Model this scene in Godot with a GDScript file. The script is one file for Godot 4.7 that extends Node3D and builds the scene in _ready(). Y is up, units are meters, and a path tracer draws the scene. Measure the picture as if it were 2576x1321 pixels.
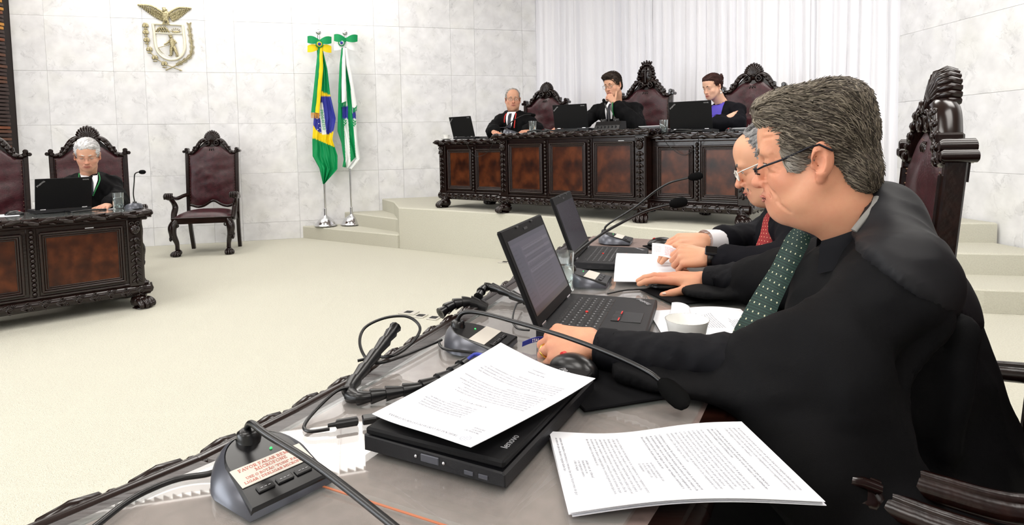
extends Node3D

# ---------------------------------------------------------------- mesh collector
class Geo:
	var v := PackedVector3Array()
	var n := PackedVector3Array()
	var t := PackedVector2Array()
	var c := PackedColorArray()
	var ix := PackedInt32Array()
	var xf := Transform3D()
	var col := Color.WHITE
	func vert(p: Vector3, nn: Vector3, uv := Vector2.ZERO) -> int:
		v.append(xf * p)
		n.append((xf.basis * nn).normalized())
		t.append(uv)
		c.append(col)
		return v.size() - 1
	func tri(a: int, b: int, d: int) -> void:
		var k := (v[b] - v[a]).cross(v[d] - v[a])
		if k.dot(n[a] + n[b] + n[d]) > 0.0:
			ix.append(a); ix.append(d); ix.append(b)
		else:
			ix.append(a); ix.append(b); ix.append(d)
	func quad(a: int, b: int, d: int, e: int) -> void:
		tri(a, b, d)
		tri(a, d, e)
	func face(pts: Array, nn: Vector3, uv := []) -> void:
		var s := v.size()
		for i in pts.size():
			vert(pts[i], nn, uv[i] if uv else Vector2.ZERO)
		for i in range(1, pts.size() - 1):
			tri(s, s + i, s + i + 1)
	func box(at: Vector3, size: Vector3, ch := 0.0, b := Basis()) -> void:
		var h := size * 0.5
		var k := minf(ch, minf(h.x, minf(h.y, h.z)) * 0.9)
		var old := xf
		xf = xf * Transform3D(b, at)
		for ax in 3:
			var u := (ax + 1) % 3
			var w := (ax + 2) % 3
			for s in [-1.0, 1.0]:
				var nn := Vector3.ZERO
				nn[ax] = s
				var pts := []
				var uvs := []
				for q in [[-1, -1], [1, -1], [1, 1], [-1, 1]]:
					var p := Vector3.ZERO
					p[ax] = s * h[ax]
					p[u] = q[0] * (h[u] - k)
					p[w] = q[1] * (h[w] - k)
					pts.append(p)
					uvs.append(Vector2(p[u], p[w]))
				face(pts, nn, uvs)
		if k > 0.0:
			for ax in 3:
				var u := (ax + 1) % 3
				var w := (ax + 2) % 3
				for su in [-1.0, 1.0]:
					for sw in [-1.0, 1.0]:
						var nn := Vector3.ZERO
						nn[u] = su
						nn[w] = sw
						var pts := []
						for q in [[-1, 0], [1, 0], [1, 1], [-1, 1]]:
							var p := Vector3.ZERO
							p[ax] = q[0] * (h[ax] - k)
							p[u] = su * (h[u] - (k if q[1] == 0 else 0.0))
							p[w] = sw * (h[w] - (0.0 if q[1] == 0 else k))
							pts.append(p)
						face(pts, nn.normalized())
			for sx in [-1.0, 1.0]:
				for sy in [-1.0, 1.0]:
					for sz in [-1.0, 1.0]:
						face([Vector3(sx * (h.x - k), sy * (h.y - k), sz * h.z), Vector3(sx * h.x, sy * (h.y - k), sz * (h.z - k)), Vector3(sx * (h.x - k), sy * h.y, sz * (h.z - k))], Vector3(sx, sy, sz).normalized())
		xf = old
	# tube along a path; r: radius or Array of radii; flat: squash along the second axis
	func tube(pts: Array, r, sides := 8, caps := true, flat := 1.0, up := Vector3.UP) -> void:
		var m := pts.size()
		if m < 2:
			return
		var s := v.size()
		var lastu := up
		var dist := 0.0
		for i in m:
			var d: Vector3 = (pts[mini(i + 1, m - 1)] - pts[maxi(i - 1, 0)])
			d = d.normalized() if d.length() > 1e-7 else Vector3.FORWARD
			var u := lastu - d * lastu.dot(d)
			if u.length() < 0.05:
				u = (Vector3.RIGHT if absf(d.x) < 0.9 else Vector3.BACK)
				u = u - d * u.dot(d)
			u = u.normalized()
			lastu = u
			var w := d.cross(u)
			var rr: float = r[i] if r is Array else r
			if i > 0:
				dist += (pts[i] - pts[i - 1]).length()
			for k in sides:
				var a := TAU * k / sides
				var o := w * cos(a) * rr + u * sin(a) * rr * flat
				var nn := (w * cos(a) + u * sin(a) / maxf(flat, 0.01)).normalized()
				vert(pts[i] + o, nn, Vector2(float(k) / sides, dist))
		for i in m - 1:
			for k in sides:
				var k2 := (k + 1) % sides
				quad(s + i * sides + k, s + i * sides + k2, s + (i + 1) * sides + k2, s + (i + 1) * sides + k)
		if caps:
			for e in [0, m - 1]:
				var d2: Vector3 = (pts[0] - pts[1]).normalized() if e == 0 else (pts[m - 1] - pts[m - 2]).normalized()
				var s2 := v.size()
				for k in sides:
					v.append(v[s + e * sides + k])
					n.append((xf.basis * d2).normalized())
					t.append(Vector2.ZERO)
					c.append(col)
				for k in range(1, sides - 1):
					tri(s2, s2 + k, s2 + k + 1)
	# profile: Vector2(radius, y) about the y axis
	func lathe(prof: Array, segs := 16, flute := 0.0, flutes := 8, arc := TAU) -> void:
		var s := v.size()
		var m := prof.size()
		for i in m:
			var d: Vector2 = prof[mini(i + 1, m - 1)] - prof[maxi(i - 1, 0)]
			var nn := Vector2(d.y, -d.x).normalized()
			for k in segs + 1:
				var a := arc * k / segs
				var rr: float = prof[i].x * (1.0 + flute * cos(a * flutes))
				vert(Vector3(cos(a) * rr, prof[i].y, sin(a) * rr), Vector3(cos(a) * nn.x, nn.y, sin(a) * nn.x), Vector2(float(k) / segs, float(i) / m))
		for i in m - 1:
			for k in segs:
				quad(s + i * (segs + 1) + k, s + i * (segs + 1) + k + 1, s + (i + 1) * (segs + 1) + k + 1, s + (i + 1) * (segs + 1) + k)
	func ball(at: Vector3, r: Vector3, b := Basis(), seg := 8, rings := 5) -> void:
		var s := v.size()
		for i in rings + 1:
			var la := PI * i / rings - PI / 2
			for k in seg + 1:
				var a := TAU * k / seg
				var q := Vector3(cos(la) * cos(a), sin(la), cos(la) * sin(a))
				vert(at + b * (q * r), b * (q / r), Vector2(float(k) / seg, float(i) / rings))
		for i in rings:
			for k in seg:
				quad(s + i * (seg + 1) + k, s + i * (seg + 1) + k + 1, s + (i + 1) * (seg + 1) + k + 1, s + (i + 1) * (seg + 1) + k)
	# polygon in XY pushed out along z from z0 to z1, with a bevel on the front edge (z1)
	func prism(poly: PackedVector2Array, z0: float, z1: float, bevel := 0.0, smooth := false) -> void:
		var p := poly.duplicate()
		var area := 0.0
		for i in p.size():
			var q := p[(i + 1) % p.size()]
			area += p[i].x * q.y - q.x * p[i].y
		if area < 0.0:
			p.reverse()
		var m := p.size()
		var nr := []
		for i in m:
			var e1 := (p[i] - p[(i + m - 1) % m]).normalized()
			var e2 := (p[(i + 1) % m] - p[i]).normalized()
			var q := Vector2(e1.y, -e1.x) + Vector2(e2.y, -e2.x)
			nr.append(q.normalized())
		var inner := p.duplicate()
		if bevel > 0.0:
			for i in m:
				inner[i] = p[i] - nr[i] * bevel
		var ids := Geometry2D.triangulate_polygon(p)
		for side in 2:
			var s := v.size()
			var src := inner if side == 0 else p
			for i in m:
				vert(Vector3(src[i].x, src[i].y, z1 if side == 0 else z0), Vector3(0, 0, 1 if side == 0 else -1), src[i])
			for i in range(0, ids.size(), 3):
				tri(s + ids[i], s + ids[i + 1], s + ids[i + 2])
		for i in m:
			var j := (i + 1) % m
			var e := (p[j] - p[i]).normalized()
			var fn := Vector2(e.y, -e.x)
			var na: Vector2 = nr[i] if smooth else fn
			var nb: Vector2 = nr[j] if smooth else fn
			var zt := z1 - bevel
			var a := vert(Vector3(p[i].x, p[i].y, z0), Vector3(na.x, na.y, 0), Vector2(p[i].x + p[i].y, z0))
			var b := vert(Vector3(p[j].x, p[j].y, z0), Vector3(nb.x, nb.y, 0), Vector2(p[j].x + p[j].y, z0))
			var d := vert(Vector3(p[j].x, p[j].y, zt), Vector3(nb.x, nb.y, 0), Vector2(p[j].x + p[j].y, zt))
			var f := vert(Vector3(p[i].x, p[i].y, zt), Vector3(na.x, na.y, 0), Vector2(p[i].x + p[i].y, zt))
			quad(a, b, d, f)
			if bevel > 0.0:
				var g := vert(Vector3(p[i].x, p[i].y, zt), Vector3(na.x, na.y, 1))
				var h := vert(Vector3(p[j].x, p[j].y, zt), Vector3(nb.x, nb.y, 1))
				var k := vert(Vector3(inner[j].x, inner[j].y, z1), Vector3(nb.x, nb.y, 1))
				var l := vert(Vector3(inner[i].x, inner[i].y, z1), Vector3(na.x, na.y, 1))
				quad(g, h, k, l)
	# grid of points pts[j * nx + i] (row-major), smooth; thick > 0 adds a back face and a rim
	func sheet(pts: PackedVector3Array, nx: int, ny: int, thick := 0.0, flip := false, uvr := Rect2(0, 0, 1, 1)) -> void:
		var nn := PackedVector3Array()
		nn.resize(pts.size())
		for j in ny:
			for i in nx:
				var a := pts[j * nx + mini(i + 1, nx - 1)] - pts[j * nx + maxi(i - 1, 0)]
				var b := pts[mini(j + 1, ny - 1) * nx + i] - pts[maxi(j - 1, 0) * nx + i]
				var q := a.cross(b).normalized()
				nn[j * nx + i] = -q if flip else q
		var s := v.size()
		for j in ny:
			for i in nx:
				vert(pts[j * nx + i], nn[j * nx + i], uvr.position + uvr.size * Vector2(float(i) / (nx - 1), float(j) / (ny - 1)))
		for j in ny - 1:
			for i in nx - 1:
				quad(s + j * nx + i, s + j * nx + i + 1, s + (j + 1) * nx + i + 1, s + (j + 1) * nx + i)
		if thick > 0.0:
			var s2 := v.size()
			for j in ny:
				for i in nx:
					vert(pts[j * nx + i] - nn[j * nx + i] * thick, -nn[j * nx + i], Vector2(0.001, 0.001))
			for j in ny - 1:
				for i in nx - 1:
					quad(s2 + j * nx + i, s2 + j * nx + i + 1, s2 + (j + 1) * nx + i + 1, s2 + (j + 1) * nx + i)
			var rim := []
			for i in nx: rim.append(i)
			for j in range(1, ny): rim.append(j * nx + nx - 1)
			for i in range(nx - 2, -1, -1): rim.append((ny - 1) * nx + i)
			for j in range(ny - 2, 0, -1): rim.append(j * nx)
			var mid := Vector3.ZERO
			for q in pts: mid += q
			mid /= pts.size()
			for k in rim.size():
				var a: int = rim[k]
				var b: int = rim[(k + 1) % rim.size()]
				var on: Vector3 = (pts[b] - pts[a]).cross(nn[a]).normalized()
				if on.dot(pts[a] - mid) < 0: on = -on
				var uv := Vector2(0.001, 0.001)
				quad(vert(pts[a], on, uv), vert(pts[b], on, uv), vert(pts[b] - nn[b] * thick, on, uv), vert(pts[a] - nn[a] * thick, on, uv))
	func mesh() -> ArrayMesh:
		var arr := []
		arr.resize(Mesh.ARRAY_MAX)
		arr[Mesh.ARRAY_VERTEX] = v
		arr[Mesh.ARRAY_NORMAL] = n
		arr[Mesh.ARRAY_TEX_UV] = t
		arr[Mesh.ARRAY_COLOR] = c
		arr[Mesh.ARRAY_INDEX] = ix
		var am := ArrayMesh.new()
		if v.size():
			am.add_surface_from_arrays(Mesh.PRIMITIVE_TRIANGLES, arr)
		return am

# ---------------------------------------------------------------- smooth field of round cones and ellipsoids, meshed as surface nets
class Field:
	var A := PackedVector3Array()
	var B := PackedVector3Array()
	var ra := PackedFloat32Array()
	var rb := PackedFloat32Array()
	var kk := PackedFloat32Array()      # blend width
	var kind := PackedInt32Array()      # 0 cone, 1 ellipsoid, 2 cone cut away, 3 ellipsoid cut away
	var bas := []                       # inverse basis of ellipsoids
	var rad := PackedVector3Array()
	var tint := PackedColorArray()
	var base := Color.WHITE
	func cone(a: Vector3, b: Vector3, r1: float, r2: float, k := 0.02, cut := false) -> void:
		A.append(a); B.append(b); ra.append(r1); rb.append(r2); kk.append(k); kind.append(2 if cut else 0); bas.append(Basis()); rad.append(Vector3.ONE); tint.append(base)
	func egg(at: Vector3, r: Vector3, b := Basis(), k := 0.02, cut := false) -> void:
		A.append(at); B.append(at); ra.append(maxf(r.x, maxf(r.y, r.z))); rb.append(0.0); kk.append(k); kind.append(3 if cut else 1); bas.append(b.transposed()); rad.append(r); tint.append(base)
	func plane(a: Vector3, nn: Vector3, k := 0.01) -> void:      # cuts away what lies on the side that nn points to
		A.append(a); B.append(nn.normalized()); ra.append(0.0); rb.append(0.0); kk.append(k); kind.append(4); bas.append(Basis()); rad.append(Vector3.ONE); tint.append(base)
	func chain(pts: Array, rs: Array, k := 0.02) -> void:
		for i in pts.size() - 1:
			cone(pts[i], pts[i + 1], rs[i], rs[i + 1], k)
	func prim(i: int, p: Vector3) -> float:
		if kind[i] == 4:
			return (p - A[i]).dot(B[i])
		if kind[i] == 0 or kind[i] == 2:
			var ab := B[i] - A[i]
			var ap := p - A[i]
			var h := clampf(ap.dot(ab) / maxf(ab.length_squared(), 1e-12), 0.0, 1.0)
			return (ap - ab * h).length() - lerpf(ra[i], rb[i], h)
		var bb: Basis = bas[i]
		var q := bb * (p - A[i])
		var r := rad[i]
		var k0 := (q / r).length()
		var k1 := (q / (r * r)).length()
		return k0 * (k0 - 1.0) / maxf(k1, 1e-6) if k0 > 1e-5 else -minf(r.x, minf(r.y, r.z))
	func at(p: Vector3, ids: PackedInt32Array) -> float:
		var d := 1e3
		for i in ids:
			var e := prim(i, p)
			var k := kk[i]
			if kind[i] < 2:
				var h := maxf(k - absf(d - e), 0.0) / k
				d = minf(d, e) - h * h * k * 0.25
			else:
				if kind[i] != 4: e = -e
				var h := maxf(k - absf(d - e), 0.0) / k
				d = maxf(d, e) + h * h * k * 0.25
		return d
	var soft := 160.0
	func tone(p: Vector3, ids: PackedInt32Array) -> Color:
		var sum := Vector3.ZERO
		var w := 0.0
		for i in ids:
			if kind[i] < 2:
				var q := exp(-maxf(0.0, prim(i, p) + 0.004) * soft)
				sum += Vector3(tint[i].r, tint[i].g, tint[i].b) * q
				w += q
		if w < 1e-9:
			return base
		sum /= w
		return Color(sum.x, sum.y, sum.z)
	# adds the surface to g; clip: keep only points p with clip_n . p >= clip_d
	func build(g: Geo, cell: float) -> void:
		var lo := Vector3(1e9, 1e9, 1e9)
		var hi := -lo
		for i in A.size():
			if kind[i] < 2:
				var m := Vector3.ONE * (maxf(ra[i], rb[i]) + cell * 2.0 + kk[i] * 0.3)
				lo = lo.min(A[i].min(B[i]) - m)
				hi = hi.max(A[i].max(B[i]) + m)
		var N := 8
		var bs := cell * N
		var nb := Vector3i(((hi - lo) / bs).ceil())
		var found := {}
		var edges := PackedInt64Array()
		var val := PackedFloat32Array()
		var M := N + 1
		val.resize(M * M * M)
		var reach := bs * 0.87
		for bz in nb.z:
			for by in nb.y:
				for bx in nb.x:
					var o := lo + Vector3(bx, by, bz) * bs
					var mid := o + Vector3.ONE * bs * 0.5
					var ids := PackedInt32Array()
					for i in A.size():
						if kind[i] == 4 or prim(i, mid) * (1.0 if kind[i] % 2 == 0 else 0.55) < reach + kk[i] * 2.0 + cell * 2.0:
							ids.append(i)
					var solid := false
					for i in ids:
						if kind[i] < 2: solid = true
					if not solid:
						continue
					var dm := at(mid, ids)
					if absf(dm) > reach * 1.9 + cell:
						continue
					var w := 0
					var neg := 0
					for z in M:
						for y in M:
							for x in M:
								var d := at(o + Vector3(x, y, z) * cell, ids)
								val[w] = d
								if d < 0.0: neg += 1
								w += 1
					if neg == 0 or neg == val.size():
						continue
					for z in N:
						for y in N:
							for x in N:
								var b := x + y * M + z * M * M
								var v0 := val[b]; var v1 := val[b + 1]; var v2 := val[b + M]; var v3 := val[b + M + 1]
								var e := b + M * M
								var v4 := val[e]; var v5 := val[e + 1]; var v6 := val[e + M]; var v7 := val[e + M + 1]
								var s0 := v0 < 0.0
								if (v1 < 0.0) == s0 and (v2 < 0.0) == s0 and (v3 < 0.0) == s0 and (v4 < 0.0) == s0 and (v5 < 0.0) == s0 and (v6 < 0.0) == s0 and (v7 < 0.0) == s0:
									continue
								var sum := Vector3.ZERO
								var cnt := 0
								if (v1 < 0.0) != s0: sum += Vector3(v0 / (v0 - v1), 0, 0); cnt += 1
								if (v2 < 0.0) != s0: sum += Vector3(0, v0 / (v0 - v2), 0); cnt += 1
								if (v4 < 0.0) != s0: sum += Vector3(0, 0, v0 / (v0 - v4)); cnt += 1
								if (v3 < 0.0) != (v1 < 0.0): sum += Vector3(1, v1 / (v1 - v3), 0); cnt += 1
								if (v5 < 0.0) != (v1 < 0.0): sum += Vector3(1, 0, v1 / (v1 - v5)); cnt += 1
								if (v3 < 0.0) != (v2 < 0.0): sum += Vector3(v2 / (v2 - v3), 1, 0); cnt += 1
								if (v6 < 0.0) != (v2 < 0.0): sum += Vector3(0, 1, v2 / (v2 - v6)); cnt += 1
								if (v5 < 0.0) != (v4 < 0.0): sum += Vector3(v4 / (v4 - v5), 0, 1); cnt += 1
								if (v6 < 0.0) != (v4 < 0.0): sum += Vector3(0, v4 / (v4 - v6), 1); cnt += 1
								if (v7 < 0.0) != (v3 < 0.0): sum += Vector3(1, 1, v3 / (v3 - v7)); cnt += 1
								if (v7 < 0.0) != (v5 < 0.0): sum += Vector3(1, v5 / (v5 - v7), 1); cnt += 1
								if (v7 < 0.0) != (v6 < 0.0): sum += Vector3(v6 / (v6 - v7), 1, 1); cnt += 1
								var p := o + (Vector3(x, y, z) + sum / cnt) * cell
								var gr := Vector3(v1 + v3 + v5 + v7 - v0 - v2 - v4 - v6, v2 + v3 + v6 + v7 - v0 - v1 - v4 - v5, v4 + v5 + v6 + v7 - v0 - v1 - v2 - v3)
								g.col = tone(p, ids)
								var cx := bx * N + x
								var cy := by * N + y
								var cz := bz * N + z
								var key := cx | (cy << 16) | (cz << 32)
								found[key] = g.vert(p, gr.normalized(), Vector2(p.x + p.z, p.y))
								if (v1 < 0.0) != s0: edges.append(key); edges.append(0)
								if (v2 < 0.0) != s0: edges.append(key); edges.append(1)
								if (v4 < 0.0) != s0: edges.append(key); edges.append(2)
		g.col = Color.WHITE
		for i in range(0, edges.size(), 2):
			var key := edges[i]
			var ax := edges[i + 1]
			var du := 1 << (16 * ((ax + 1) % 3))
			var dw := 1 << (16 * ((ax + 2) % 3))
			var k1 := key - du
			var k2 := key - du - dw
			var k3 := key - dw
			if found.has(k1) and found.has(k2) and found.has(k3):
				g.quad(found[key], found[k1], found[k2], found[k3])

# moves each vertex of a mesh by f(p, n) and works the normals out anew
func reshape(g: Geo, f: Callable) -> void:
	for i in g.v.size():
		g.v[i] = f.call(g.v[i], g.n[i])
	var nn := PackedVector3Array()
	nn.resize(g.v.size())
	for i in range(0, g.ix.size(), 3):
		var a := g.ix[i]
		var b := g.ix[i + 1]
		var d := g.ix[i + 2]
		var k := (g.v[d] - g.v[a]).cross(g.v[b] - g.v[a])
		nn[a] += k
		nn[b] += k
		nn[d] += k
	for i in nn.size():
		g.n[i] = nn[i].normalized() if nn[i].length() > 1e-12 else g.n[i]

# ---------------------------------------------------------------- naming and tagging
var taken := {}
var rng := RandomNumberGenerator.new()
var M := {}

func numbered(called: String) -> String:
	if not taken.has(called):
		taken[called] = 0
		return called
	taken[called] += 1
	return "%s_%03d" % [called, taken[called]]

func tag(o: Node, label: String, category: String, group := "", kind := "") -> Node:
	if label: o.set_meta("label", label)
	if category: o.set_meta("category", category)
	if group: o.set_meta("group", group)
	if kind: o.set_meta("kind", kind)
	return o

func thing(called: String, label: String, category: String, at := Vector3.ZERO, turn := 0.0, group := "") -> Node3D:
	var o := Node3D.new()
	o.name = numbered(called)
	add_child(o)
	o.position = at
	o.rotation.y = turn
	tag(o, label, category, group)
	return o

func part(parent: Node, called: String, g: Geo, m: Material, label := "") -> MeshInstance3D:
	var o := MeshInstance3D.new()
	o.name = called
	o.mesh = g.mesh()
	o.material_override = m
	if label: o.set_meta("label", label)
	parent.add_child(o, true)
	return o

func single(called: String, g: Geo, m: Material, label: String, category: String, at := Vector3.ZERO, turn := 0.0, group := "") -> MeshInstance3D:
	var o := MeshInstance3D.new()
	o.name = numbered(called)
	o.mesh = g.mesh()
	o.material_override = m
	add_child(o)
	o.position = at
	o.rotation.y = turn
	tag(o, label, category, group)
	return o

func struct(called: String, g: Geo, m: Material) -> MeshInstance3D:
	var o := MeshInstance3D.new()
	o.name = numbered(called)
	o.mesh = g.mesh()
	o.material_override = m
	o.set_meta("kind", "structure")
	add_child(o)
	return o

func words(parent: Node, called: String, text: String, size: float, m: Material, xf: Transform3D, serif := false, bold := false) -> MeshInstance3D:
	var tm := TextMesh.new()
	var f := SystemFont.new()
	f.font_names = ["Droid Serif" if serif else "Droid Sans"]
	if bold: f.font_weight = 700
	tm.font = f
	tm.text = text
	tm.font_size = 32
	tm.pixel_size = size / 32.0
	tm.depth = 0.0004
	tm.curve_step = 4.0
	var o := MeshInstance3D.new()
	o.name = called
	o.mesh = tm
	o.material_override = m
	parent.add_child(o, true)
	o.transform = xf
	return o

func curve(pts: Array, per := 8) -> Array:
	var out := []
	var m := pts.size()
	for i in m - 1:
		var a: Vector3 = pts[maxi(i - 1, 0)]
		var b: Vector3 = pts[i]
		var d: Vector3 = pts[i + 1]
		var e: Vector3 = pts[mini(i + 2, m - 1)]
		for k in per:
			out.append(b.cubic_interpolate(d, a, e, float(k) / per))
	out.append(pts[m - 1])
	return out

func look(fwd: Vector3, up := Vector3.UP) -> Basis:
	var z := fwd.normalized()
	var x := up.cross(z).normalized()
	return Basis(x, z.cross(x), z)

# ---------------------------------------------------------------- materials
func pm(key: String, color: Color, rough := 0.6, metal := 0.0, spec := 0.5) -> StandardMaterial3D:
	var m := StandardMaterial3D.new()
	m.resource_name = key
	m.albedo_color = color
	m.roughness = rough
	m.metallic = metal
	m.metallic_specular = spec
	M[key] = m
	return m

func c8(r: int, g: int, b: int) -> Color:
	return Color(r / 255.0, g / 255.0, b / 255.0)

func fnl(s: int, freq: float, oct := 3, ridged := false) -> FastNoiseLite:
	var f := FastNoiseLite.new()
	f.seed = s
	f.frequency = freq
	f.noise_type = FastNoiseLite.TYPE_SIMPLEX_SMOOTH
	f.fractal_type = FastNoiseLite.FRACTAL_RIDGED if ridged else FastNoiseLite.FRACTAL_FBM
	f.fractal_octaves = oct
	return f

func ntex(s: int, freq: float, oct: int, cols: Array, size := 512, normal := 0.0, ridged := false, stretch := 1.0) -> NoiseTexture2D:
	var t := NoiseTexture2D.new()
	t.width = size
	t.height = int(size * stretch)
	t.seamless = true
	t.noise = fnl(s, freq, oct, ridged)
	if normal > 0.0:
		t.as_normal_map = true
		t.bump_strength = normal
	elif cols:
		var g := Gradient.new()
		g.offsets = PackedFloat32Array()
		g.colors = PackedColorArray()
		for k in cols:
			g.add_point(k[0], k[1])
		t.color_ramp = g
	return t

func tri(m: StandardMaterial3D, scale: Vector3, world := false) -> void:
	m.uv1_triplanar = true
	m.uv1_world_triplanar = world
	m.uv1_scale = scale

func marble_picture(s: int) -> ImageTexture:
	var w := 700
	var im := Image.create(w, w, false, Image.FORMAT_RGB8)
	var cloud := fnl(s, 0.006, 4)
	var warp := fnl(s + 1, 0.008, 4)
	var vein := fnl(s + 2, 0.0045, 4)
	var fine := fnl(s + 3, 0.016, 3)
	var mask := fnl(s + 4, 0.005, 2)
	var stain := fnl(s + 5, 0.003, 2)
	for y in w:
		for x in w:
			var wx := x + 60.0 * warp.get_noise_2d(x, y)
			var wy := y * 0.8 + x * 0.45 + 60.0 * warp.get_noise_2d(x + 900.0, y)
			var k := 0.93 + 0.05 * cloud.get_noise_2d(x, y)
			var a := absf(vein.get_noise_2d(wx * 0.7, wy * 1.7))
			var b := absf(fine.get_noise_2d(wx * 0.6, wy * 1.3))
			var mm := clampf(mask.get_noise_2d(x, y) * 2.2 + 0.25, 0.0, 1.0)
			k -= 0.085 * mm * pow(maxf(0.0, 1.0 - a * 16.0), 2.0) + 0.02 * mm * pow(maxf(0.0, 1.0 - b * 9.0), 2.0)
			k -= 0.05 * mm * clampf(cloud.get_noise_2d(wx * 1.5 + 300.0, wy * 1.5) * 2.0, 0.0, 1.0)
			var yl := clampf(stain.get_noise_2d(x, y) * 1.6, 0.0, 1.0)
			im.set_pixel(x, y, Color(k - 0.004, k - 0.003, k + 0.008 - 0.012 * yl))
	return ImageTexture.create_from_image(im)

func make_materials() -> void:
	var m := pm("marble", Color(1, 1, 1), 0.3, 0.0, 0.45)
	m.albedo_texture = marble_picture(11)
	m = pm("marble_b", Color(0.985, 0.985, 0.985), 0.3, 0.0, 0.45)
	m.albedo_texture = marble_picture(57)
	m = pm("marble_c", Color(0.99, 0.99, 0.985), 0.3, 0.0, 0.45)
	m.albedo_texture = marble_picture(93)
	pm("grout", c8(232, 231, 230), 0.9)
	m = pm("carpet", c8(207, 205, 192), 1.0, 0.0, 0.1)
	m.albedo_texture = ntex(3, 0.09, 4, [[0.0, Color(0.92, 0.92, 0.91)], [0.5, Color(0.97, 0.97, 0.965)], [1.0, Color(1, 1, 1)]])
	m.normal_enabled = true
	m.normal_texture = ntex(4, 0.2, 2, [], 512, 6.0)
	m.normal_scale = 0.4
	tri(m, Vector3.ONE * 1.6, true)
	m = pm("wood", c8(38, 18, 12), 0.24, 0.0, 0.5)
	m.albedo_texture = ntex(21, 0.01, 4, [[0.0, Color(0.45, 0.40, 0.38)], [0.5, Color(0.75, 0.7, 0.68)], [1.0, Color(1, 1, 1)]])
	tri(m, Vector3(1.2, 6.0, 6.0))
	m.normal_enabled = true
	m.normal_texture = ntex(22, 0.03, 3, [], 256, 2.0)
	m.normal_scale = 0.25
	m = pm("carved", c8(25, 12, 9), 0.2, 0.0, 0.5)
	m = pm("burl", c8(96, 48, 20), 0.3, 0.0, 0.4)
	m.albedo_texture = ntex(31, 0.012, 5, [[0.0, Color(0.22, 0.17, 0.13)], [0.35, Color(0.55, 0.48, 0.42)], [0.65, Color(0.85, 0.83, 0.8)], [1.0, Color(1, 1, 0.95)]])
	tri(m, Vector3(1.3, 0.8, 1.3))
	m = pm("leather", c8(70, 25, 34), 0.33, 0.0, 0.5)
	m.albedo_texture = ntex(41, 0.02, 4, [[0.0, Color(0.6, 0.55, 0.55)], [0.5, Color(0.85, 0.82, 0.82)], [1.0, Color(1, 1, 1)]], 256)
	m.normal_enabled = true
	m.normal_texture = ntex(42, 0.12, 3, [], 256, 3.0)
	m.normal_scale = 0.25
	tri(m, Vector3.ONE * 3.0)
	pm("nail", c8(120, 96, 80), 0.3, 0.9)
	m = pm("desk_cover", c8(134, 117, 112), 0.55, 0.0, 0.4)
	m.albedo_texture = ntex(51, 0.05, 3, [[0.0, Color(0.88, 0.87, 0.86)], [1.0, Color(1, 1, 1)]], 256)
	tri(m, Vector3.ONE * 3.0)
	m = pm("pane", Color(0.93, 0.98, 0.96, 0.06), 0.02, 0.0, 0.5)
	m.transparency = BaseMaterial3D.TRANSPARENCY_ALPHA
	pm("pane_edge", c8(190, 205, 198), 0.15, 0.0, 0.6)
	m = pm("glass", Color(0.96, 0.98, 0.98, 0.02), 0.02)
	m.refraction_enabled = true
	m.refraction_scale = 0.05
	m = pm("thin_glass", Color(0.97, 0.98, 0.98, 0.05), 0.03)
	m.transparency = BaseMaterial3D.TRANSPARENCY_ALPHA
	m = pm("lens", Color(0.97, 0.98, 0.98, 0.03), 0.02)
	m.transparency = BaseMaterial3D.TRANSPARENCY_ALPHA
	m = pm("water", Color(0.95, 0.98, 0.98, 0.02), 0.02)
	m.refraction_enabled = true
	m.refraction_scale = 0.033
	m = pm("curtain", c8(247, 247, 252), 0.9, 0.0, 0.2)
	m.backlight_enabled = true
	m.backlight = Color(0.12, 0.12, 0.13)
	for k in [["slat_dark", c8(52, 36, 32)], ["slat_brown", c8(86, 54, 38)], ["slat_amber", c8(176, 122, 48)], ["slat_red", c8(110, 60, 34)]]:
		pm(k[0], k[1], 0.4)
	pm("slat_back", c8(30, 22, 20), 0.8)
	pm("ceiling", c8(160, 148, 142), 0.9)
	pm("wall_paint", c8(225, 222, 216), 0.85)
	m = pm("laptop", c8(24, 24, 27), 0.5, 0.0, 0.4)
	m.normal_enabled = true
	m.normal_texture = ntex(61, 0.4, 2, [], 128, 2.0)
	m.normal_scale = 0.2
	tri(m, Vector3.ONE * 12.0)
	pm("laptop_lid", c8(9, 9, 11), 0.6, 0.0, 0.3)
	pm("key", c8(14, 14, 16), 0.5)
	pm("red", c8(214, 40, 34), 0.45)
	pm("silver", c8(200, 200, 204), 0.25, 0.9)
	pm("letter", c8(186, 186, 190), 0.4, 0.3)
	pm("chrome", c8(215, 215, 218), 0.12, 1.0)
	m = pm("antique", c8(214, 206, 176), 0.38, 0.55)
	m.albedo_texture = ntex(71, 0.06, 3, [[0.0, Color(0.2, 0.18, 0.14)], [0.4, Color(0.6, 0.56, 0.46)], [0.6, Color(1, 1, 0.95)], [1.0, Color(1, 1, 1)]], 256)
	tri(m, Vector3.ONE * 6.0)
	pm("cream_metal", c8(236, 230, 208), 0.4, 0.2)
	pm("plastic", c8(11, 11, 13), 0.3)
	pm("plastic_grey", c8(86, 88, 96), 0.3, 0.4)
	pm("foam", c8(18, 18, 18), 1.0, 0.0, 0.1)
	pm("rubber", c8(10, 10, 11), 0.3)
	pm("mat_black", c8(14, 14, 16), 0.85, 0.0, 0.2)
	m = pm("paper", c8(232, 233, 238), 0.8, 0.0, 0.2)
	pm("porcelain", c8(240, 240, 236), 0.18, 0.0, 0.5)
	pm("coffee", c8(46, 26, 16), 0.2)
	pm("blue", c8(38, 52, 150), 0.5)
	pm("white", c8(240, 240, 240), 0.6)
	pm("sticker", c8(206, 200, 190), 0.6)
	pm("ink_red", c8(192, 112, 98), 0.7)
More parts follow.
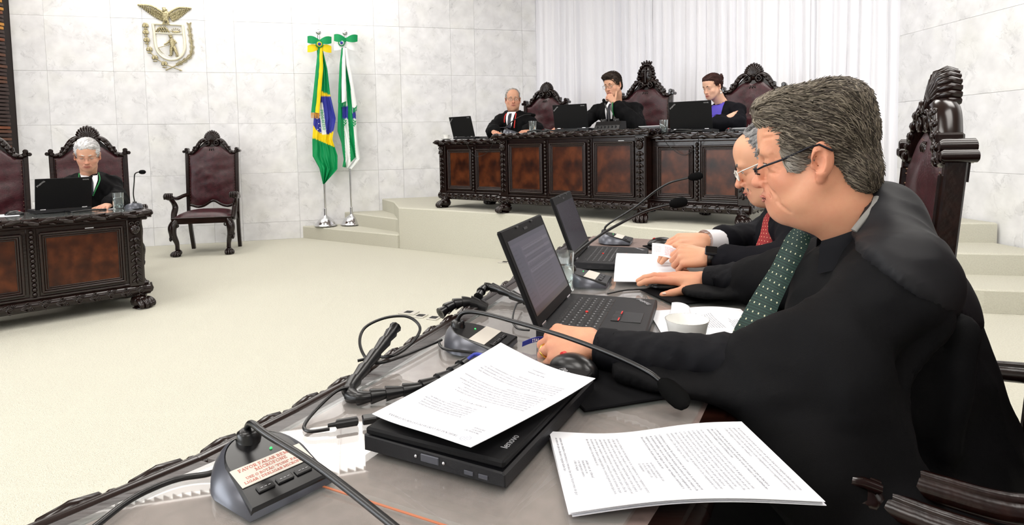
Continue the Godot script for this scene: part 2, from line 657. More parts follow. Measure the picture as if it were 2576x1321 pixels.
	pm("ink", c8(60, 62, 70), 0.7)
	m = pm("led_green", c8(60, 220, 110), 0.4)
	m.emission_enabled = true
	m.emission = c8(60, 230, 110)
	m.emission_energy_multiplier = 0.8
	pm("gold", c8(222, 186, 92), 0.2, 1.0)
	m = pm("robe", c8(9, 9, 11), 0.75, 0.0, 0.25)
	m.normal_enabled = true
	m.normal_texture = ntex(81, 0.35, 2, [], 256, 3.0)
	m.normal_scale = 0.3
	tri(m, Vector3.ONE * 9.0)
	pm("robe_satin", c8(22, 22, 25), 0.6, 0.0, 0.35)
	pm("suit", c8(12, 12, 18), 0.8, 0.0, 0.25)
	pm("shirt", c8(242, 242, 246), 0.8)
	pm("shirt_navy", c8(7, 7, 12), 0.75, 0.0, 0.3)
	pm("blouse", c8(72, 58, 168), 0.6)
	pm("grey_cloth", c8(116, 114, 110), 0.8)
	pm("tie_dark", c8(22, 24, 40), 0.5)
	pm("cord_red", c8(206, 46, 40), 0.6)
	pm("cord_green", c8(30, 128, 66), 0.6)
	m = pm("skin", Color(1, 1, 1), 0.5, 0.0, 0.4)
	m.vertex_color_use_as_albedo = true
	m.subsurf_scatter_enabled = true
	m.subsurf_scatter_strength = 0.08
	m.normal_enabled = true
	m.normal_texture = ntex(91, 0.25, 3, [], 256, 2.5)
	m.normal_scale = 0.18
	tri(m, Vector3.ONE * 9.0)
	m = pm("hair", Color(1, 1, 1), 0.55, 0.0, 0.35)
	m.vertex_color_use_as_albedo = true
	pm("eye_white", c8(226, 220, 214), 0.2)
	pm("eye_dark", c8(44, 30, 22), 0.15)
	pm("frame_dark", c8(24, 24, 32), 0.3, 0.6)
	pm("frame_metal", c8(150, 140, 120), 0.25, 0.9)
	pm("frame_clear", c8(216, 214, 206), 0.25, 0.2)
	pm("pearl", c8(238, 232, 224), 0.2)
	pm("watch_face", c8(8, 8, 10), 0.06)
	for k in [["flag_green", c8(0, 146, 84)], ["flag_yellow", c8(246, 214, 20)], ["flag_blue", c8(48, 56, 150)], ["flag_white", c8(240, 242, 242)], ["fringe", c8(226, 160, 30)]]:
		pm(k[0], k[1], 0.55, 0.0, 0.4)
	m = pm("flag_cloth", Color(1, 1, 1), 0.55, 0.0, 0.4)
	m.vertex_color_use_as_albedo = true
	pm("orange_strip", c8(176, 104, 70), 0.6)
	pm("outlet", c8(190, 186, 176), 0.5)
	pm("dark", c8(20, 20, 22), 0.6)
	m = pm("screen", c8(40, 40, 52), 0.25, 0.0, 0.4)
	pm("cup_wall", c8(214, 216, 216), 0.4)
	pm("sticker_blue", c8(70, 130, 200), 0.4)
	pm("tape", Color(0.95, 0.95, 0.93, 0.3), 0.2)
	M["tape"].transparency = BaseMaterial3D.TRANSPARENCY_ALPHA
	m = pm("lamp_face", Color(1, 1, 1), 0.6)
	m.emission_enabled = true
	m.emission = Color(1, 0.98, 0.96)
	m.emission_energy_multiplier = 3.0
	m = pm("daylight_pane", Color(1, 1, 1), 0.6)
	m.emission_enabled = true
	m.emission = Color(0.96, 0.98, 1.0)
	m.emission_energy_multiplier = 2.5

# pages of small print drawn with the font's own glyphs
var glyph := {}
func glyph_of(ts: TextServer, rid: RID, size: int, ch: int) -> Array:
	var key := [size, ch, rid]
	if not glyph.has(key):
		var sz := Vector2i(size, 0)
		var g := ts.font_get_glyph_index(rid, size, ch, 0)
		ts.font_render_glyph(rid, sz, g)
		var r := ts.font_get_glyph_uv_rect(rid, sz, g)
		var pic: Image = null
		if r.size.x > 0:
			pic = ts.font_get_texture_image(rid, sz, ts.font_get_glyph_texture_idx(rid, sz, g)).get_region(Rect2i(r))
		glyph[key] = [pic, ts.font_get_glyph_offset(rid, sz, g), ts.font_get_glyph_advance(rid, size, g).x]
	return glyph[key]

func write_line(im: Image, text: String, x0: float, y0: float, size: int, ink: Color, serif := false) -> float:
	var f := SystemFont.new()
	f.font_names = ["Droid Serif" if serif else "Droid Sans"]
	var rid: RID = f.get_rids()[0]
	var ts := TextServerManager.get_primary_interface()
	var x := x0
	for i in text.length():
		var q: Array = glyph_of(ts, rid, size, text.unicode_at(i))
		if q[0]:
			var pic: Image = q[0]
			for yy in pic.get_height():
				for xx in pic.get_width():
					var a := pic.get_pixel(xx, yy).a
					if a > 0.05:
						var px := int(x + q[1].x) + xx
						var py := int(y0 + q[1].y) + yy
						if px >= 0 and py >= 0 and px < im.get_width() and py < im.get_height():
							im.set_pixel(px, py, im.get_pixel(px, py).lerp(ink, minf(1.0, a * 1.7)))
		x += q[2]
	return x

const FILLER := "do processo de que tratam os autos em que se discute a regularidade das contas do gestor municipal nos termos do voto do relator e da manifestacao do ministerio publico junto ao tribunal com fundamento na lei complementar e no regimento interno para o fim de julgar as contas com ressalva e determinar a remessa dos autos"
func page(rows: Array, w := 620, h := 877, base := Color(0.9, 0.905, 0.92)) -> ImageTexture:
	var im := Image.create(w, h, false, Image.FORMAT_RGB8)
	im.fill(base)
	var word := FILLER.split(" ")
	var at := 0
	for r in rows:    # [kind, y, x0, x1, size, darkness, (text)]
		var ink := base.lerp(Color(0.12, 0.13, 0.18), r[5])
		if r[0] == "text":
			write_line(im, r[6], r[2], r[1], r[4], ink, true)
		else:
			var x: float = r[2]
			while x < r[3]:
				var wd: String = word[at % word.size()]
				at += 1
				if x + wd.length() * r[4] * 0.55 > r[3]: break
				x = write_line(im, wd + " ", x, r[1], r[4], ink, true)
	return ImageTexture.create_from_image(im)

# ---------------------------------------------------------------- the room
const WD := Vector3(0.966, 0, -0.257)     # along the marble wall behind the flags, to the right
const WN := Vector3(0.257, 0, 0.966)      # out of it, into the room
const W0 := Vector3(-4.8, 0, -7.95)
const DU := Vector3(0.785, 0, 0.619)      # along the high bench, to the right
const DN := Vector3(-0.619, 0, 0.785)     # out of its front
const D0 := Vector3(-0.12, 0, -6.58)      # where its middle part begins
const HIGH := 4.3

func extrude_floor(g: Geo, poly: Array, y0: float, y1: float, round := 0.0) -> void:
	var p := PackedVector2Array()
	for q in poly: p.append(Vector2(q.x, -q.y))
	g.xf = Transform3D(Basis(Vector3.RIGHT, Vector3(0, 0, -1), Vector3.UP), Vector3.ZERO)
	g.prism(p, y0, y1, round)
	g.xf = Transform3D()

func slab_wall(called: String, a: Vector3, dir: Vector3, out: Vector3, rows: Array, cols: Array) -> void:
	var length: float = cols[-1]
	var b := look(out)
	var g := Geo.new()
	g.box(a + dir * length * 0.5 - out * 0.11 + Vector3(0, HIGH * 0.5, 0), Vector3(length, HIGH, 0.2), 0.0, Basis(dir, Vector3.UP, out))
	var wall := struct(called, g, M.grout)
	for r in rows.size() - 1:
		for k in cols.size() - 1:
			var x0: float = cols[k]
			var x1: float = cols[k + 1]
			var w := x1 - x0 - 0.0018
			var h: float = rows[r + 1] - rows[r] - 0.0018
			var s := Geo.new()
			s.xf = Transform3D(Basis(dir, Vector3.UP, out), a + dir * (x0 + x1) * 0.5 + Vector3(0, (rows[r] + rows[r + 1]) * 0.5, 0) + out * rng.randf_range(-0.0012, 0.0012))
			var o := Vector2(rng.randf_range(0.34, 0.66), rng.randf_range(0.33, 0.67))
			var fv := -1.0 if rng.randf() < 0.4 else 1.0
			var fl := -1.0 if rng.randf() < 0.5 else 1.0
			var e := 0.0014
			var uv := []
			for q in [[-1, -1], [1, -1], [1, 1], [-1, 1]]:
				uv.append(o + Vector2(q[0] * w * 0.5 * fl, -q[1] * h * 0.5 * fv) * 0.9)
			var f := []
			var bk := []
			for q in [[-1, -1], [1, -1], [1, 1], [-1, 1]]:
				f.append(Vector3(q[0] * (w * 0.5 - e), q[1] * (h * 0.5 - e), 0.006))
				bk.append(Vector3(q[0] * w * 0.5, q[1] * h * 0.5, 0.006 - e))
			s.face(f, Vector3(0, 0, 1), uv)
			for i in 4:
				var j := (i + 1) % 4
				var nn: Vector3 = [Vector3.DOWN, Vector3.RIGHT, Vector3.UP, Vector3.LEFT][i]
				s.face([bk[i], bk[j], f[j], f[i]], (nn + Vector3(0, 0, 1)).normalized(), [uv[i], uv[j], uv[j], uv[i]])
				s.face([bk[i] - Vector3(0, 0, 0.02), bk[j] - Vector3(0, 0, 0.02), bk[j], bk[i]], nn, [uv[i], uv[j], uv[j], uv[i]])
			part(wall, "marble_slab", s, [M.marble, M.marble_b, M.marble_c][rng.randi_range(0, 2)])

func build_room() -> void:
	# floor
	var g := Geo.new()
	g.box(Vector3(-1.2, -0.1, -2.2), Vector3(13.4, 0.2, 16.6))
	struct("floor", g, M.carpet)
	# ceiling
	g = Geo.new()
	g.box(Vector3(-1.2, HIGH + 0.1, -2.2), Vector3(13.4, 0.2, 16.6))
	struct("ceiling", g, M.ceiling)
	# marble wall behind the flags
	var left := W0 - WD * 1.43
	var cols := []
	var x := 0.0
	while x < 6.75:
		cols.append(x)
		x += 0.74 if cols.size() % 2 == 0 else 0.36
	cols.append(6.82)
	var rows := [0.0, 0.245, 0.93, 1.615, 2.3, 2.985, 3.67, HIGH]
	slab_wall("wall_left", left, WD, WN, rows, cols)
	# wall behind the curtain
	var ce := left + WD * 6.70
	g = Geo.new()
	g.box(ce + DU * 2.4 - DN * 0.32 + Vector3(0, HIGH * 0.5, 0), Vector3(5.4, HIGH, 0.2), 0.0, Basis(DU, Vector3.UP, DN))
	struct("wall_back", g, M.wall_paint)
	# marble wall on the right
	var rd := Vector3(0.06, 0, 1).normalized()
	var rs := ce + DU * 4.8
	var cr := []
	x = 0.0
	while x < 11.0:
		cr.append(x)
		x += 0.74
	slab_wall("wall_right", rs, rd, Vector3(-rd.z, 0, rd.x), rows, cr)
	# wooden louvre wall on the left, with loose-set slats
	var sd := Vector3(-0.16, 0, 0.987)
	var sn := Vector3(0.987, 0, 0.16)
	g = Geo.new()
	g.box(left + WD * 0.02 + sd * 2.55 - sn * 0.12 + Vector3(0, HIGH * 0.5, 0), Vector3(5.1, HIGH, 0.2), 0.0, Basis(-sd, Vector3.UP, sn))
	var louvre := struct("wall_side", g, M.slat_back)
	var sg := Geo.new()
	sg.box(Vector3.ZERO, Vector3(1.6, 0.034, 0.05), 0.004)
	var sm := sg.mesh()
	var y := 1.3
	while y < HIGH - 0.05:
		var o := MeshInstance3D.new()
		o.name = "slat"
		o.mesh = sm
		var r := rng.randf()
		o.material_override = M.slat_dark if r < 0.55 else M.slat_brown if r < 0.72 else M.slat_amber if r < 0.86 else M.slat_red
		louvre.add_child(o, true)
		o.transform = Transform3D(Basis(-sd, Vector3.UP, sn), left + WD * 0.02 + sd * (0.93 + rng.randf_range(-0.01, 0.01)) + sn * 0.006 + Vector3(0, y, 0))
		y += 0.0465
	# outside the frame: the wall towards the left window, and the wall behind the camera
	var wl := left + sd * 5.0
	g = Geo.new()
	for q in [[Vector3(0, 0.45, 0), 0.9, 7.6], [Vector3(0, 4.0, 0), 0.6, 7.6]]:
		g.box(Vector3(-7.35, q[0].y, 2.0), Vector3(0.2, q[1], 7.8))
	for q in [-1.75, 5.6]:
		g.box(Vector3(-7.35, HIGH * 0.5, q), Vector3(0.2, HIGH, 0.6))
	struct("wall_window", g, M.wall_paint)
	g = Geo.new()
	g.box(Vector3(-1.2, HIGH * 0.5, 5.9), Vector3(12.5, HIGH, 0.2))
	struct("wall_rear", g, M.wall_paint)
	# left window, out of the frame: daylight
	g = Geo.new()
	g.box(Vector3(-7.36, 2.3, 1.95), Vector3(0.03, 2.8, 6.8))
	var win := struct("window_1", g, M.daylight_pane)
	g = Geo.new()
	for k in 6:
		g.box(Vector3(-7.32, 2.3, -1.4 + k * 1.34), Vector3(0.06, 2.8, 0.06), 0.005)
	part(win, "window_frame", g, M.white)
	# platform with its steps
	var arc := [Vector2(-1.40, -7.38), Vector2(-0.9, -7.06), Vector2(-0.4, -6.71), Vector2(0.05, -6.4), Vector2(0.45, -6.06), Vector2(0.8, -5.66), Vector2(1.1, -5.24), Vector2(1.6, -4.86), Vector2(2.2, -4.62), Vector2(2.6, -4.52)]
	var inn := []
	for q in arc: inn.append(q + Vector2(0.05, -0.06))
	var s1 := [Vector2(-2.98, -8.45), Vector2(-1.43, -7.4)] + inn + [Vector2(3.3, -4.17), Vector2(4.16, -3.95), Vector2(4.0, -6.3), Vector2(0.24, -9.27)]
	var s2 := [Vector2(-2.42, -8.6), Vector2(-1.5, -7.68)] + inn + [Vector2(2.9, -4.8), Vector2(3.6, -4.62), Vector2(4.12, -4.5), Vector2(4.0, -6.3), Vector2(0.24, -9.27)]
	var s3 := [Vector2(-1.9, -8.74), Vector2(-1.62, -8.2)] + arc + [Vector2(2.8, -5.2), Vector2(3.75, -5.12), Vector2(4.1, -5.06), Vector2(4.0, -6.3), Vector2(0.24, -9.27)]
	var k := 0
	for s in [s1, s2, s3]:
		g = Geo.new()
		extrude_floor(g, s, 0.0005, 0.17 * (k + 1), 0.012)
		struct(["step_lower", "step_middle", "platform"][k], g, M.carpet)
		k += 1
	# skirting line of the floor outlets
	var og := Geo.new()
	og.box(Vector3(0, 0.004, 0), Vector3(0.14, 0.008, 0.09), 0.003)
	var hg := Geo.new()
	hg.box(Vector3(0, 0.0085, 0), Vector3(0.055, 0.002, 0.055))
	var i := 0
	for q in [[Vector3(-0.795, 0, -4.46), "widest floor outlet plate of the three in the carpet", 1.0], [Vector3(-0.69, 0, -4.36), "middle one of the three floor outlet plates in the carpet", 0.6], [Vector3(-0.585, 0, -4.3), "floor outlet plate of the three nearest the near desk", 0.6], [Vector3(-0.09, 0, -6.35), "floor outlet plate beside the foot of the platform", 1.0]]:
		var t := thing("floor_outlet", q[1], "floor outlet", q[0], -0.35, "outlets let into the carpet")
		var a := part(t, "plate", og, M.outlet)
		a.scale = Vector3(q[2], 1, 1)
		part(t, "socket", hg, M.dark)
		i += 1

func build_curtain() -> void:
	var a := W0 + WD * 5.27 - DN * 0.02
	var root := thing("curtain", "floor-length white pleated curtain behind the high bench", "curtain", a)
	var nz := fnl(5, 0.9, 2)
	var n2 := fnl(6, 0.35, 2)
	var s := 0.0
	for pnl in 5:
		var w: float = [0.95, 1.05, 0.9, 1.0, 0.98][pnl]
		var nx := 120
		var ny := 12
		var pts := PackedVector3Array()
		for j in ny:
			var y := lerpf(HIGH - 0.02, 0.52, float(j) / (ny - 1))
			for i in nx:
				var u := s - 0.03 + (w + 0.06) * i / (nx - 1)
				var ph := u * 46.0 + 5.0 * n2.get_noise_1d(u * 3.0) + 0.7 * nz.get_noise_2d(u * 2.0, y * 0.4)
				var amp := 0.022 + 0.022 * (0.5 + nz.get_noise_1d(u * 1.7 + 30.0))
				var z := amp * sin(ph) + 0.012 * sin(ph * 2.3 + 1.0) + 0.01 * absf(sin(ph * 0.5)) + 0.02 * n2.get_noise_2d(u, y * 0.3)
				var e := float(i) / (nx - 1)
				z += 0.01 * pow(absf(e - 0.5) * 2.0, 6.0) + (0.022 if pnl % 2 else 0.0)
				pts.append(DU * (u + 0.012 * cos(ph)) + Vector3(0, y, 0) + DN * (z - 0.05))
		var g := Geo.new()
		g.sheet(pts, nx, ny, 0.0015, true)
		part(root, "panel", g, M.curtain)
		s += w

func build_lights() -> void:
	# unseen ceiling panels, some added to lift the right side of the hall
	var i := 0
	for q in CEIL:
		var t := thing("ceiling_light", "unseen square luminous ceiling panel above the hall", "ceiling light", Vector3(q[0], HIGH, q[1]), 0.0, "luminous ceiling panels")
		var g := Geo.new()
		for s in [-1.0, 1.0]:
			g.box(Vector3(s * 0.78, -0.03, 0), Vector3(0.06, 0.06, 1.62), 0.006)
			g.box(Vector3(0, -0.03, s * 0.78), Vector3(1.5, 0.06, 0.06), 0.006)
		part(t, "frame", g, M.white)
		g = Geo.new()
		g.box(Vector3(0, -0.025, 0), Vector3(1.5, 0.03, 1.5))
		part(t, "diffuser", g, M.lamp_face)
		var l := AreaLight3D.new()
		l.name = "panel_light"
		l.area_size = Vector2(1.5, 1.5)
		l.light_energy = CEIL_ENERGY * q[2]
		l.light_color = Color(1.0, 0.985, 0.965)
		l.shadow_enabled = true
		l.area_range = 20.0
		l.area_attenuation = 2.0
		t.add_child(l)
		l.position = Vector3(0, -0.05, 0)
		l.rotation.x = -PI / 2
		i += 1
	# luminous cove between the ceiling and the marble wall
	for k in 4:
		var c := W0 + WD * (-0.55 + 1.15 * k) + WN * 0.82
		var t := thing("cove_light", "luminous strip of the cove above the marble wall", "ceiling light", Vector3(c.x, HIGH, c.z), atan2(-WD.z, WD.x), "cove lights along the marble wall")
		var g := Geo.new()
		g.box(Vector3(0, -0.02, 0), Vector3(1.14, 0.03, 1.36))
		part(t, "diffuser", g, M.lamp_face)
		g = Geo.new()
		for j in 12:
			g.prism(PackedVector2Array([Vector2(-0.57 + j * 0.095, -0.03), Vector2(-0.475 + j * 0.095, -0.03), Vector2(-0.57 + j * 0.095, -0.09)]), 0.68, 0.7)
		part(t, "saw_tooth_edge", g, M.ceiling)
		var l := AreaLight3D.new()
		l.name = "strip_light"
		l.area_size = Vector2(1.1, 1.3)
		l.light_energy = CEIL_ENERGY * 0.12
		l.light_color = Color(1.0, 0.985, 0.965)
		l.shadow_enabled = true
		l.area_range = 20.0
		l.area_attenuation = 2.0
		t.add_child(l)
		l.position = Vector3(0, -0.045, 0)
		l.rotation.x = -PI / 2
	var w := AreaLight3D.new()
	w.name = "window_light"
	w.area_size = Vector2(6.6, 2.6)
	w.light_energy = WINDOW_ENERGY
	w.light_color = Color(0.95, 0.975, 1.0)
	w.shadow_enabled = true
	w.area_range = 30.0
	w.area_attenuation = 2.0
	add_child(w)
	w.position = Vector3(-7.28, 2.3, 1.95)
	w.rotation.y = -PI / 2

# ---------------------------------------------------------------- carving
func petal(g: Geo, at: Vector3, dir: Vector3, out: Vector3, length: float, w: float, h: float, seg := 6) -> void:
	var y := dir.normalized()
	var z := (out - y * out.dot(y)).normalized()
	g.ball(at + y * length * 0.5, Vector3(w, length * 0.5, h), Basis(y.cross(z), y, z), seg, 4)

func spiral(g: Geo, at: Vector3, right: Vector3, up: Vector3, r: float, turns: float, start: float, hand: float, tr: float, sides := 5) -> void:
	var pts := []
	var rr := []
	var m := int(14 * turns)
	for i in m + 1:
		var f := float(i) / m
		var a := start + hand * TAU * turns * f
		var q := r * (1.0 - 0.8 * f)
		pts.append(at + right * cos(a) * q + up * sin(a) * q)
		rr.append(tr * (1.0 - 0.45 * f))
	g.tube(pts, rr, sides, true, 1.0, right.cross(up))

# rows of carved leaves from a to b; out: away from the wood; wide: height of the band
func leaf_band(g: Geo, a: Vector3, b: Vector3, out: Vector3, wide: float, pitch: float, deep: float) -> void:
	var d := (b - a).normalized()
	var up := out.cross(d).normalized()
	if up.y < -0.01: up = -up
	var m := int(maxf(1.0, round((b - a).length() / pitch)))
	var p := (b - a).length() / m
	for i in m:
		var c := a + d * p * (i + 0.5)
		var s := 1.0 if i % 2 == 0 else -1.0
		petal(g, c - d * p * 0.6 - up * wide * 0.1 * s, d + up * 0.2 * s, out, p * 1.1, wide * 0.26, deep)
		petal(g, c - d * p * 0.3 + up * wide * 0.26 * s, d + up * 0.12 * s, out, p * 0.75, wide * 0.17, deep * 0.9)
		petal(g, c - d * p * 0.1 - up * wide * 0.32 * s, d - up * 0.2 * s, out, p * 0.5, wide * 0.13, deep * 0.8)
		g.ball(c + d * p * 0.42 + up * wide * 0.1 * s, Vector3.ONE * wide * 0.15, Basis(), 6, 5)

func acanthus_band(g: Geo, a: Vector3, b: Vector3, out: Vector3, wide: float, pitch: float, deep: float) -> void:
	var d := (b - a).normalized()
	var up := out.cross(d).normalized()
	if up.y < -0.01: up = -up
	var m := int(maxf(1.0, round((b - a).length() / pitch)))
	var p := (b - a).length() / m
	for i in m:
		var c := a + d * p * (i + 0.5)
		var s := 1.0 if i % 2 == 0 else -1.0
		spiral(g, c + up * wide * 0.1 * s + out * deep * 0.3, d, up, wide * 0.3, 1.3, PI * 0.5 * s, s, deep * 0.5)
		for k in 3:
			var an := (-0.5 + 0.5 * k) * s
			petal(g, c - d * p * 0.48 - up * wide * 0.12 * s, d * cos(an) + up * sin(an), out, p * (0.5 - 0.06 * k), wide * 0.1, deep * (0.9 - 0.1 * k))
		for k in 3:
			petal(g, c + d * p * (0.12 + 0.1 * k) - up * wide * 0.42 * s, up * s * 0.8 - d * 0.5, out, wide * 0.4, wide * 0.075, deep * 0.7, 5)

func bud_strip(g: Geo, a: Vector3, b: Vector3, out: Vector3, wide: float, pitch: float) -> void:
	var d := (b - a).normalized()
	var side := d.cross(out).normalized()
	var m := int(round((b - a).length() / pitch))
	var p := (b - a).length() / m
	for i in m:
		var c := a + d * p * (i + 0.5)
		g.ball(c + out * wide * 0.1, Vector3(wide * 0.34, p * 0.52, wide * 0.42), Basis(side, d, out), 7, 5)
		for s in [-1.0, 1.0]:
			petal(g, c - d * p * 0.35, d + side * s * 0.6, out, p * 0.8, wide * 0.13, wide * 0.25, 5)

func figure_strip(g: Geo, a: Vector3, b: Vector3, out: Vector3, wide: float) -> void:
	var d := (b - a).normalized()      # downwards
	var side := d.cross(out).normalized()
	var len := (b - a).length()
	var bs := Basis(side, -d, out)
	# mask with brow, nose and cheeks near the top, then drops of leaves
	var c := a + d * wide * 0.75
	g.ball(c, Vector3(wide * 0.42, wide * 0.55, wide * 0.45), bs, 9, 7)
	for s in [-1.0, 1.0]:
		g.ball(c + side * s * wide * 0.2 + d * wide * 0.1 + out * wide * 0.33, Vector3(wide * 0.14, wide * 0.13, wide * 0.12), bs, 6, 4)
		g.ball(c + side * s * wide * 0.17 - d * wide * 0.17 + out * wide * 0.36, Vector3(wide * 0.16, wide * 0.05, wide * 0.08), bs, 6, 4)
		spiral(g, c - d * wide * 0.5 + side * s * wide * 0.26 + out * wide * 0.2, side * s, -d, wide * 0.2, 1.2, PI, -1.0, wide * 0.08)
	g.ball(c + out * wide * 0.44, Vector3(wide * 0.08, wide * 0.2, wide * 0.1), bs, 6, 4)
	g.ball(c + d * wide * 0.36 + out * wide * 0.3, Vector3(wide * 0.16, wide * 0.12, wide * 0.14), bs, 6, 4)
	var y := wide * 1.45
	var i := 0
	while y < len - wide * 0.3:
		var w := wide * (0.42 - 0.16 * y / len)
		for s in [-1.0, 1.0]:
			petal(g, a + d * y, d * 0.8 + side * s * 0.75, out, wide * 0.6, w * 0.38, wide * 0.22)
			spiral(g, a + d * (y + wide * 0.2) + side * s * w * 0.62 + out * wide * 0.08, side * s, d, w * 0.42, 1.1, 0.0, 1.0, wide * 0.06)
		g.ball(a + d * (y + wide * 0.25) + out * wide * 0.12, Vector3(w * 0.4, wide * 0.3, wide * 0.24), bs, 7, 5)
		y += wide * 0.62
		i += 1

func paw(g: Geo, at: Vector3, fwd: Vector3, s: float) -> void:
	var side := Vector3.UP.cross(fwd).normalized()
	var b := Basis(side, Vector3.UP, fwd)
	g.ball(at + Vector3(0, 0.42 * s, 0) - fwd * 0.1 * s, Vector3(0.42, 0.42, 0.55) * s, b, 10, 6)
	for k in 4:
		var u := (k - 1.5) * 0.24 * s
		var f := (0.42 - 0.09 * absf(k - 1.5)) * s
		g.tube(curve([at + side * u * 0.7 + Vector3(0, 0.5 * s, 0) + fwd * 0.1 * s, at + side * u + Vector3(0, 0.46 * s, 0) + fwd * f, at + side * u * 1.08 + Vector3(0, 0.26 * s, 0) + fwd * (f + 0.24 * s), at + side * u * 1.08 + Vector3(0, 0.08 * s, 0) + fwd * (f + 0.22 * s)], 3), [0.14 * s, 0.15 * s, 0.155 * s, 0.16 * s, 0.165 * s, 0.17 * s, 0.16 * s, 0.14 * s, 0.12 * s, 0.08 * s], 7)
	g.ball(at + Vector3(0, 0.04 * s, 0) + fwd * 0.1 * s, Vector3(0.45, 0.06, 0.6) * s, b, 10, 4)

# ---------------------------------------------------------------- the tall carved armchairs
func back_at(x: float, y: float, dz := 0.0) -> Vector3:
	return Vector3(x, y, -0.25 - maxf(0.0, y - 0.5) * 0.085 + dz)

func leather_top(x: float) -> float:
	return 1.2 + 0.105 * smoothstep(0.25, 0.07, absf(x)) - 0.02 * exp(-pow(x / 0.03, 2.0))

func leather_low(x: float) -> float:
	return 0.555 + 0.075 * exp(-pow(x / 0.09, 2.0)) + 0.03 * smoothstep(0.17, 0.28, absf(x))

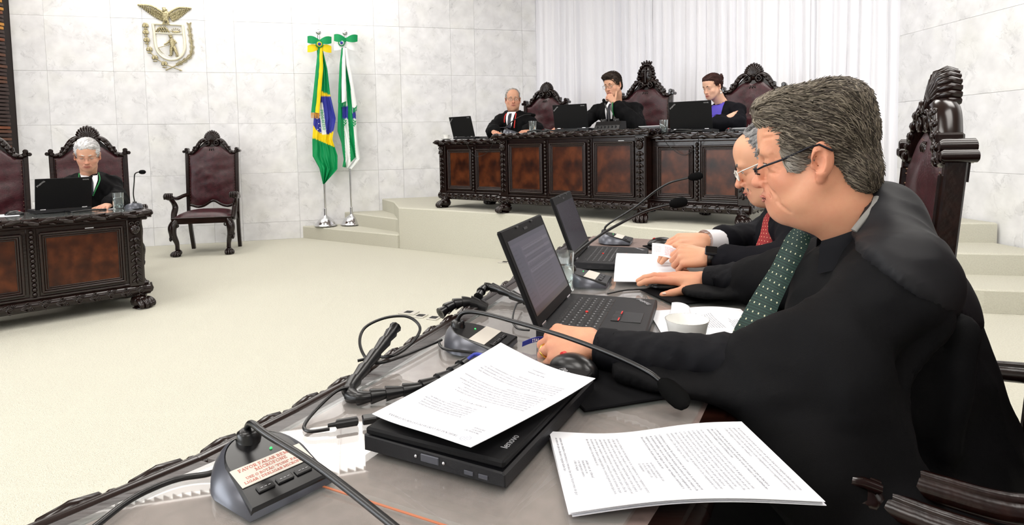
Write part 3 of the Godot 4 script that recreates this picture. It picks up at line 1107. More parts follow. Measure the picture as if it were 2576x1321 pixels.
func make_chair(called: String, label: String, grand := false) -> Node3D:
	var t := thing(called, label, "chair")
	var g := Geo.new()
	var lift := 0.0
	# leather back
	var nx := 30
	var ny := 34
	var pts := PackedVector3Array()
	var nz := fnl(91 if grand else 17, 5.0, 2)
	var wr := fnl(19, 2.4, 2)
	for j in ny:
		for i in nx:
			var u := float(i) / (nx - 1)
			var w := float(j) / (ny - 1)
			var x := lerpf(-0.275, 0.275, u)
			var y := lerpf(leather_top(x) + 0.01, leather_low(x) - 0.008, w)
			var edge := pow(maxf(0.0, sin(PI * u) * sin(PI * w)), 0.35)
			var bulge := 0.008 + 0.028 * edge + 0.006 * edge * nz.get_noise_2d(x, y) + 0.012 * edge * wr.get_noise_2d(x * 0.6 + y * 0.5, y * 1.6 - x * 0.7)
			pts.append(back_at(x, y, bulge))
	g.sheet(pts, nx, ny, 0.0, true)
	part(t, "back_leather", g, M.leather)
	g = Geo.new()
	for j in ny:
		for i in nx:
			pts[j * nx + i] = Vector3(pts[j * nx + i].x, pts[j * nx + i].y, back_at(0, pts[j * nx + i].y, -0.028).z)
	g.sheet(pts, nx, ny, 0.0, false)
	part(t, "back_lining", g, M.wood)
	# nails round the leather
	g = Geo.new()
	for k in 25:
		var x := lerpf(-0.262, 0.262, k / 24.0)
		g.ball(back_at(x, leather_top(x) - 0.014, 0.014), Vector3.ONE * 0.0052, Basis(), 6, 4)
		g.ball(back_at(x, leather_low(x) + 0.016, 0.014), Vector3.ONE * 0.0052, Basis(), 6, 4)
	for k in 17:
		for s in [-1.0, 1.0]:
			g.ball(back_at(s * 0.262, lerpf(0.61, 1.17, k / 16.0), 0.014), Vector3.ONE * 0.0052, Basis(), 6, 4)
	part(t, "nail_trim", g, M.nail).set_meta("kind", "stuff")
	# posts, carried down as the rear legs
	for s in [-1.0, 1.0]:
		g = Geo.new()
		var low := [Vector3(s * 0.278, 0, -0.33), Vector3(s * 0.284, 0.25, -0.275), Vector3(s * 0.29, 0.47, -0.25)]
		for k in 2:
			var a: Vector3 = low[k]
			var b: Vector3 = low[k + 1]
			var d := b - a
			g.box((a + b) * 0.5, Vector3(0.042, d.length() + 0.01, 0.046), 0.004, Basis(Vector3.RIGHT, d.normalized(), Vector3.RIGHT.cross(d.normalized())))
		part(t, "rear_leg", g, M.wood)
		g = Geo.new()
		var a2 := back_at(s * 0.292, 0.46)
		var b2 := back_at(s * 0.296, 1.245)
		var d2 := b2 - a2
		g.box((a2 + b2) * 0.5, Vector3(0.036, d2.length(), 0.052), 0.005, Basis(Vector3.RIGHT, d2.normalized(), Vector3.RIGHT.cross(d2.normalized())))
		g.box((a2 + b2) * 0.5 + Vector3(-s * 0.02, 0.02, 0.016), Vector3(0.012, d2.length() * 0.82, 0.03), 0.005, Basis(Vector3.RIGHT, d2.normalized(), Vector3.RIGHT.cross(d2.normalized())))
		part(t, "back_post", g, M.wood)
		# knobs at the top of the post: rolls that run from front to back
		g = Geo.new()
		for q in [[0.296, 1.272, 0.021], [0.324, 1.246, 0.018], [0.29, 1.245, 0.02]]:
			g.tube([back_at(s * q[0], q[1], -0.044), back_at(s * q[0], q[1], -0.04), back_at(s * q[0], q[1], 0.036), back_at(s * q[0], q[1], 0.042)], [q[2] * 0.7, q[2], q[2], q[2] * 0.7], 12)
		part(t, "finial", g, M.carved)
	# lower rail
	g = Geo.new()
	var line := []
	for k in 21:
		var x := lerpf(-0.285, 0.285, k / 20.0)
		line.append(back_at(x, leather_low(x) - 0.012, 0.0))
	g.tube(line, 0.02, 8, true, 1.2, Vector3.BACK)
	part(t, "back_rail", g, M.wood)
	# crest: S-curves ending in volutes, a shell in the middle
	g = Geo.new()
	for s in [-1.0, 1.0]:
		var q := []
		for p in [[0.3, 1.236], [0.262, 1.226], [0.222, 1.238], [0.19, 1.272], [0.168, 1.316], [0.135, 1.366], [0.092, 1.392], [0.05, 1.384], [0.03, 1.352], [0.046, 1.324], [0.074, 1.33], [0.074, 1.355], [0.056, 1.356]]:
			q.append(back_at(s * p[0], p[1], 0.0))
		var path := curve(q, 5)
		var rr := []
		for k in path.size():
			var f := float(k) / (path.size() - 1)
			rr.append(0.024 if f < 0.5 else lerpf(0.024, 0.009, (f - 0.5) * 2.0))
		g.tube(path, rr, 9, true, 1.55, Vector3.BACK)
		# step on the shoulder, and leaves lying along the curve
		g.box(back_at(s * 0.208, 1.285, 0.0), Vector3(0.02, 0.05, 0.07), 0.006)
		for k in 5:
			var p := back_at(s * (0.235 - 0.026 * k), 1.212 + 0.034 * k, 0.028)
			petal(g, p, Vector3(-s * 0.6, 0.75, 0), Vector3.BACK, 0.05, 0.014, 0.014)
			petal(g, p + Vector3(s * 0.006, 0.008, 0), Vector3(s * 0.1, 0.9, 0), Vector3.BACK, 0.03, 0.012, 0.012)
		spiral(g, back_at(s * 0.055, 1.345, 0.03), Vector3.RIGHT * s, Vector3.UP, 0.036, 1.4, PI * 0.6, -1.0, 0.009)
	# the flat wood behind
	var pl := PackedVector2Array()
	for k in 33:
		var x := lerpf(-0.29, 0.29, k / 32.0)
		pl.append(Vector2(x, leather_top(x) - 0.02))
	for k in 33:
		var x := lerpf(0.29, -0.29, k / 32.0)
		pl.append(Vector2(x, leather_top(x) + 0.05 + 0.05 * smoothstep(0.16, 0.02, absf(x))))
	g.xf = Transform3D(Basis(Vector3.RIGHT, -0.084), Vector3(0, 0, -0.21))
	g.prism(pl, -0.035, -0.005, 0.004)
	g.xf = Transform3D()
	for k in 3:
		petal(g, back_at((k - 1) * 0.018, 1.285, 0.02), Vector3((k - 1) * 0.3, -1, 0), Vector3.BACK, 0.04, 0.009, 0.012)
	part(t, "crest_rail", g, M.carved)
	g = Geo.new()
	if not grand:
		for k in 13:
			var an := lerpf(-1.4, 1.4, k / 12.0)
			var ln := 0.105 - 0.02 * absf(an)
			g.tube([back_at(sin(an) * 0.012, 1.388, 0.01), back_at(sin(an) * ln * 0.55, 1.392 + cos(an) * ln * 0.55, 0.022), back_at(sin(an) * ln, 1.392 + cos(an) * ln, 0.012), back_at(sin(an) * (ln + 0.012), 1.392 + cos(an) * (ln + 0.01), -0.014), back_at(sin(an) * ln, 1.392 + cos(an) * ln, -0.04)], [0.004, 0.0095, 0.0125, 0.0135, 0.0125], 7)
		g.ball(back_at(0, 1.41, -0.016), Vector3(0.088, 0.085, 0.034), Basis(), 14, 8)
		for s in [-1.0, 1.0]:
			petal(g, back_at(s * 0.02, 1.37, 0.03), Vector3(s * 0.6, 0.8, 0), Vector3.BACK, 0.06, 0.01, 0.012)
		part(t, "shell_crest", g, M.carved)
	else:
		# the presiding chair: a leafy cartouche round a pair of scales
		g.ball(back_at(0, 1.47, -0.01), Vector3(0.085, 0.115, 0.03), Basis(), 14, 8)
		for k in 22:
			var an := TAU * k / 22.0
			var p := back_at(sin(an) * 0.082, 1.47 + cos(an) * 0.112, 0.006)
			petal(g, p - Vector3(sin(an), cos(an), 0) * 0.012, Vector3(sin(an) + 0.5 * cos(an), cos(an) - 0.5 * sin(an), 0.1), Vector3.BACK, 0.036 + 0.005 * (k % 2), 0.022, 0.028)
		for k in 5:
			petal(g, back_at((k - 2) * 0.022, 1.585, 0.0), Vector3((k - 2) * 0.25, 1, 0), Vector3.BACK, 0.055 - 0.008 * absf(k - 2), 0.013, 0.022)
		for s in [-1.0, 1.0]:
			for k in 5:
				petal(g, back_at(s * (0.085 + 0.03 * k), 1.415 - 0.04 * k, 0.0), Vector3(s * 0.45, 0.85, 0), Vector3.BACK, 0.045, 0.024, 0.024)
		g.box(back_at(0, 1.46, 0.032), Vector3(0.012, 0.16, 0.014), 0.003)
		g.box(back_at(0, 1.515, 0.036), Vector3(0.1, 0.01, 0.012), 0.003)
		for s in [-1.0, 1.0]:
			g.ball(back_at(s * 0.045, 1.455, 0.034), Vector3(0.024, 0.009, 0.014), Basis(), 8, 4)
			g.tube([back_at(s * 0.045, 1.515, 0.036), back_at(s * 0.03, 1.458, 0.036)], 0.003, 4)
			g.tube([back_at(s * 0.045, 1.515, 0.036), back_at(s * 0.062, 1.458, 0.036)], 0.003, 4)
		g.ball(back_at(0, 1.545, 0.034), Vector3.ONE * 0.016, Basis(), 8, 5)
		part(t, "cartouche", g, M.carved)
	# seat
	g = Geo.new()
	var sp := PackedVector2Array([Vector2(-0.33, 0.27), Vector2(0.33, 0.27), Vector2(0.29, -0.26), Vector2(-0.29, -0.26)])
	var fl := PackedVector2Array()
	for q in sp: fl.append(Vector2(q.x, -q.y))
	g.xf = Transform3D(Basis(Vector3.RIGHT, Vector3(0, 0, -1), Vector3.UP), Vector3.ZERO)
	g.prism(fl, 0.385, 0.462, 0.006)
	g.xf = Transform3D()
	part(t, "seat_rail", g, M.wood)
	g = Geo.new()
	pts = PackedVector3Array()
	for j in 16:
		for i in 16:
			var u := i / 15.0 * 2.0 - 1.0
			var w := j / 15.0 * 2.0 - 1.0
			var hw := lerpf(0.285, 0.32, (w + 1.0) * 0.5)
			pts.append(Vector3(u * hw, 0.462 + 0.075 * pow(maxf(0.0, (1.0 - pow(absf(u), 3.0)) * (1.0 - pow(absf(w), 3.0))), 0.6), w * 0.25 + 0.006))
	g.sheet(pts, 16, 16, 0.0, true)
	part(t, "seat_cushion", g, M.leather)
	# legs, arms
	for s in [-1.0, 1.0]:
		g = Geo.new()
		g.tube(curve([Vector3(s * 0.29, 0.42, 0.235), Vector3(s * 0.322, 0.35, 0.268), Vector3(s * 0.318, 0.26, 0.268), Vector3(s * 0.29, 0.16, 0.245), Vector3(s * 0.285, 0.08, 0.25)], 5), [0.042, 0.045, 0.047, 0.048, 0.049, 0.049, 0.048, 0.046, 0.044, 0.041, 0.039, 0.036, 0.034, 0.031, 0.029, 0.027, 0.025, 0.024, 0.024, 0.025, 0.026], 10)
		for k in 5:
			petal(g, Vector3(s * 0.325, 0.385 - 0.028 * k, 0.29), Vector3(s * 0.25 * ((k % 2) * 2 - 1), -1, 0), Vector3(s * 0.5, 0, 1), 0.075, 0.014, 0.022)
			petal(g, Vector3(s * (0.345), 0.37 - 0.03 * k, 0.262), Vector3(0, -1, -0.3 * ((k % 2) * 2 - 1)), Vector3(s, 0, 0.3), 0.07, 0.013, 0.02)
		spiral(g, Vector3(s * 0.27, 0.372, 0.275), Vector3.RIGHT * s, Vector3.UP, 0.026, 1.2, 0.0, -1.0, 0.01)
		var leg := part(t, "front_leg", g, M.carved)
		g = Geo.new()
		paw(g, Vector3(s * 0.287, 0.0, 0.25), Vector3(s * 0.35, 0, 1).normalized(), 0.1)
		part(leg, "paw_foot", g, M.carved)
		g = Geo.new()
		g.tube(curve([Vector3(s * 0.296, 0.7, -0.262), Vector3(s * 0.318, 0.692, -0.16), Vector3(s * 0.352, 0.668, -0.04), Vector3(s * 0.358, 0.682, 0.08), Vector3(s * 0.362, 0.704, 0.18)], 6), 0.027, 9, true, 0.72, Vector3.UP)
		g.tube(curve([Vector3(s * 0.3, 0.716, -0.25), Vector3(s * 0.318, 0.708, -0.16), Vector3(s * 0.352, 0.685, -0.04), Vector3(s * 0.358, 0.698, 0.08), Vector3(s * 0.362, 0.718, 0.17)], 6), 0.011, 6)
		var arm := part(t, "arm", g, M.wood)
		g = Geo.new()
		g.ball(Vector3(s * 0.362, 0.708, 0.205), Vector3(0.046, 0.04, 0.05), Basis(), 10, 7)
		for k in 5:
			var u := (k - 2) * 0.018
			g.tube(curve([Vector3(s * 0.362 + u * 0.6, 0.735, 0.17), Vector3(s * 0.362 + u, 0.748, 0.212), Vector3(s * 0.362 + u * 1.1, 0.725, 0.252), Vector3(s * 0.362 + u, 0.685, 0.245)], 3), 0.0095, 6)
		part(arm, "carved_hand_grip", g, M.carved)
		g = Geo.new()
		g.tube(curve([Vector3(s * 0.37, 0.69, 0.16), Vector3(s * 0.352, 0.635, 0.1), Vector3(s * 0.336, 0.57, 0.09), Vector3(s * 0.338, 0.5, 0.14), Vector3(s * 0.33, 0.43, 0.19)], 5), [0.022, 0.022, 0.022, 0.023, 0.024, 0.025, 0.026, 0.027, 0.028, 0.029, 0.03, 0.03, 0.031, 0.031, 0.031, 0.03, 0.03, 0.029, 0.028, 0.028, 0.028], 9, true, 1.2)
		part(t, "arm_support", g, M.wood)
	return t

func dup(o: Node3D, at: Vector3, turn: float, label: String, group := "", scale := 1.0) -> Node3D:
	var r: Node3D = o.duplicate()
	r.name = numbered(String(o.name).rstrip("0123456789").trim_suffix("_"))
	add_child(r)
	r.position = at
	r.rotation.y = turn
	r.scale = Vector3.ONE * scale
	r.set_meta("label", label)
	if group: r.set_meta("group", group)
	return r

func turn_of(front: Vector3) -> float:
	return atan2(front.x, front.z)

func build_chairs() -> void:
	var gr := "tall carved armchairs"
	var a := make_chair("armchair", "empty carved armchair with burgundy leather standing alone against the marble wall")
	a.set_meta("group", gr)
	a.position = Vector3(-3.77, 0, -7.42)
	a.rotation.y = turn_of(Vector3(0.2, 0, 1))
	var ln := Vector3(0.678, 0, 0.735)
	dup(a, Vector3(-3.92, 0, -5.62), turn_of(ln) - 0.1, "carved armchair behind the white-haired man at the left desk", gr)
	dup(a, Vector3(-4.49, 0, -5.09), turn_of(ln) - 0.1, "carved leather armchair cut off by the left edge of the picture", gr)
	dup(a, Vector3(0.29, 0.51, -7.70), turn_of(DN) + 0.1, "carved armchair behind the man with red cord on his robe", gr, 1.03)
	dup(a, Vector3(2.34, 0.51, -6.05), turn_of(DN) + 0.05, "carved shell-topped armchair behind the woman at the high bench", gr, 1.02)
	var g := make_chair("presiding_armchair", "tallest carved armchair, with scales of justice on its crest, behind the bench", true)
	g.set_meta("group", gr)
	g.position = Vector3(1.40, 0.51, -6.84)
	g.rotation.y = turn_of(DN) + 0.05
	g.scale = Vector3.ONE * 1.04
	var fm := Vector3(-0.93, 0, -0.37)
	dup(a, Vector3(1.0, 0, -1.95), turn_of(Vector3(-0.915, 0, -0.403)), "near carved armchair with tall leather back behind the man in red tie", gr, 0.955)
	var own := dup(a, Vector3(0.845, 0, -1.175), turn_of(Vector3(-0.93, 0, -0.37)), "carved armchair in which the foreground man in black robe sits", gr, 0.955)
	own.scale = Vector3(0.86, 1.0, 0.955)
	dup(a, Vector3(0.585, 0, -0.53), turn_of(Vector3(-0.93, 0, -0.37)), "carved armchair nearest the camera, only its glossy arm in view", gr, 0.955)

# ---------------------------------------------------------------- the carved desks
func panel_bay(root: Node, xf: Transform3D, x0: float, x1: float, y0: float, y1: float) -> void:
	var g := Geo.new()
	g.xf = xf
	var cx := (x0 + x1) * 0.5
	var cy := (y0 + y1) * 0.5
	g.box(Vector3(cx, cy, 0.0), Vector3(x1 - x0 - 0.03, y1 - y0 - 0.03, 0.016), 0.006)
	var p := part(root, "panel", g, M.burl)
	g = Geo.new()
	g.xf = xf
	for k in 3:
		var o: float = [0.0, 0.016, 0.03][k]
		var r: float = [0.011, 0.008, 0.005][k]
		var z: float = [0.014, 0.01, 0.009][k]
		for s in [-1.0, 1.0]:
			var xx: float = cx + s * ((x1 - x0) * 0.5 - o)
			var yy: float = cy + s * ((y1 - y0) * 0.5 - o)
			g.tube([Vector3(xx, y0 + o, z), Vector3(xx, y1 - o, z)], r, 6)
			g.tube([Vector3(x0 + o, yy, z), Vector3(x1 - o, yy, z)], r, 6)
	part(p, "moulding", g, M.wood)

# one run of desk: front along local x from 0 to length, front face at z = 0, facing +z
func desk_run(root: Node3D, xf: Transform3D, length: float, high: float, deep: float, bays: Array, strips: Array, figures: Array, feet: Array, ends := [true, true]) -> void:
	var g := Geo.new()
	g.xf = xf
	g.box(Vector3(length * 0.5, (0.15 + high - 0.05) * 0.5, -0.22), Vector3(length, high - 0.2, 0.44), 0.004)
	part(root, "carcass", g, M.wood)
	for b in bays:
		panel_bay(root, xf, b[0], b[1], 0.235, high - 0.115)
	for s in strips:
		g = Geo.new()
		g.xf = xf
		g.box(Vector3(s, (high + 0.14) * 0.5, 0.004), Vector3(0.062, high - 0.24, 0.014), 0.004)
		bud_strip(g, Vector3(s, high - 0.08, 0.014), Vector3(s, 0.21, 0.014), Vector3(0, 0, 1), 0.046, 0.036)
		part(root, "carved_strip", g, M.carved)
	for s in figures:
		g = Geo.new()
		g.xf = xf
		g.box(Vector3(s, (high + 0.14) * 0.5, 0.012), Vector3(0.1, high - 0.22, 0.026), 0.006)
		figure_strip(g, Vector3(s, high - 0.075, 0.026), Vector3(s, 0.2, 0.026), Vector3(0, 0, 1), 0.088)
		part(root, "carved_figure", g, M.carved)
	# base moulding
	g = Geo.new()
	g.xf = xf
	var z1 := 0.0
	g.tube([Vector3(-0.03, 0.147, -0.01), Vector3(length + 0.03, 0.147, -0.01)], 0.05, 10, true, 0.9)
	acanthus_band(g, Vector3(-0.02, 0.147, 0.034), Vector3(length + 0.02, 0.147, 0.034), Vector3(0, 0, 1), 0.085, 0.1, 0.013)
	g.tube([Vector3(-0.02, 0.197, 0.004), Vector3(length + 0.02, 0.197, 0.004)], 0.014, 6)
	for e in 2:
		if ends[e]:
			var xx := -0.01 if e == 0 else length + 0.01
			var od := Vector3.LEFT if e == 0 else Vector3.RIGHT
			g.tube([Vector3(xx, 0.147, 0.0), Vector3(xx, 0.147, -0.44)], 0.048, 10, true, 0.9)
			acanthus_band(g, Vector3(xx, 0.147, 0.0) + od * 0.036, Vector3(xx, 0.147, -0.44) + od * 0.036, od, 0.085, 0.1, 0.013)
	part(root, "base_moulding", g, M.carved)
	# top with a carved edge
	g = Geo.new()
	g.xf = xf
	var ox := 0.07
	var a0 := -ox if ends[0] else 0.0
	var a1 := length + (ox if ends[1] else 0.0)
	g.box(Vector3((a0 + a1) * 0.5, high - 0.022, -deep * 0.5 + 0.005), Vector3(a1 - a0 - 0.02, 0.044, deep + 0.11), 0.008)
	g.box(Vector3((a0 + a1) * 0.5, high - 0.058, -deep * 0.5), Vector3(a1 - a0 - 0.07, 0.03, deep + 0.05), 0.008)
	var top := part(root, "desk_top", g, M.wood)
	g = Geo.new()
	g.xf = xf
	leaf_band(g, Vector3(a0, high - 0.022, 0.06), Vector3(a1, high - 0.022, 0.06), Vector3(0, 0, 1), 0.056, 0.1, 0.014)
	for e in 2:
		if ends[e]:
			var xx := a0 if e == 0 else a1
			var od := Vector3.LEFT if e == 0 else Vector3.RIGHT
			leaf_band(g, Vector3(xx, high - 0.022, 0.06) - od * 0.008, Vector3(xx, high - 0.022, -deep - 0.04) - od * 0.008, od, 0.056, 0.1, 0.014)
	part(top, "carved_edge", g, M.carved)
	for f in feet:
		g = Geo.new()
		g.xf = xf
		g.tube(curve([Vector3(f[0], 0.15, f[1] - 0.02), Vector3(f[0], 0.1, f[1] - 0.01), Vector3(f[0], 0.05, f[1] + 0.01)], 3), [0.06, 0.06, 0.058, 0.055, 0.05, 0.05, 0.05], 9)
		paw(g, Vector3(f[0], 0.0, f[1] + 0.02), Vector3(f[2], 0, 1).normalized(), 0.135)
		part(root, "paw_foot", g, M.carved)

func glass_plate(poly: Array, y: float, label: String) -> void:
	var g := Geo.new()
	extrude_floor(g, poly, y + 0.0004, y + 0.006, 0.0)
	single("glass_plate", g, M.pane, label, "glass plate", Vector3.ZERO, 0.0, "glass plates on the desks")

func build_desks() -> void:
	# left desk
	var la := Vector3(0.735, 0, -0.678)
	var ln := Vector3(0.678, 0, 0.735)
	var corner := Vector3(-2.97, 0, -4.80)
	var lx := Transform3D(Basis(la, Vector3.UP, ln), corner - la * 2.6)
	var t := thing("carved_desk", "long dark carved desk with paw feet at the left of the hall", "desk")
	desk_run(t, lx, 2.6, 0.78, 0.62, [[0.13, 0.64], [0.74, 1.25], [1.35, 1.84], [1.95, 2.46]], [0.69, 1.3, 1.9], [0.06, 2.54], [[0.06, -0.02, -0.5], [2.56, -0.02, 0.6], [2.56, -0.56, 0.9], [0.06, -0.56, -0.9]])
	var g := Geo.new()
	g.xf = lx
	g.box(Vector3(2.25, 0.672, 0.002), Vector3(0.055, 0.016, 0.004), 0.001)
	part(t, "name_tag", g, M.white, "small white inventory tag")
	var q := []
	for k in [[0.05, 0.02], [2.56, 0.02], [2.56, -0.6], [0.05, -0.6]]:
		var p: Vector3 = lx * Vector3(k[0], 0, k[1])
		q.append(Vector2(p.x, p.z))
	glass_plate(q, 0.78, "clear glass plate covering the left desk")
	# the high bench: two wings and a taller, projecting middle
	t = thing("judges_bench", "long three-part carved wooden bench on the carpeted platform", "desk")
	var b := Basis(DU, Vector3.UP, DN)
	var up := Vector3(0, 0.51, 0)
	desk_run(t, Transform3D(b, D0 - DU * 1.04 - DN * 0.13 + up), 1.04, 0.81, 0.72, [[0.13, 0.5], [0.58, 0.97]], [0.54], [0.04], [[0.05, 0.0, -0.6], [0.3, -0.6, -0.3]], [true, false])
	desk_run(t, Transform3D(b, D0 + DU * 1.72 - DN * 0.13 + up), 0.86, 0.81, 0.72, [[0.06, 0.39], [0.48, 0.8]], [0.435], [0.84], [[0.83, 0.0, 0.6]], [false, true])
	desk_run(t, Transform3D(b, D0 + up), 1.72, 0.86, 0.86, [[0.13, 0.56], [0.66, 1.08], [1.18, 1.6]], [0.61, 1.13], [0.06, 1.67], [[0.04, -0.02, -0.7], [1.67, -0.02, 0.3]], [true, true])
	g = Geo.new()
	g.xf = Transform3D(b, D0 + up)
	g.box(Vector3(1.47, 0.752, 0.002), Vector3(0.06, 0.018, 0.004), 0.001)
	part(t, "name_tag", g, M.white, "small white inventory tag")
	for w in [[-1.0, -0.02, -0.2, -0.8, 0.81 + 0.51, "clear glass plate on the left wing of the high bench"], [0.03, 1.69, -0.02, -0.8, 0.86 + 0.51, "clear glass plate on the tall middle of the high bench"], [1.8, 2.56, -0.2, -0.8, 0.81 + 0.51, "clear glass plate on the right wing of the high bench"]]:
		var p := []
		for k in [[w[0], w[2]], [w[1], w[2]], [w[1], w[3]], [w[0], w[3]]]:
			var r: Vector3 = D0 + DU * k[0] + DN * k[1]
			p.append(Vector2(r.x, r.z))
		glass_plate(p, w[4], w[5])
	# the near desk: two straight runs that meet at a mitre
	t = thing("near_desk", "near carved desk with glass-covered top, running from the camera to the hall", "desk")
	var outer := [Vector2(-0.86, -0.37), Vector2(-0.478, -0.878), Vector2(-0.393, -1.035), Vector2(-0.315, -1.2), Vector2(-0.185, -1.53), Vector2(0.0, -2.03), Vector2(0.2, -2.6), Vector2(0.34, -3.0)]
	var inner := [Vector2(-0.36, -0.08), Vector2(0.13, -0.585), Vector2(0.23, -0.745), Vector2(0.36, -0.99), Vector2(0.54, -1.33), Vector2(0.72, -1.69), Vector2(0.98, -2.28), Vector2(1.12, -2.62)]
	for k in 2:
		g = Geo.new()
		var poly := []
		var o2: Array = outer.slice(0, 2) if k == 0 else outer.slice(1)
		var i2: Array = inner.slice(0, 2) if k == 0 else inner.slice(1)
		i2.reverse()
		extrude_floor(g, o2 + i2, 0.735, 0.779, 0.006)
		part(t, "desk_top", g, M.wood)
		g = Geo.new()
		var ins := []
		for p in o2: ins.append(p + Vector2(0.062, 0.0))
		for p in i2: ins.append(p + Vector2(-0.045, 0.0))
		extrude_floor(g, ins, 0.7785, 0.7796, 0.0)
		part(t, "writing_surface", g, M.desk_cover)
		# front and end boards below
		g = Geo.new()
		for m in o2.size() - 1:
			var a := Vector3(o2[m].x + 0.09, 0.42, o2[m].y)
			var d := Vector3(o2[m + 1].x + 0.09, 0.42, o2[m + 1].y)
			var e := (d - a).normalized()
			g.box((a + d) * 0.5, Vector3((d - a).length() + 0.01, 0.63, 0.04), 0.0, Basis(e, Vector3.UP, e.cross(Vector3.UP)))
		part(t, "front_board", g, M.wood)
	g = Geo.new()
	for m in outer.size() - 1:
		var a := Vector3(outer[m].x, 0.765, outer[m].y)
		var d := Vector3(outer[m + 1].x, 0.765, outer[m + 1].y)
		var e := (d - a).normalized()
		var o := Vector3(e.z, 0, -e.x)
		if o.x > 0: o = -o
		near_edge(g, a, d, o)
	part(t, "carved_edge", g, M.carved)
	g = Geo.new()
	for m in inner.size() - 1:
		var a := Vector3(inner[m].x, 0.76, inner[m].y)
		var d := Vector3(inner[m + 1].x, 0.76, inner[m + 1].y)
		g.tube([a, d], 0.016, 8)
	part(t, "inner_edge", g, M.wood)
	for f in [[outer[1], 0.2], [outer[4], 0.2], [outer[7], 0.2], [inner[1], -0.2], [inner[7], -0.3]]:
		g = Geo.new()
		var p: Vector2 = f[0]
		g.box(Vector3(p.x + f[1] * 0.6, 0.13, p.y + (0.1 if p.y < -2.5 else 0.0)), Vector3(0.1, 0.08, 0.1), 0.01)
		paw(g, Vector3(p.x + f[1] * 0.6, 0.0, p.y + (0.1 if p.y < -2.5 else 0.0)), Vector3(-signf(f[1]), 0, 0.2).normalized(), 0.13)
		part(t, "paw_foot", g, M.carved)
	glass_plate([Vector2(-0.418, -0.872), Vector2(-0.26, -1.19), Vector2(-0.13, -1.53), Vector2(0.055, -2.03), Vector2(0.25, -2.56), Vector2(1.0, -2.42), Vector2(0.66, -1.66), Vector2(0.3, -0.975), Vector2(0.08, -0.617)], 0.7797, "large clear glass plate under the laptops on the near desk")
	glass_plate([Vector2(-0.425, -0.878), Vector2(0.075, -0.622), Vector2(-0.4, -0.14), Vector2(-0.79, -0.39)], 0.7797, "clear glass plate on the desk corner nearest the camera")
	g = Geo.new()
	g.box(Vector3(-0.175, 0.7858, -0.738), Vector3(0.52, 0.0012, 0.0032), 0.0, Basis(Vector3.UP, -0.473))
	single("orange_strip", g, M.orange_strip, "thin orange strip in the joint between two glass plates", "strip")

func near_edge(g: Geo, a: Vector3, d: Vector3, o: Vector3) -> void:
	var e := (d - a).normalized()
	g.tube([a - e * 0.004, d + e * 0.004], 0.019, 8)
	var m := int(maxf(1.0, round((d - a).length() / 0.1)))
	var p := (d - a).length() / m
	for i in m:
		var c := a + e * p * (i + 0.5)
		# a long overlapping leaf with a hollow, and a bead roll between leaves
		petal(g, c - e * p * 0.5 + o * 0.004, e + o * 0.14, Vector3.UP, p * 0.96, 0.0145, 0.024, 8)
		petal(g, c - e * p * 0.46 + o * 0.016, e - o * 0.05, Vector3.UP, p * 0.85, 0.0105, 0.021, 7)
		petal(g, c - e * p * 0.2 - o * 0.008 + Vector3(0, 0.006, 0), e + o * 0.35, Vector3.UP, p * 0.6, 0.0075, 0.014, 6)
		g.ball(c + e * p * 0.44 + o * 0.01 + Vector3(0, 0.004, 0), Vector3.ONE * 0.012, Basis(), 7, 5)
		g.ball(c + e * p * 0.5 + o * 0.016, Vector3.ONE * 0.009, Basis(), 6, 4)

# ---------------------------------------------------------------- things on the desks
const TOP := 0.7858     # top of the glass on the near desk

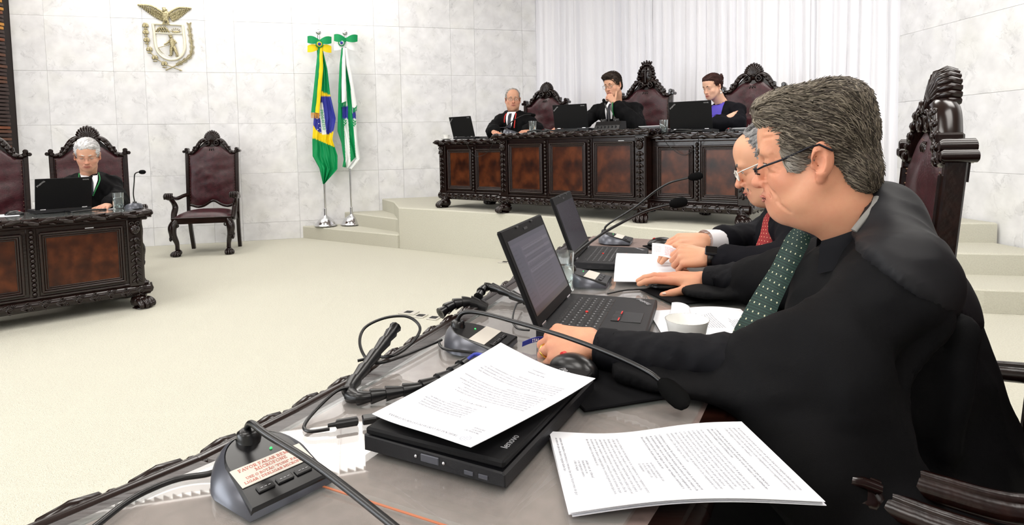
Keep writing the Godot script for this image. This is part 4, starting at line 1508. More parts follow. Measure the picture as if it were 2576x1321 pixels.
# base centre at the origin, front edge towards +z; tilt: angle of the lid above the horizontal, 0 = closed
func make_laptop(label: String, at: Vector3, front: Vector3, tilt: float, group: String, scale := 1.0, full := false, screen: Material = null) -> Node3D:
	var t := thing("laptop", label, "laptop", at, turn_of(front), group)
	t.scale = Vector3.ONE * scale
	var g := Geo.new()
	var pr := PackedVector2Array([Vector2(-0.116, 0.004), Vector2(0.116, 0.004), Vector2(0.116, 0.021), Vector2(0.112, 0.024), Vector2(-0.116, 0.0275)])
	g.xf = Transform3D(Basis(Vector3(0, 0, 1), Vector3.UP, Vector3(-1, 0, 0)), Vector3.ZERO)
	g.prism(pr, -0.17, 0.17, 0.002)
	g.xf = Transform3D()
	for s in [-1.0, 1.0]:
		for z in [-0.09, 0.09]:
			g.box(Vector3(s * 0.14, 0.002, z), Vector3(0.03, 0.005, 0.012), 0.001)
	var base := part(t, "base", g, M.laptop)
	var d := deg_to_rad(tilt)
	var lx := Transform3D(Basis(Vector3.RIGHT, -(PI - d)), Vector3(0, 0.029, -0.113)) if tilt > 0.0 else Transform3D(Basis(), Vector3(0, 0.034, -0.113))
	# lid in its own axes: hinge at the origin, closed it lies along +z with its outer face up
	g = Geo.new()
	g.xf = lx
	g.box(Vector3(0, 0.0, 0.114), Vector3(0.34, 0.011, 0.228), 0.003)
	g.box(Vector3(0, 0.001, 0.226), Vector3(0.336, 0.006, 0.006), 0.001)
	var lid := part(t, "lid", g, M.laptop_lid)
	var fl := lx * Transform3D(Basis(Vector3(-1, 0, 0), Vector3(0, 0, 1), Vector3(0, 1, 0)), Vector3(0, 0.0058, 0))
	# lettering on the outer face, upright for a user behind the closed lid
	words(lid, "lettering", "lenovo", 0.013, M.letter, lx * Transform3D(Basis(Vector3.RIGHT, Vector3(0, 0, -1), Vector3.UP), Vector3(-0.13 if tilt > 0.0 else -0.12, 0.0057, 0.212)))
	words(lid, "lettering", "ThinkPad", 0.015, M.letter, lx * Transform3D(Basis(Vector3.RIGHT, Vector3(0, 0, -1), Vector3.UP).rotated(Vector3.UP, 0.75), Vector3(0.138, 0.0057, 0.194)))
	for s in [-1.0, 1.0]:
		g = Geo.new()
		g.tube([Vector3(s * 0.125 - 0.016, 0.029, -0.114), Vector3(s * 0.125 + 0.016, 0.029, -0.114)], 0.0065, 8)
		part(t, "hinge", g, M.silver)
	if tilt > 0.0:
		g = Geo.new()
		g.xf = lx
		g.box(Vector3(0, -0.0058, 0.112), Vector3(0.31, 0.0006, 0.176))
		var sc := Geo.new()
		sc.xf = lx
		sc.face([Vector3(-0.152, -0.0063, 0.03), Vector3(0.152, -0.0063, 0.03), Vector3(0.152, -0.0063, 0.2), Vector3(-0.152, -0.0063, 0.2)], Vector3(0, -1, 0), [Vector2(0, 1), Vector2(1, 1), Vector2(1, 0), Vector2(0, 0)])
		part(lid, "bezel", g, M.plastic)
		part(lid, "screen", sc, screen if screen else M.screen)
		g = Geo.new()
		g.xf = lx
		g.box(Vector3(0, -0.006, 0.212), Vector3(0.03, 0.001, 0.006))
		for s in [-1.0, 1.0]:
			g.box(Vector3(s * 0.06, -0.007, 0.222), Vector3(0.016, 0.004, 0.004), 0.001)
		part(lid, "camera_bar", g, M.key)
	if full:
		var kb := Geo.new()
		kb.box(Vector3.ZERO, Vector3(0.0165, 0.003, 0.0165), 0.0015)
		var km := kb.mesh()
		var small := Geo.new()
		small.box(Vector3.ZERO, Vector3(0.0165, 0.003, 0.0095), 0.0015)
		var sm := small.mesh()
		var slope := 0.013
		for r in 6:
			var z := -0.086 + (0.0 if r == 0 else 0.0165 + (r - 1) * 0.0188)
			var n: int = [16, 15, 14, 13, 12, 8][r]
			for k in n:
				var o := MeshInstance3D.new()
				o.name = "key"
				o.mesh = sm if r == 0 else km
				o.material_override = M.key
				var wide := 1.0
				var step := 0.278 / n
				wide = (step - 0.0022) / 0.0165
				var x := -0.139 + step * (k + 0.5)
				if r == 5:
					var ws := [0.019, 0.019, 0.019, 0.095, 0.019, 0.03, 0.03, 0.035]
					var acc := 0.0
					for m in k: acc += ws[m]
					x = -0.139 + (acc + ws[k] * 0.5) * 1.045
					wide = (ws[k] * 1.045 - 0.0022) / 0.0165
				t.add_child(o, true)
				o.position = Vector3(x, 0.0272 - (z + 0.116) * slope, z)
				o.scale = Vector3(wide, 1, 1)
		g = Geo.new()
		var kl := RandomNumberGenerator.new()
		kl.seed = 5
		for r in 5:
			for k in 14:
				g.box(Vector3(-0.134 + k * 0.0198 + r * 0.0012, 0.0289 - (0.033 + r * 0.0188) * slope, -0.0725 + r * 0.0188), Vector3(0.0035, 0.0003, 0.0035))
		part(t, "key_legend", g, M.letter).set_meta("kind", "stuff")
		g = Geo.new()
		g.ball(Vector3(-0.006, 0.0295, -0.035), Vector3(0.004, 0.003, 0.004), Basis(), 8, 5)
		part(t, "track_point", g, M.red)
		g = Geo.new()
		g.box(Vector3(-0.012, 0.0252, 0.074), Vector3(0.082, 0.001, 0.046), 0.0004)
		for k in 3:
			g.box(Vector3(-0.012 + (k - 1) * 0.028, 0.0262, 0.038), Vector3(0.026, 0.002, 0.018), 0.0006)
		part(t, "touch_pad", g, M.plastic)
		g = Geo.new()
		for s in [-1.0, 1.0]:
			g.box(Vector3(-0.012 + s * 0.028, 0.0273, 0.046), Vector3(0.024, 0.0006, 0.003))
		part(t, "button_stripe", g, M.red)
		words(t, "lettering", "ThinkPad", 0.015, M.letter, Transform3D(Basis(Vector3.RIGHT, Vector3(0, 0, -1), Vector3.UP).rotated(Vector3.UP, 0.6), Vector3(0.135, 0.0256, 0.086)))
		for q in [[-0.155, 0.082, "sticker_blue", 0.016], [-0.155, 0.1, "white", 0.016], [-0.135, 0.1, "sticker_blue", 0.013]]:
			g = Geo.new()
			g.box(Vector3(q[0], 0.0252, q[1] - 0.002), Vector3(q[3], 0.0006, 0.014))
			part(t, "sticker", g, M[q[2]])
		# openings along the side
		g = Geo.new()
		for s in [-1.0, 1.0]:
			for k in 3:
				g.box(Vector3(s * 0.1702, 0.014, -0.06 + k * 0.04), Vector3(0.0008, 0.006, 0.014))
		part(base, "socket", g, M.dark)
	return t

func mic_base(t: Node3D, sticker := true, legible := false) -> void:
	# stands at the origin, buttons towards +z, stem at the rear
	var g := Geo.new()
	var ring := []
	for k in 25:
		var a := PI * k / 24.0
		ring.append(Vector2(-cos(a) * 0.066, -0.005 - sin(a) * 0.072))
	var foot := PackedVector2Array()
	for q in ring: foot.append(q)
	foot.append(Vector2(0.058, 0.075))
	foot.append(Vector2(-0.058, 0.075))
	var m := foot.size()
	var cols := 6
	for i in cols:
		var f := float(i) / (cols - 1)
		for k in m:
			var q := foot[k]
			var sc := 1.0 - 0.28 * f * f
			var z := q.y
			var hi := lerpf(0.046, 0.012, clampf((z + 0.07) / 0.145, 0.0, 1.0))
			var y := hi * (1.0 - pow(1.0 - f, 1.8))
			var p := Vector3(q.x * sc, y, z if z > 0.07 else z * (1.0 - 0.22 * f * f))
			g.vert(p, Vector3(q.x, 0.02 + 0.06 * f, z + 0.01 if z < 0.07 else 0.08).normalized())
	for i in cols - 1:
		for k in m:
			g.quad(i * m + k, i * m + (k + 1) % m, (i + 1) * m + (k + 1) % m, (i + 1) * m + k)
	part(t, "base_shell", g, M.plastic_grey)
	g = Geo.new()
	# sloping black face on top
	var face := PackedVector2Array()
	for q in ring: face.append(Vector2(q.x * 0.74, q.y * 0.82))
	face.append(Vector2(0.056, 0.078))
	face.append(Vector2(-0.056, 0.078))
	var slope := atan2(0.034, 0.145)
	var fp := PackedVector2Array()
	for q in face: fp.append(Vector2(q.x, -q.y))
	var tilt := Transform3D(Basis(Vector3.RIGHT, slope), Vector3(0, 0.031, 0.0))
	g.xf = tilt * Transform3D(Basis(Vector3.RIGHT, Vector3(0, 0, -1), Vector3.UP), Vector3.ZERO)
	g.prism(fp, -0.016, 0.002, 0.003)
	part(t, "top_face", g, M.plastic)
	g = Geo.new()
	g.xf = Transform3D(Basis(), Vector3(0, 0.028, -0.048))
	g.lathe([Vector2(0.022, 0.0), Vector2(0.022, 0.006), Vector2(0.02, 0.011), Vector2(0.017, 0.012), Vector2(0.017, 0.018), Vector2(0.0155, 0.019), Vector2(0.0155, 0.026), Vector2(0.01, 0.03), Vector2(0.0, 0.03)], 16)
	part(t, "stem_socket", g, M.rubber)
	g = Geo.new()
	for k in 5:
		g.xf = tilt
		if k < 3: g.box(Vector3((k - 1) * 0.026, 0.003, 0.053), Vector3(0.022, 0.003, 0.012), 0.0012)
	part(t, "button", g, M.rubber)
	g = Geo.new()
	g.xf = tilt
	for k in 3:
		for j in 3:
			g.box(Vector3((k - 1) * 0.026 + (j - 1) * 0.005, 0.0048, 0.053), Vector3(0.003, 0.0003, 0.0008))
	part(t, "button_mark", g, M.letter)
	g = Geo.new()
	g.xf = tilt
	g.ball(Vector3(0.014, 0.0025, -0.012), Vector3.ONE * 0.0022, Basis(), 6, 4)
	part(t, "indicator_lamp", g, M.led_green)
	if sticker:
		g = Geo.new()
		g.xf = tilt
		g.box(Vector3(0, 0.0027, 0.02), Vector3(0.098, 0.0012, 0.038), 0.0003)
		var st := part(t, "paper_sticker", g, M.sticker)
		if legible:
			var b := Basis(Vector3.RIGHT, Vector3(0, 0, -1), Vector3.UP)
			for q in [["FAVOR FALAR BEM AO", 0.0074, 0.008], ["MICROFONE", 0.0074, 0.0165], ["USE O BOTÃO \"PUSH\" PARA", 0.0058, 0.0255], ["LIGAR / DESLIGAR MICROFONE", 0.0058, 0.033]]:
				words(st, "lettering", q[0], q[1], M.ink_red, tilt * Transform3D(b, Vector3(0, 0.0035, q[2])), true)

func microphone(label: String, at: Vector3, front: Vector3, neck: Array, group: String, sticker := true, legible := false, head := true, rod := 0.0048) -> void:
	# neck: points in the world
	var t := thing("gooseneck_microphone", label, "microphone", at, turn_of(front), group)
	mic_base(t, sticker, legible)
	var inv := t.transform.affine_inverse()
	var pts := []
	for p in neck: pts.append(inv * (p as Vector3))
	var path := curve(pts, 8)
	var g := Geo.new()
	g.tube(path, rod, 10)
	part(t, "gooseneck", g, M.rubber)
	if head:
		var e: Vector3 = path[-1]
		var d: Vector3 = (path[-1] - path[-3]).normalized()
		g = Geo.new()
		g.tube([e - d * 0.012, e - d * 0.004, e + d * 0.006, e + d * 0.022, e + d * 0.036, e + d * 0.045, e + d * 0.049], [0.006, 0.013, 0.0165, 0.0175, 0.0165, 0.012, 0.004], 14)
		part(t, "foam_head", g, M.foam)

func rod_cable(label: String, pts: Array, r: float, m: Material, called := "cable") -> MeshInstance3D:
	var g := Geo.new()
	g.tube(curve(pts, 8), r, 7)
	return single(called, g, m, label, "cable", Vector3.ZERO, 0.0, "cables lying on the desks")

func wrap_cable(label: String, pts: Array, r: float) -> void:
	var path := curve(pts, 12)
	var t := thing("wrapped_cable_bundle", label, "cable", path[0], 0.0, "cables lying on the desks")
	var local := []
	for p in path: local.append(p - path[0])
	var g := Geo.new()
	g.tube(local, r * 0.75, 8)
	part(t, "cable_core", g, M.rubber)
	# the spiral wrap: short overlapping sleeves, each slightly conical
	g = Geo.new()
	var i := 0
	while i + 6 < local.size():
		var sub := []
		var rr := []
		for k in 7:
			sub.append(local[i + k])
			rr.append(r * (1.3 - 0.075 * k))
		g.tube(sub, rr, 10)
		i += 6
	part(t, "spiral_wrap", g, M.plastic)

func tumbler(label: String, at: Vector3, r: float, h: float, full: float, scale := 1.0) -> void:
	var t := thing("water_glass", label, "glass", at, 0.0, "glasses of water")
	t.scale = Vector3.ONE * scale
	var g := Geo.new()
	g.lathe([Vector2(0.0, 0.0), Vector2(r * 0.9, 0.0), Vector2(r, h), Vector2(r - 0.0016, h), Vector2(r * 0.9 - 0.0022, 0.008), Vector2(0.0, 0.008)], 28)
	part(t, "tumbler", g, M.glass)
	g = Geo.new()
	var rt := lerpf(r * 0.9 - 0.0026, r - 0.0022, full)
	g.lathe([Vector2(0.0, 0.0085), Vector2(r * 0.9 - 0.0028, 0.0085), Vector2(rt, h * full), Vector2(0.0, h * full)], 28)
	part(t, "water", g, M.water)

func coffee_cup(label: String, at: Vector3, r: float, h: float, saucer: bool, called := "cup") -> void:
	var t := thing(called, label, "cup", at, 0.7, "white cups")
	var g := Geo.new()
	var y0 := 0.012 if saucer else 0.0
	g.lathe([Vector2(0.0, y0), Vector2(r * 0.62, y0), Vector2(r * 0.72, y0 + h * 0.2), Vector2(r * 0.93, y0 + h * 0.85), Vector2(r, y0 + h), Vector2(r * 0.965, y0 + h), Vector2(r * 0.88, y0 + h * 0.75), Vector2(r * 0.66, y0 + h * 0.16), Vector2(0.0, y0 + h * 0.12)], 36)
	part(t, "bowl", g, M.porcelain)
	if saucer:
		g = Geo.new()
		g.lathe([Vector2(0.0, 0.001), Vector2(r * 0.8, 0.001), Vector2(r * 1.7, 0.012), Vector2(r * 1.72, 0.014), Vector2(r * 0.8, 0.006), Vector2(0.0, 0.006)], 28)
		part(t, "saucer", g, M.porcelain)
		g = Geo.new()
		g.tube(curve([Vector3(r * 0.9, y0 + h * 0.8, 0), Vector3(r * 1.4, y0 + h * 0.75, 0), Vector3(r * 1.35, y0 + h * 0.4, 0), Vector3(r * 0.8, y0 + h * 0.3, 0)], 5), 0.004, 6)
		part(t, "handle", g, M.porcelain)

func sheet_of(label: String, called: String, corners: Array, m: Material, bend: Callable, group := "", nx := 22, ny := 22, thick := 0.0008) -> MeshInstance3D:
	# corners: page top left, top right, bottom left, bottom right; bend(u, v) lifts the sheet
	var pts := PackedVector3Array()
	var o: Vector3 = corners[0]
	for j in ny:
		for i in nx:
			var u := float(i) / (nx - 1)
			var w := float(j) / (ny - 1)
			var a: Vector3 = corners[0].lerp(corners[1], u)
			var b: Vector3 = corners[2].lerp(corners[3], u)
			pts.append(a.lerp(b, w) + Vector3(0, bend.call(u, w), 0) - o)
	var g := Geo.new()
	var nn := (pts[1] - pts[0]).cross(pts[nx] - pts[0])
	g.sheet(pts, nx, ny, thick, nn.y < 0.0)
	return single(called, g, m, label, "paper", o, 0.0, group)

func computer_mouse(label: String, at: Vector3, front: Vector3) -> void:
	# front: where the fingertips point
	var t := thing("computer_mouse", label, "mouse", at, turn_of(front), "black computer mice")
	var g := Geo.new()
	var f := Field.new()
	f.egg(Vector3(0, 0.006, -0.012), Vector3(0.032, 0.031, 0.046), Basis(), 0.02)
	f.egg(Vector3(0, 0.004, 0.026), Vector3(0.029, 0.02, 0.034), Basis(), 0.03)
	f.egg(Vector3(0, -0.05, 0), Vector3(0.2, 0.05, 0.2), Basis(), 0.004, true)
	f.build(g, 0.0045)
	part(t, "shell", g, M.plastic)
	g = Geo.new()
	g.tube([Vector3(-0.004, 0.026, 0.03), Vector3(0.004, 0.026, 0.03)], 0.008, 10)
	part(t, "wheel", g, M.red)

func printed(key: String, rows: Array, w := 620, h := 877) -> StandardMaterial3D:
	var m := pm(key, Color(1, 1, 1), 0.8, 0.0, 0.2)
	m.albedo_texture = page(rows, w, h)
	return m

func paragraph(y: int, n: int, x0: int, x1: int, size: int, dark: float, step := 20) -> Array:
	var r := []
	for k in n:
		r.append(["fill", y + k * step, x0, x1 if k < n - 1 else x0 + (x1 - x0) * 0.6, size, dark])
	return r

func build_near_items() -> void:
	var gl := "black laptops"
	# screens
	var im := Image.create(640, 400, false, Image.FORMAT_RGB8)
	im.fill(c8(74, 72, 88))
	im.fill_rect(Rect2i(0, 0, 640, 26), c8(58, 58, 74))
	im.fill_rect(Rect2i(0, 374, 640, 26), c8(50, 50, 64))
	for k in 4:
		im.fill_rect(Rect2i(150, 60 + k * 44, 470, 18), c8(96, 94, 108))
	im.fill_rect(Rect2i(0, 40, 130, 320), c8(66, 66, 82))
	for k in 16:
		write_line(im, FILLER.substr(k * 11, 60), 160, 70 + k * 19, 13, c8(50, 50, 62))
	for k in 12:
		write_line(im, FILLER.substr(k * 17, 12), 12, 64 + k * 24, 12, c8(44, 44, 58))
	var sm := pm("lit_screen", Color(1, 1, 1), 0.3, 0.0, 0.4)
	sm.albedo_texture = ImageTexture.create_from_image(im)
	make_laptop("open black laptop in front of the foreground man, keyboard facing him", Vector3(0.219, TOP, -1.489), Vector3(0.951, 0, 0.31), 68.0, gl, 1.05, true, sm)
	make_laptop("open black laptop farther along the near desk, before the man with red tie", Vector3(0.383, TOP, -2.295), Vector3(0.96, 0, 0.279), 70.0, gl, 1.06, true)
	var cl := make_laptop("closed black laptop under a printed page on the near desk", Vector3(-0.043, TOP, -0.970), Vector3(0.89, 0, 0.456), 0.0, gl, 1.02, false)
	var g := Geo.new()
	g.box(Vector3(-0.1702, 0.0165, 0.0), Vector3(0.003, 0.011, 0.03), 0.001)
	var vs := part(cl, "video_socket", g, M.plastic_grey)
	for k in [-1.0, 1.0]:
		g = Geo.new()
		g.ball(Vector3(-0.171, 0.0165, k * 0.023), Vector3(0.002, 0.0026, 0.0026), Basis(), 7, 5)
		part(vs, "screw", g, M.silver)
	g = Geo.new()
	for k in 2:
		g.box(Vector3(-0.1703, 0.012, 0.062 + k * 0.022), Vector3(0.002, 0.006, 0.014), 0.0005)
	part(cl, "usb_socket", g, M.plastic_grey)
	# page on the closed laptop; read from the far side
	var rows := [["text", 52, 120, 0, 19, 0.85, "TRIBUNAL DE CONTAS DO ESTADO DO PARANÁ"], ["text", 112, 60, 0, 12, 0.9, "PROCESSO Nº:"], ["text", 130, 60, 0, 12, 0.9, "ASSUNTO:"], ["text", 148, 60, 0, 12, 0.9, "ENTIDADE:"], ["text", 345, 230, 0, 17, 0.95, "ACÓRDÃO Nº 2672/15"]]
	rows += paragraph(200, 6, 250, 560, 13, 0.85, 20)
	rows += paragraph(400, 8, 60, 560, 14, 0.85, 23)
	rows += paragraph(610, 5, 60, 560, 14, 0.85, 23)
	rows += [["text", 770, 230, 0, 14, 0.9, "Sala das Sessões"], ["text", 800, 250, 0, 14, 0.9, "Conselheiro"]]
	var pg := printed("page_court", rows)
	var seal := pg.albedo_texture.get_image()
	for k in 900:      # round seal at the head of the page
		var a := k * 2.399963
		var r := 24.0 * sqrt(k / 900.0)
		if r > 20.0 or (r > 8.0 and r < 16.0 and sin(a * 6.0) > 0.0) or r < 4.0:
			seal.set_pixel(int(76 + cos(a) * r), int(48 + sin(a) * r), Color(0.36, 0.38, 0.46))
	pg.albedo_texture = ImageTexture.create_from_image(seal)
	var y := TOP + 0.042
	sheet_of("printed court page with seal lying on the closed laptop", "printed_page", [Vector3(-0.06, y, -0.758), Vector3(-0.22, y, -0.895), Vector3(0.133, y, -0.984), Vector3(-0.027, y, -1.121)], pg, func(u: float, w: float) -> float: return 0.006 + 0.016 * pow(u, 3.0) * w + 0.010 * pow(w, 3.0) + 0.012 * pow(1.0 - u, 3.0) * pow(1.0 - w, 2.0) + 0.003 * (1.0 + sin(u * 5.0 + w * 3.0)), "loose printed sheets")
	# the stack at the lower right, lines running towards the camera
	rows = []
	rows += paragraph(48, 4, 60, 560, 13, 0.8, 20)
	rows += paragraph(150, 3, 60, 560, 13, 1.0, 18)
	rows += paragraph(215, 9, 60, 560, 13, 0.8, 19)
	rows += paragraph(400, 5, 60, 570, 13, 1.0, 20)
	rows += paragraph(510, 4, 300, 470, 12, 0.8, 16)
	rows += paragraph(590, 8, 60, 570, 13, 0.8, 19)
	rows += paragraph(760, 4, 260, 420, 12, 0.8, 16)
	rows += paragraph(840, 2, 60, 560, 13, 0.8, 18)
	var pg2 := printed("page_report", rows)
	for k in 4:
		var o := Vector3(rng.randf_range(-0.006, 0.006), 0, rng.randf_range(-0.004, 0.006)) * (1.0 if k < 3 else 0.0)
		var yy := TOP + 0.002 + 0.0022 * k
		var lab: String = ["lowest sheet of the stapled stack at the lower right", "second sheet from below in the stack at the lower right", "third sheet from below in the stack at the lower right", "top sheet of densely printed stack at the lower right"][k]
		sheet_of(lab, "report_sheet", [Vector3(0.35, yy, -0.912) + o, Vector3(0.37, yy, -0.70) + o, Vector3(0.05, yy, -0.903) + o, Vector3(0.062, yy, -0.70) + o], pg2 if k == 3 else M.paper, func(u: float, w: float) -> float: return 0.014 * sin(PI * w) * u * u + 0.008 * pow(1.0 - w, 3.0) + 0.004 * sin(w * 7.0) * (1.0 - u), "sheets of the printed stack")
	# papers and cup beside the laptop
	var pg3 := printed("page_form", paragraph(60, 3, 60, 300, 12, 0.8, 18) + paragraph(150, 6, 80, 420, 12, 0.8, 20) + paragraph(330, 8, 200, 520, 12, 0.8, 22) + paragraph(560, 4, 60, 300, 12, 0.8, 22))
	sheet_of("printed form under the white cup beside the open laptop", "printed_form", [Vector3(0.61, TOP + 0.001, -1.36), Vector3(0.6, TOP + 0.001, -1.575), Vector3(0.345, TOP + 0.001, -1.37), Vector3(0.36, TOP + 0.001, -1.6)], pg3, func(u: float, w: float) -> float: return 0.001 + 0.012 * pow(maxf(0.0, u - 0.6) / 0.4, 2.0) * (0.5 + 0.5 * sin(w * 5.0)), "loose printed sheets")
	sheet_of("white notepad with rolled-over pages against the laptop's edge", "notepad", [Vector3(0.335, TOP + 0.001, -1.30), Vector3(0.43, TOP + 0.001, -1.62), Vector3(0.395, TOP + 0.001, -1.28), Vector3(0.475, TOP + 0.001, -1.60)], M.paper, func(u: float, w: float) -> float: return 0.018 * sqrt(maxf(0.0, 1.0 - pow(w * 2.0 - 0.7, 2.0) * 0.55)) * (1.0 if w < 0.98 else 0.7), "loose printed sheets", 20, 16, 0.002)
	coffee_cup("white coffee cup on papers beside the open laptop", Vector3(0.374, TOP + 0.004, -1.285), 0.047, 0.066, false)
	# papers before the man with red tie
	for k in 3:
		var o := Vector3(-0.008 * k, 0.0022 * k, 0.006 * k)
		sheet_of(["lowest blank sheet of the fan of papers on the near desk", "middle blank sheet of the fan of papers on the near desk", "top blank white sheet under the mouse hand on the near desk"][k], "blank_sheet", [Vector3(0.335, TOP + 0.006, -1.915) + o, Vector3(0.405, TOP + 0.034, -2.26) + o, Vector3(0.55, TOP + 0.006, -1.885) + o, Vector3(0.62, TOP + 0.034, -2.2) + o], M.paper, func(u: float, w: float) -> float: return 0.012 * sin(u * PI) + 0.003, "blank sheets on the near desk")
	# mouse pads, mice
	g = Geo.new()
	g.box(Vector3.ZERO, Vector3(0.24, 0.005, 0.2), 0.002)
	single("mouse_pad", g, M.mat_black, "black mouse pad under the foreground man's far hand", "mouse pad", Vector3(0.53, TOP + 0.003, -1.775), 0.3, "black mouse pads")
	single("mouse_pad", g, M.mat_black, "black mouse pad beyond the farther laptop", "mouse pad", Vector3(0.71, TOP + 0.003, -2.56), 0.3, "black mouse pads")
	single("mouse_pad", g, M.mat_black, "black mouse pad under the near sleeve of foreground man", "mouse pad", Vector3(0.2, TOP + 0.003, -1.12), 0.3, "black mouse pads")
	computer_mouse("black mouse with red wheel under the foreground man's far hand", Vector3(0.475, TOP + 0.006, -1.83), Vector3(-0.93, 0, -0.36))
	computer_mouse("black mouse with red light beyond the farther laptop", Vector3(0.645, TOP + 0.006, -2.6), Vector3(-0.93, 0, -0.36))
	computer_mouse("glossy black mouse beside the closed laptop and near sleeve", Vector3(0.115, TOP + 0.006, -1.155), Vector3(-0.6, 0, -0.8))
	# microphones
	var gm := "gooseneck microphones on black bases"
	microphone("microphone nearest the camera, red-lettered sticker on its black base", Vector3(-0.345, TOP, -0.8), Vector3(0.75, 0, 0.66), [Vector3(-0.381, 0.828, -0.832), Vector3(-0.384, 0.842, -0.835), Vector3(-0.372, 0.855, -0.824), Vector3(-0.338, 0.852, -0.795), Vector3(-0.25, 0.838, -0.735), Vector3(-0.138, 0.813, -0.65), Vector3(-0.05, 0.8, -0.57)], gm, true, true)
	microphone("microphone bent down towards the foreground man's near sleeve", Vector3(-0.085, TOP, -1.335), Vector3(0.93, 0, 0.36), [Vector3(-0.13, 0.828, -1.353), Vector3(-0.131, 0.842, -1.353), Vector3(-0.115, 0.862, -1.346), Vector3(-0.075, 0.866, -1.325), Vector3(0.0, 0.864, -1.26), Vector3(0.1, 0.858, -1.17), Vector3(0.18, 0.85, -1.085), Vector3(0.23, 0.842, -1.02), Vector3(0.252, 0.828, -0.995)], gm)
	microphone("microphone with sticker between the two open laptops, neck rising right", Vector3(0.235, TOP, -1.94), Vector3(0.95, 0, 0.31), [Vector3(0.189, 0.84, -1.955), Vector3(0.2, 0.876, -1.957), Vector3(0.3, 0.945, -1.975), Vector3(0.42, 1.004, -1.99), Vector3(0.48, 1.022, -2.0), Vector3(0.535, 1.034, -2.0)], gm)
	microphone("farthest microphone of the near desk, tallest neck before the high bench", Vector3(0.47, TOP, -2.75), Vector3(0.95, 0, 0.31), [Vector3(0.424, 0.84, -2.765), Vector3(0.44, 0.87, -2.755), Vector3(0.552, 0.956, -2.68), Vector3(0.62, 1.02, -2.64), Vector3(0.674, 1.062, -2.6), Vector3(0.72, 1.08, -2.57), Vector3(0.76, 1.09, -2.55)], gm)
	# glass of water
	tumbler("glass of water behind the open laptop on the near desk", Vector3(0.155, TOP, -1.86), 0.035, 0.12, 0.62)
	# small leads behind the open laptop
	rod_cable("thin lead with a small plug hanging behind the open laptop", [Vector3(0.02, 0.8, -1.66), Vector3(0.005, 0.81, -1.6), Vector3(-0.005, 0.8, -1.5), Vector3(0.005, 0.795, -1.44), Vector3(0.035, 0.795, -1.42)], 0.0026, M.rubber)
	rod_cable("blue data lead entering the end of the long cable bundle", [Vector3(-0.1, 0.806, -1.19), Vector3(-0.085, 0.81, -1.215), Vector3(-0.07, 0.815, -1.2), Vector3(-0.06, 0.818, -1.17)], 0.004, M.blue)
	# cables
	wrap_cable("long spiral-wrapped cable bundle looping beside the closed laptop", [Vector3(-0.262, 0.845, -1.3), Vector3(-0.275, 0.83, -1.25), Vector3(-0.295, 0.81, -1.15), Vector3(-0.305, 0.798, -1.075), Vector3(-0.28, 0.796, -1.045), Vector3(-0.235, 0.796, -1.06), Vector3(-0.175, 0.797, -1.085), Vector3(-0.125, 0.8, -1.14), Vector3(-0.1, 0.805, -1.19)], 0.0105)
	wrap_cable("spiral-wrapped cable end sticking out over the carved desk edge", [Vector3(-0.2, 0.79, -1.6), Vector3(-0.165, 0.806, -1.63), Vector3(-0.12, 0.81, -1.64), Vector3(-0.075, 0.797, -1.63)], 0.013)
	wrap_cable("spiral-wrapped cable running behind the open laptop's screen", [Vector3(-0.105, 0.8, -1.73), Vector3(-0.085, 0.815, -1.79), Vector3(-0.04, 0.81, -1.77), Vector3(0.03, 0.797, -1.7), Vector3(0.09, 0.797, -1.68)], 0.011)
	rod_cable("thin black cord looped round the upright cable bundle", [Vector3(-0.33, 0.795, -1.235), Vector3(-0.295, 0.8, -1.24), Vector3(-0.25, 0.81, -1.22), Vector3(-0.215, 0.83, -1.24), Vector3(-0.205, 0.85, -1.28), Vector3(-0.235, 0.868, -1.3), Vector3(-0.285, 0.866, -1.3), Vector3(-0.325, 0.85, -1.28), Vector3(-0.325, 0.825, -1.24), Vector3(-0.29, 0.803, -1.2), Vector3(-0.24, 0.797, -1.25), Vector3(-0.17, 0.792, -1.37)], 0.0032, M.rubber)
	rod_cable("cord from the cable bundle curving to the black adapter plug", [Vector3(-0.3, 0.805, -1.07), Vector3(-0.318, 0.81, -1.04), Vector3(-0.34, 0.797, -0.99), Vector3(-0.345, 0.79, -0.952), Vector3(-0.33, 0.789, -0.935), Vector3(-0.3, 0.79, -0.94)], 0.003, M.rubber)
	rod_cable("cord lying along the bent microphone's base towards the mouse", [Vector3(-0.175, 0.79, -1.36), Vector3(-0.155, 0.8, -1.285), Vector3(-0.1, 0.796, -1.272), Vector3(-0.045, 0.792, -1.262), Vector3(0.0, 0.789, -1.24), Vector3(0.05, 0.789, -1.21), Vector3(0.1, 0.79, -1.185)], 0.003, M.rubber)
	rod_cable("thick cord running from the nearest microphone to the desk corner", [Vector3(-0.405, 0.8, -0.815), Vector3(-0.43, 0.79, -0.812), Vector3(-0.47, 0.789, -0.8), Vector3(-0.5, 0.789, -0.76), Vector3(-0.51, 0.789, -0.7), Vector3(-0.52, 0.789, -0.6)], 0.0042, M.rubber)
	rod_cable("cord crossing the glass to the mouse under the far hand", [Vector3(0.28, 0.79, -1.78), Vector3(0.34, 0.79, -1.82), Vector3(0.4, 0.79, -1.83), Vector3(0.45, 0.797, -1.84)], 0.0028, M.rubber)
	var t := thing("adapter_plug", "black power adapter plug behind the closed laptop's corner", "plug", Vector3(-0.272, 0.7935, -0.955), turn_of(Vector3(0.9, 0, -0.3)), "")
	g = Geo.new()
	g.tube([Vector3(0, 0, -0.034), Vector3(0, 0, -0.022), Vector3(0, 0, -0.02), Vector3(0, 0, 0.012), Vector3(0, 0, 0.014)], [0.003, 0.004, 0.0075, 0.0075, 0.004], 12)
	part(t, "ferrite", g, M.plastic)
	g = Geo.new()
	g.box(Vector3(0, 0.0, 0.032), Vector3(0.02, 0.011, 0.024), 0.002)
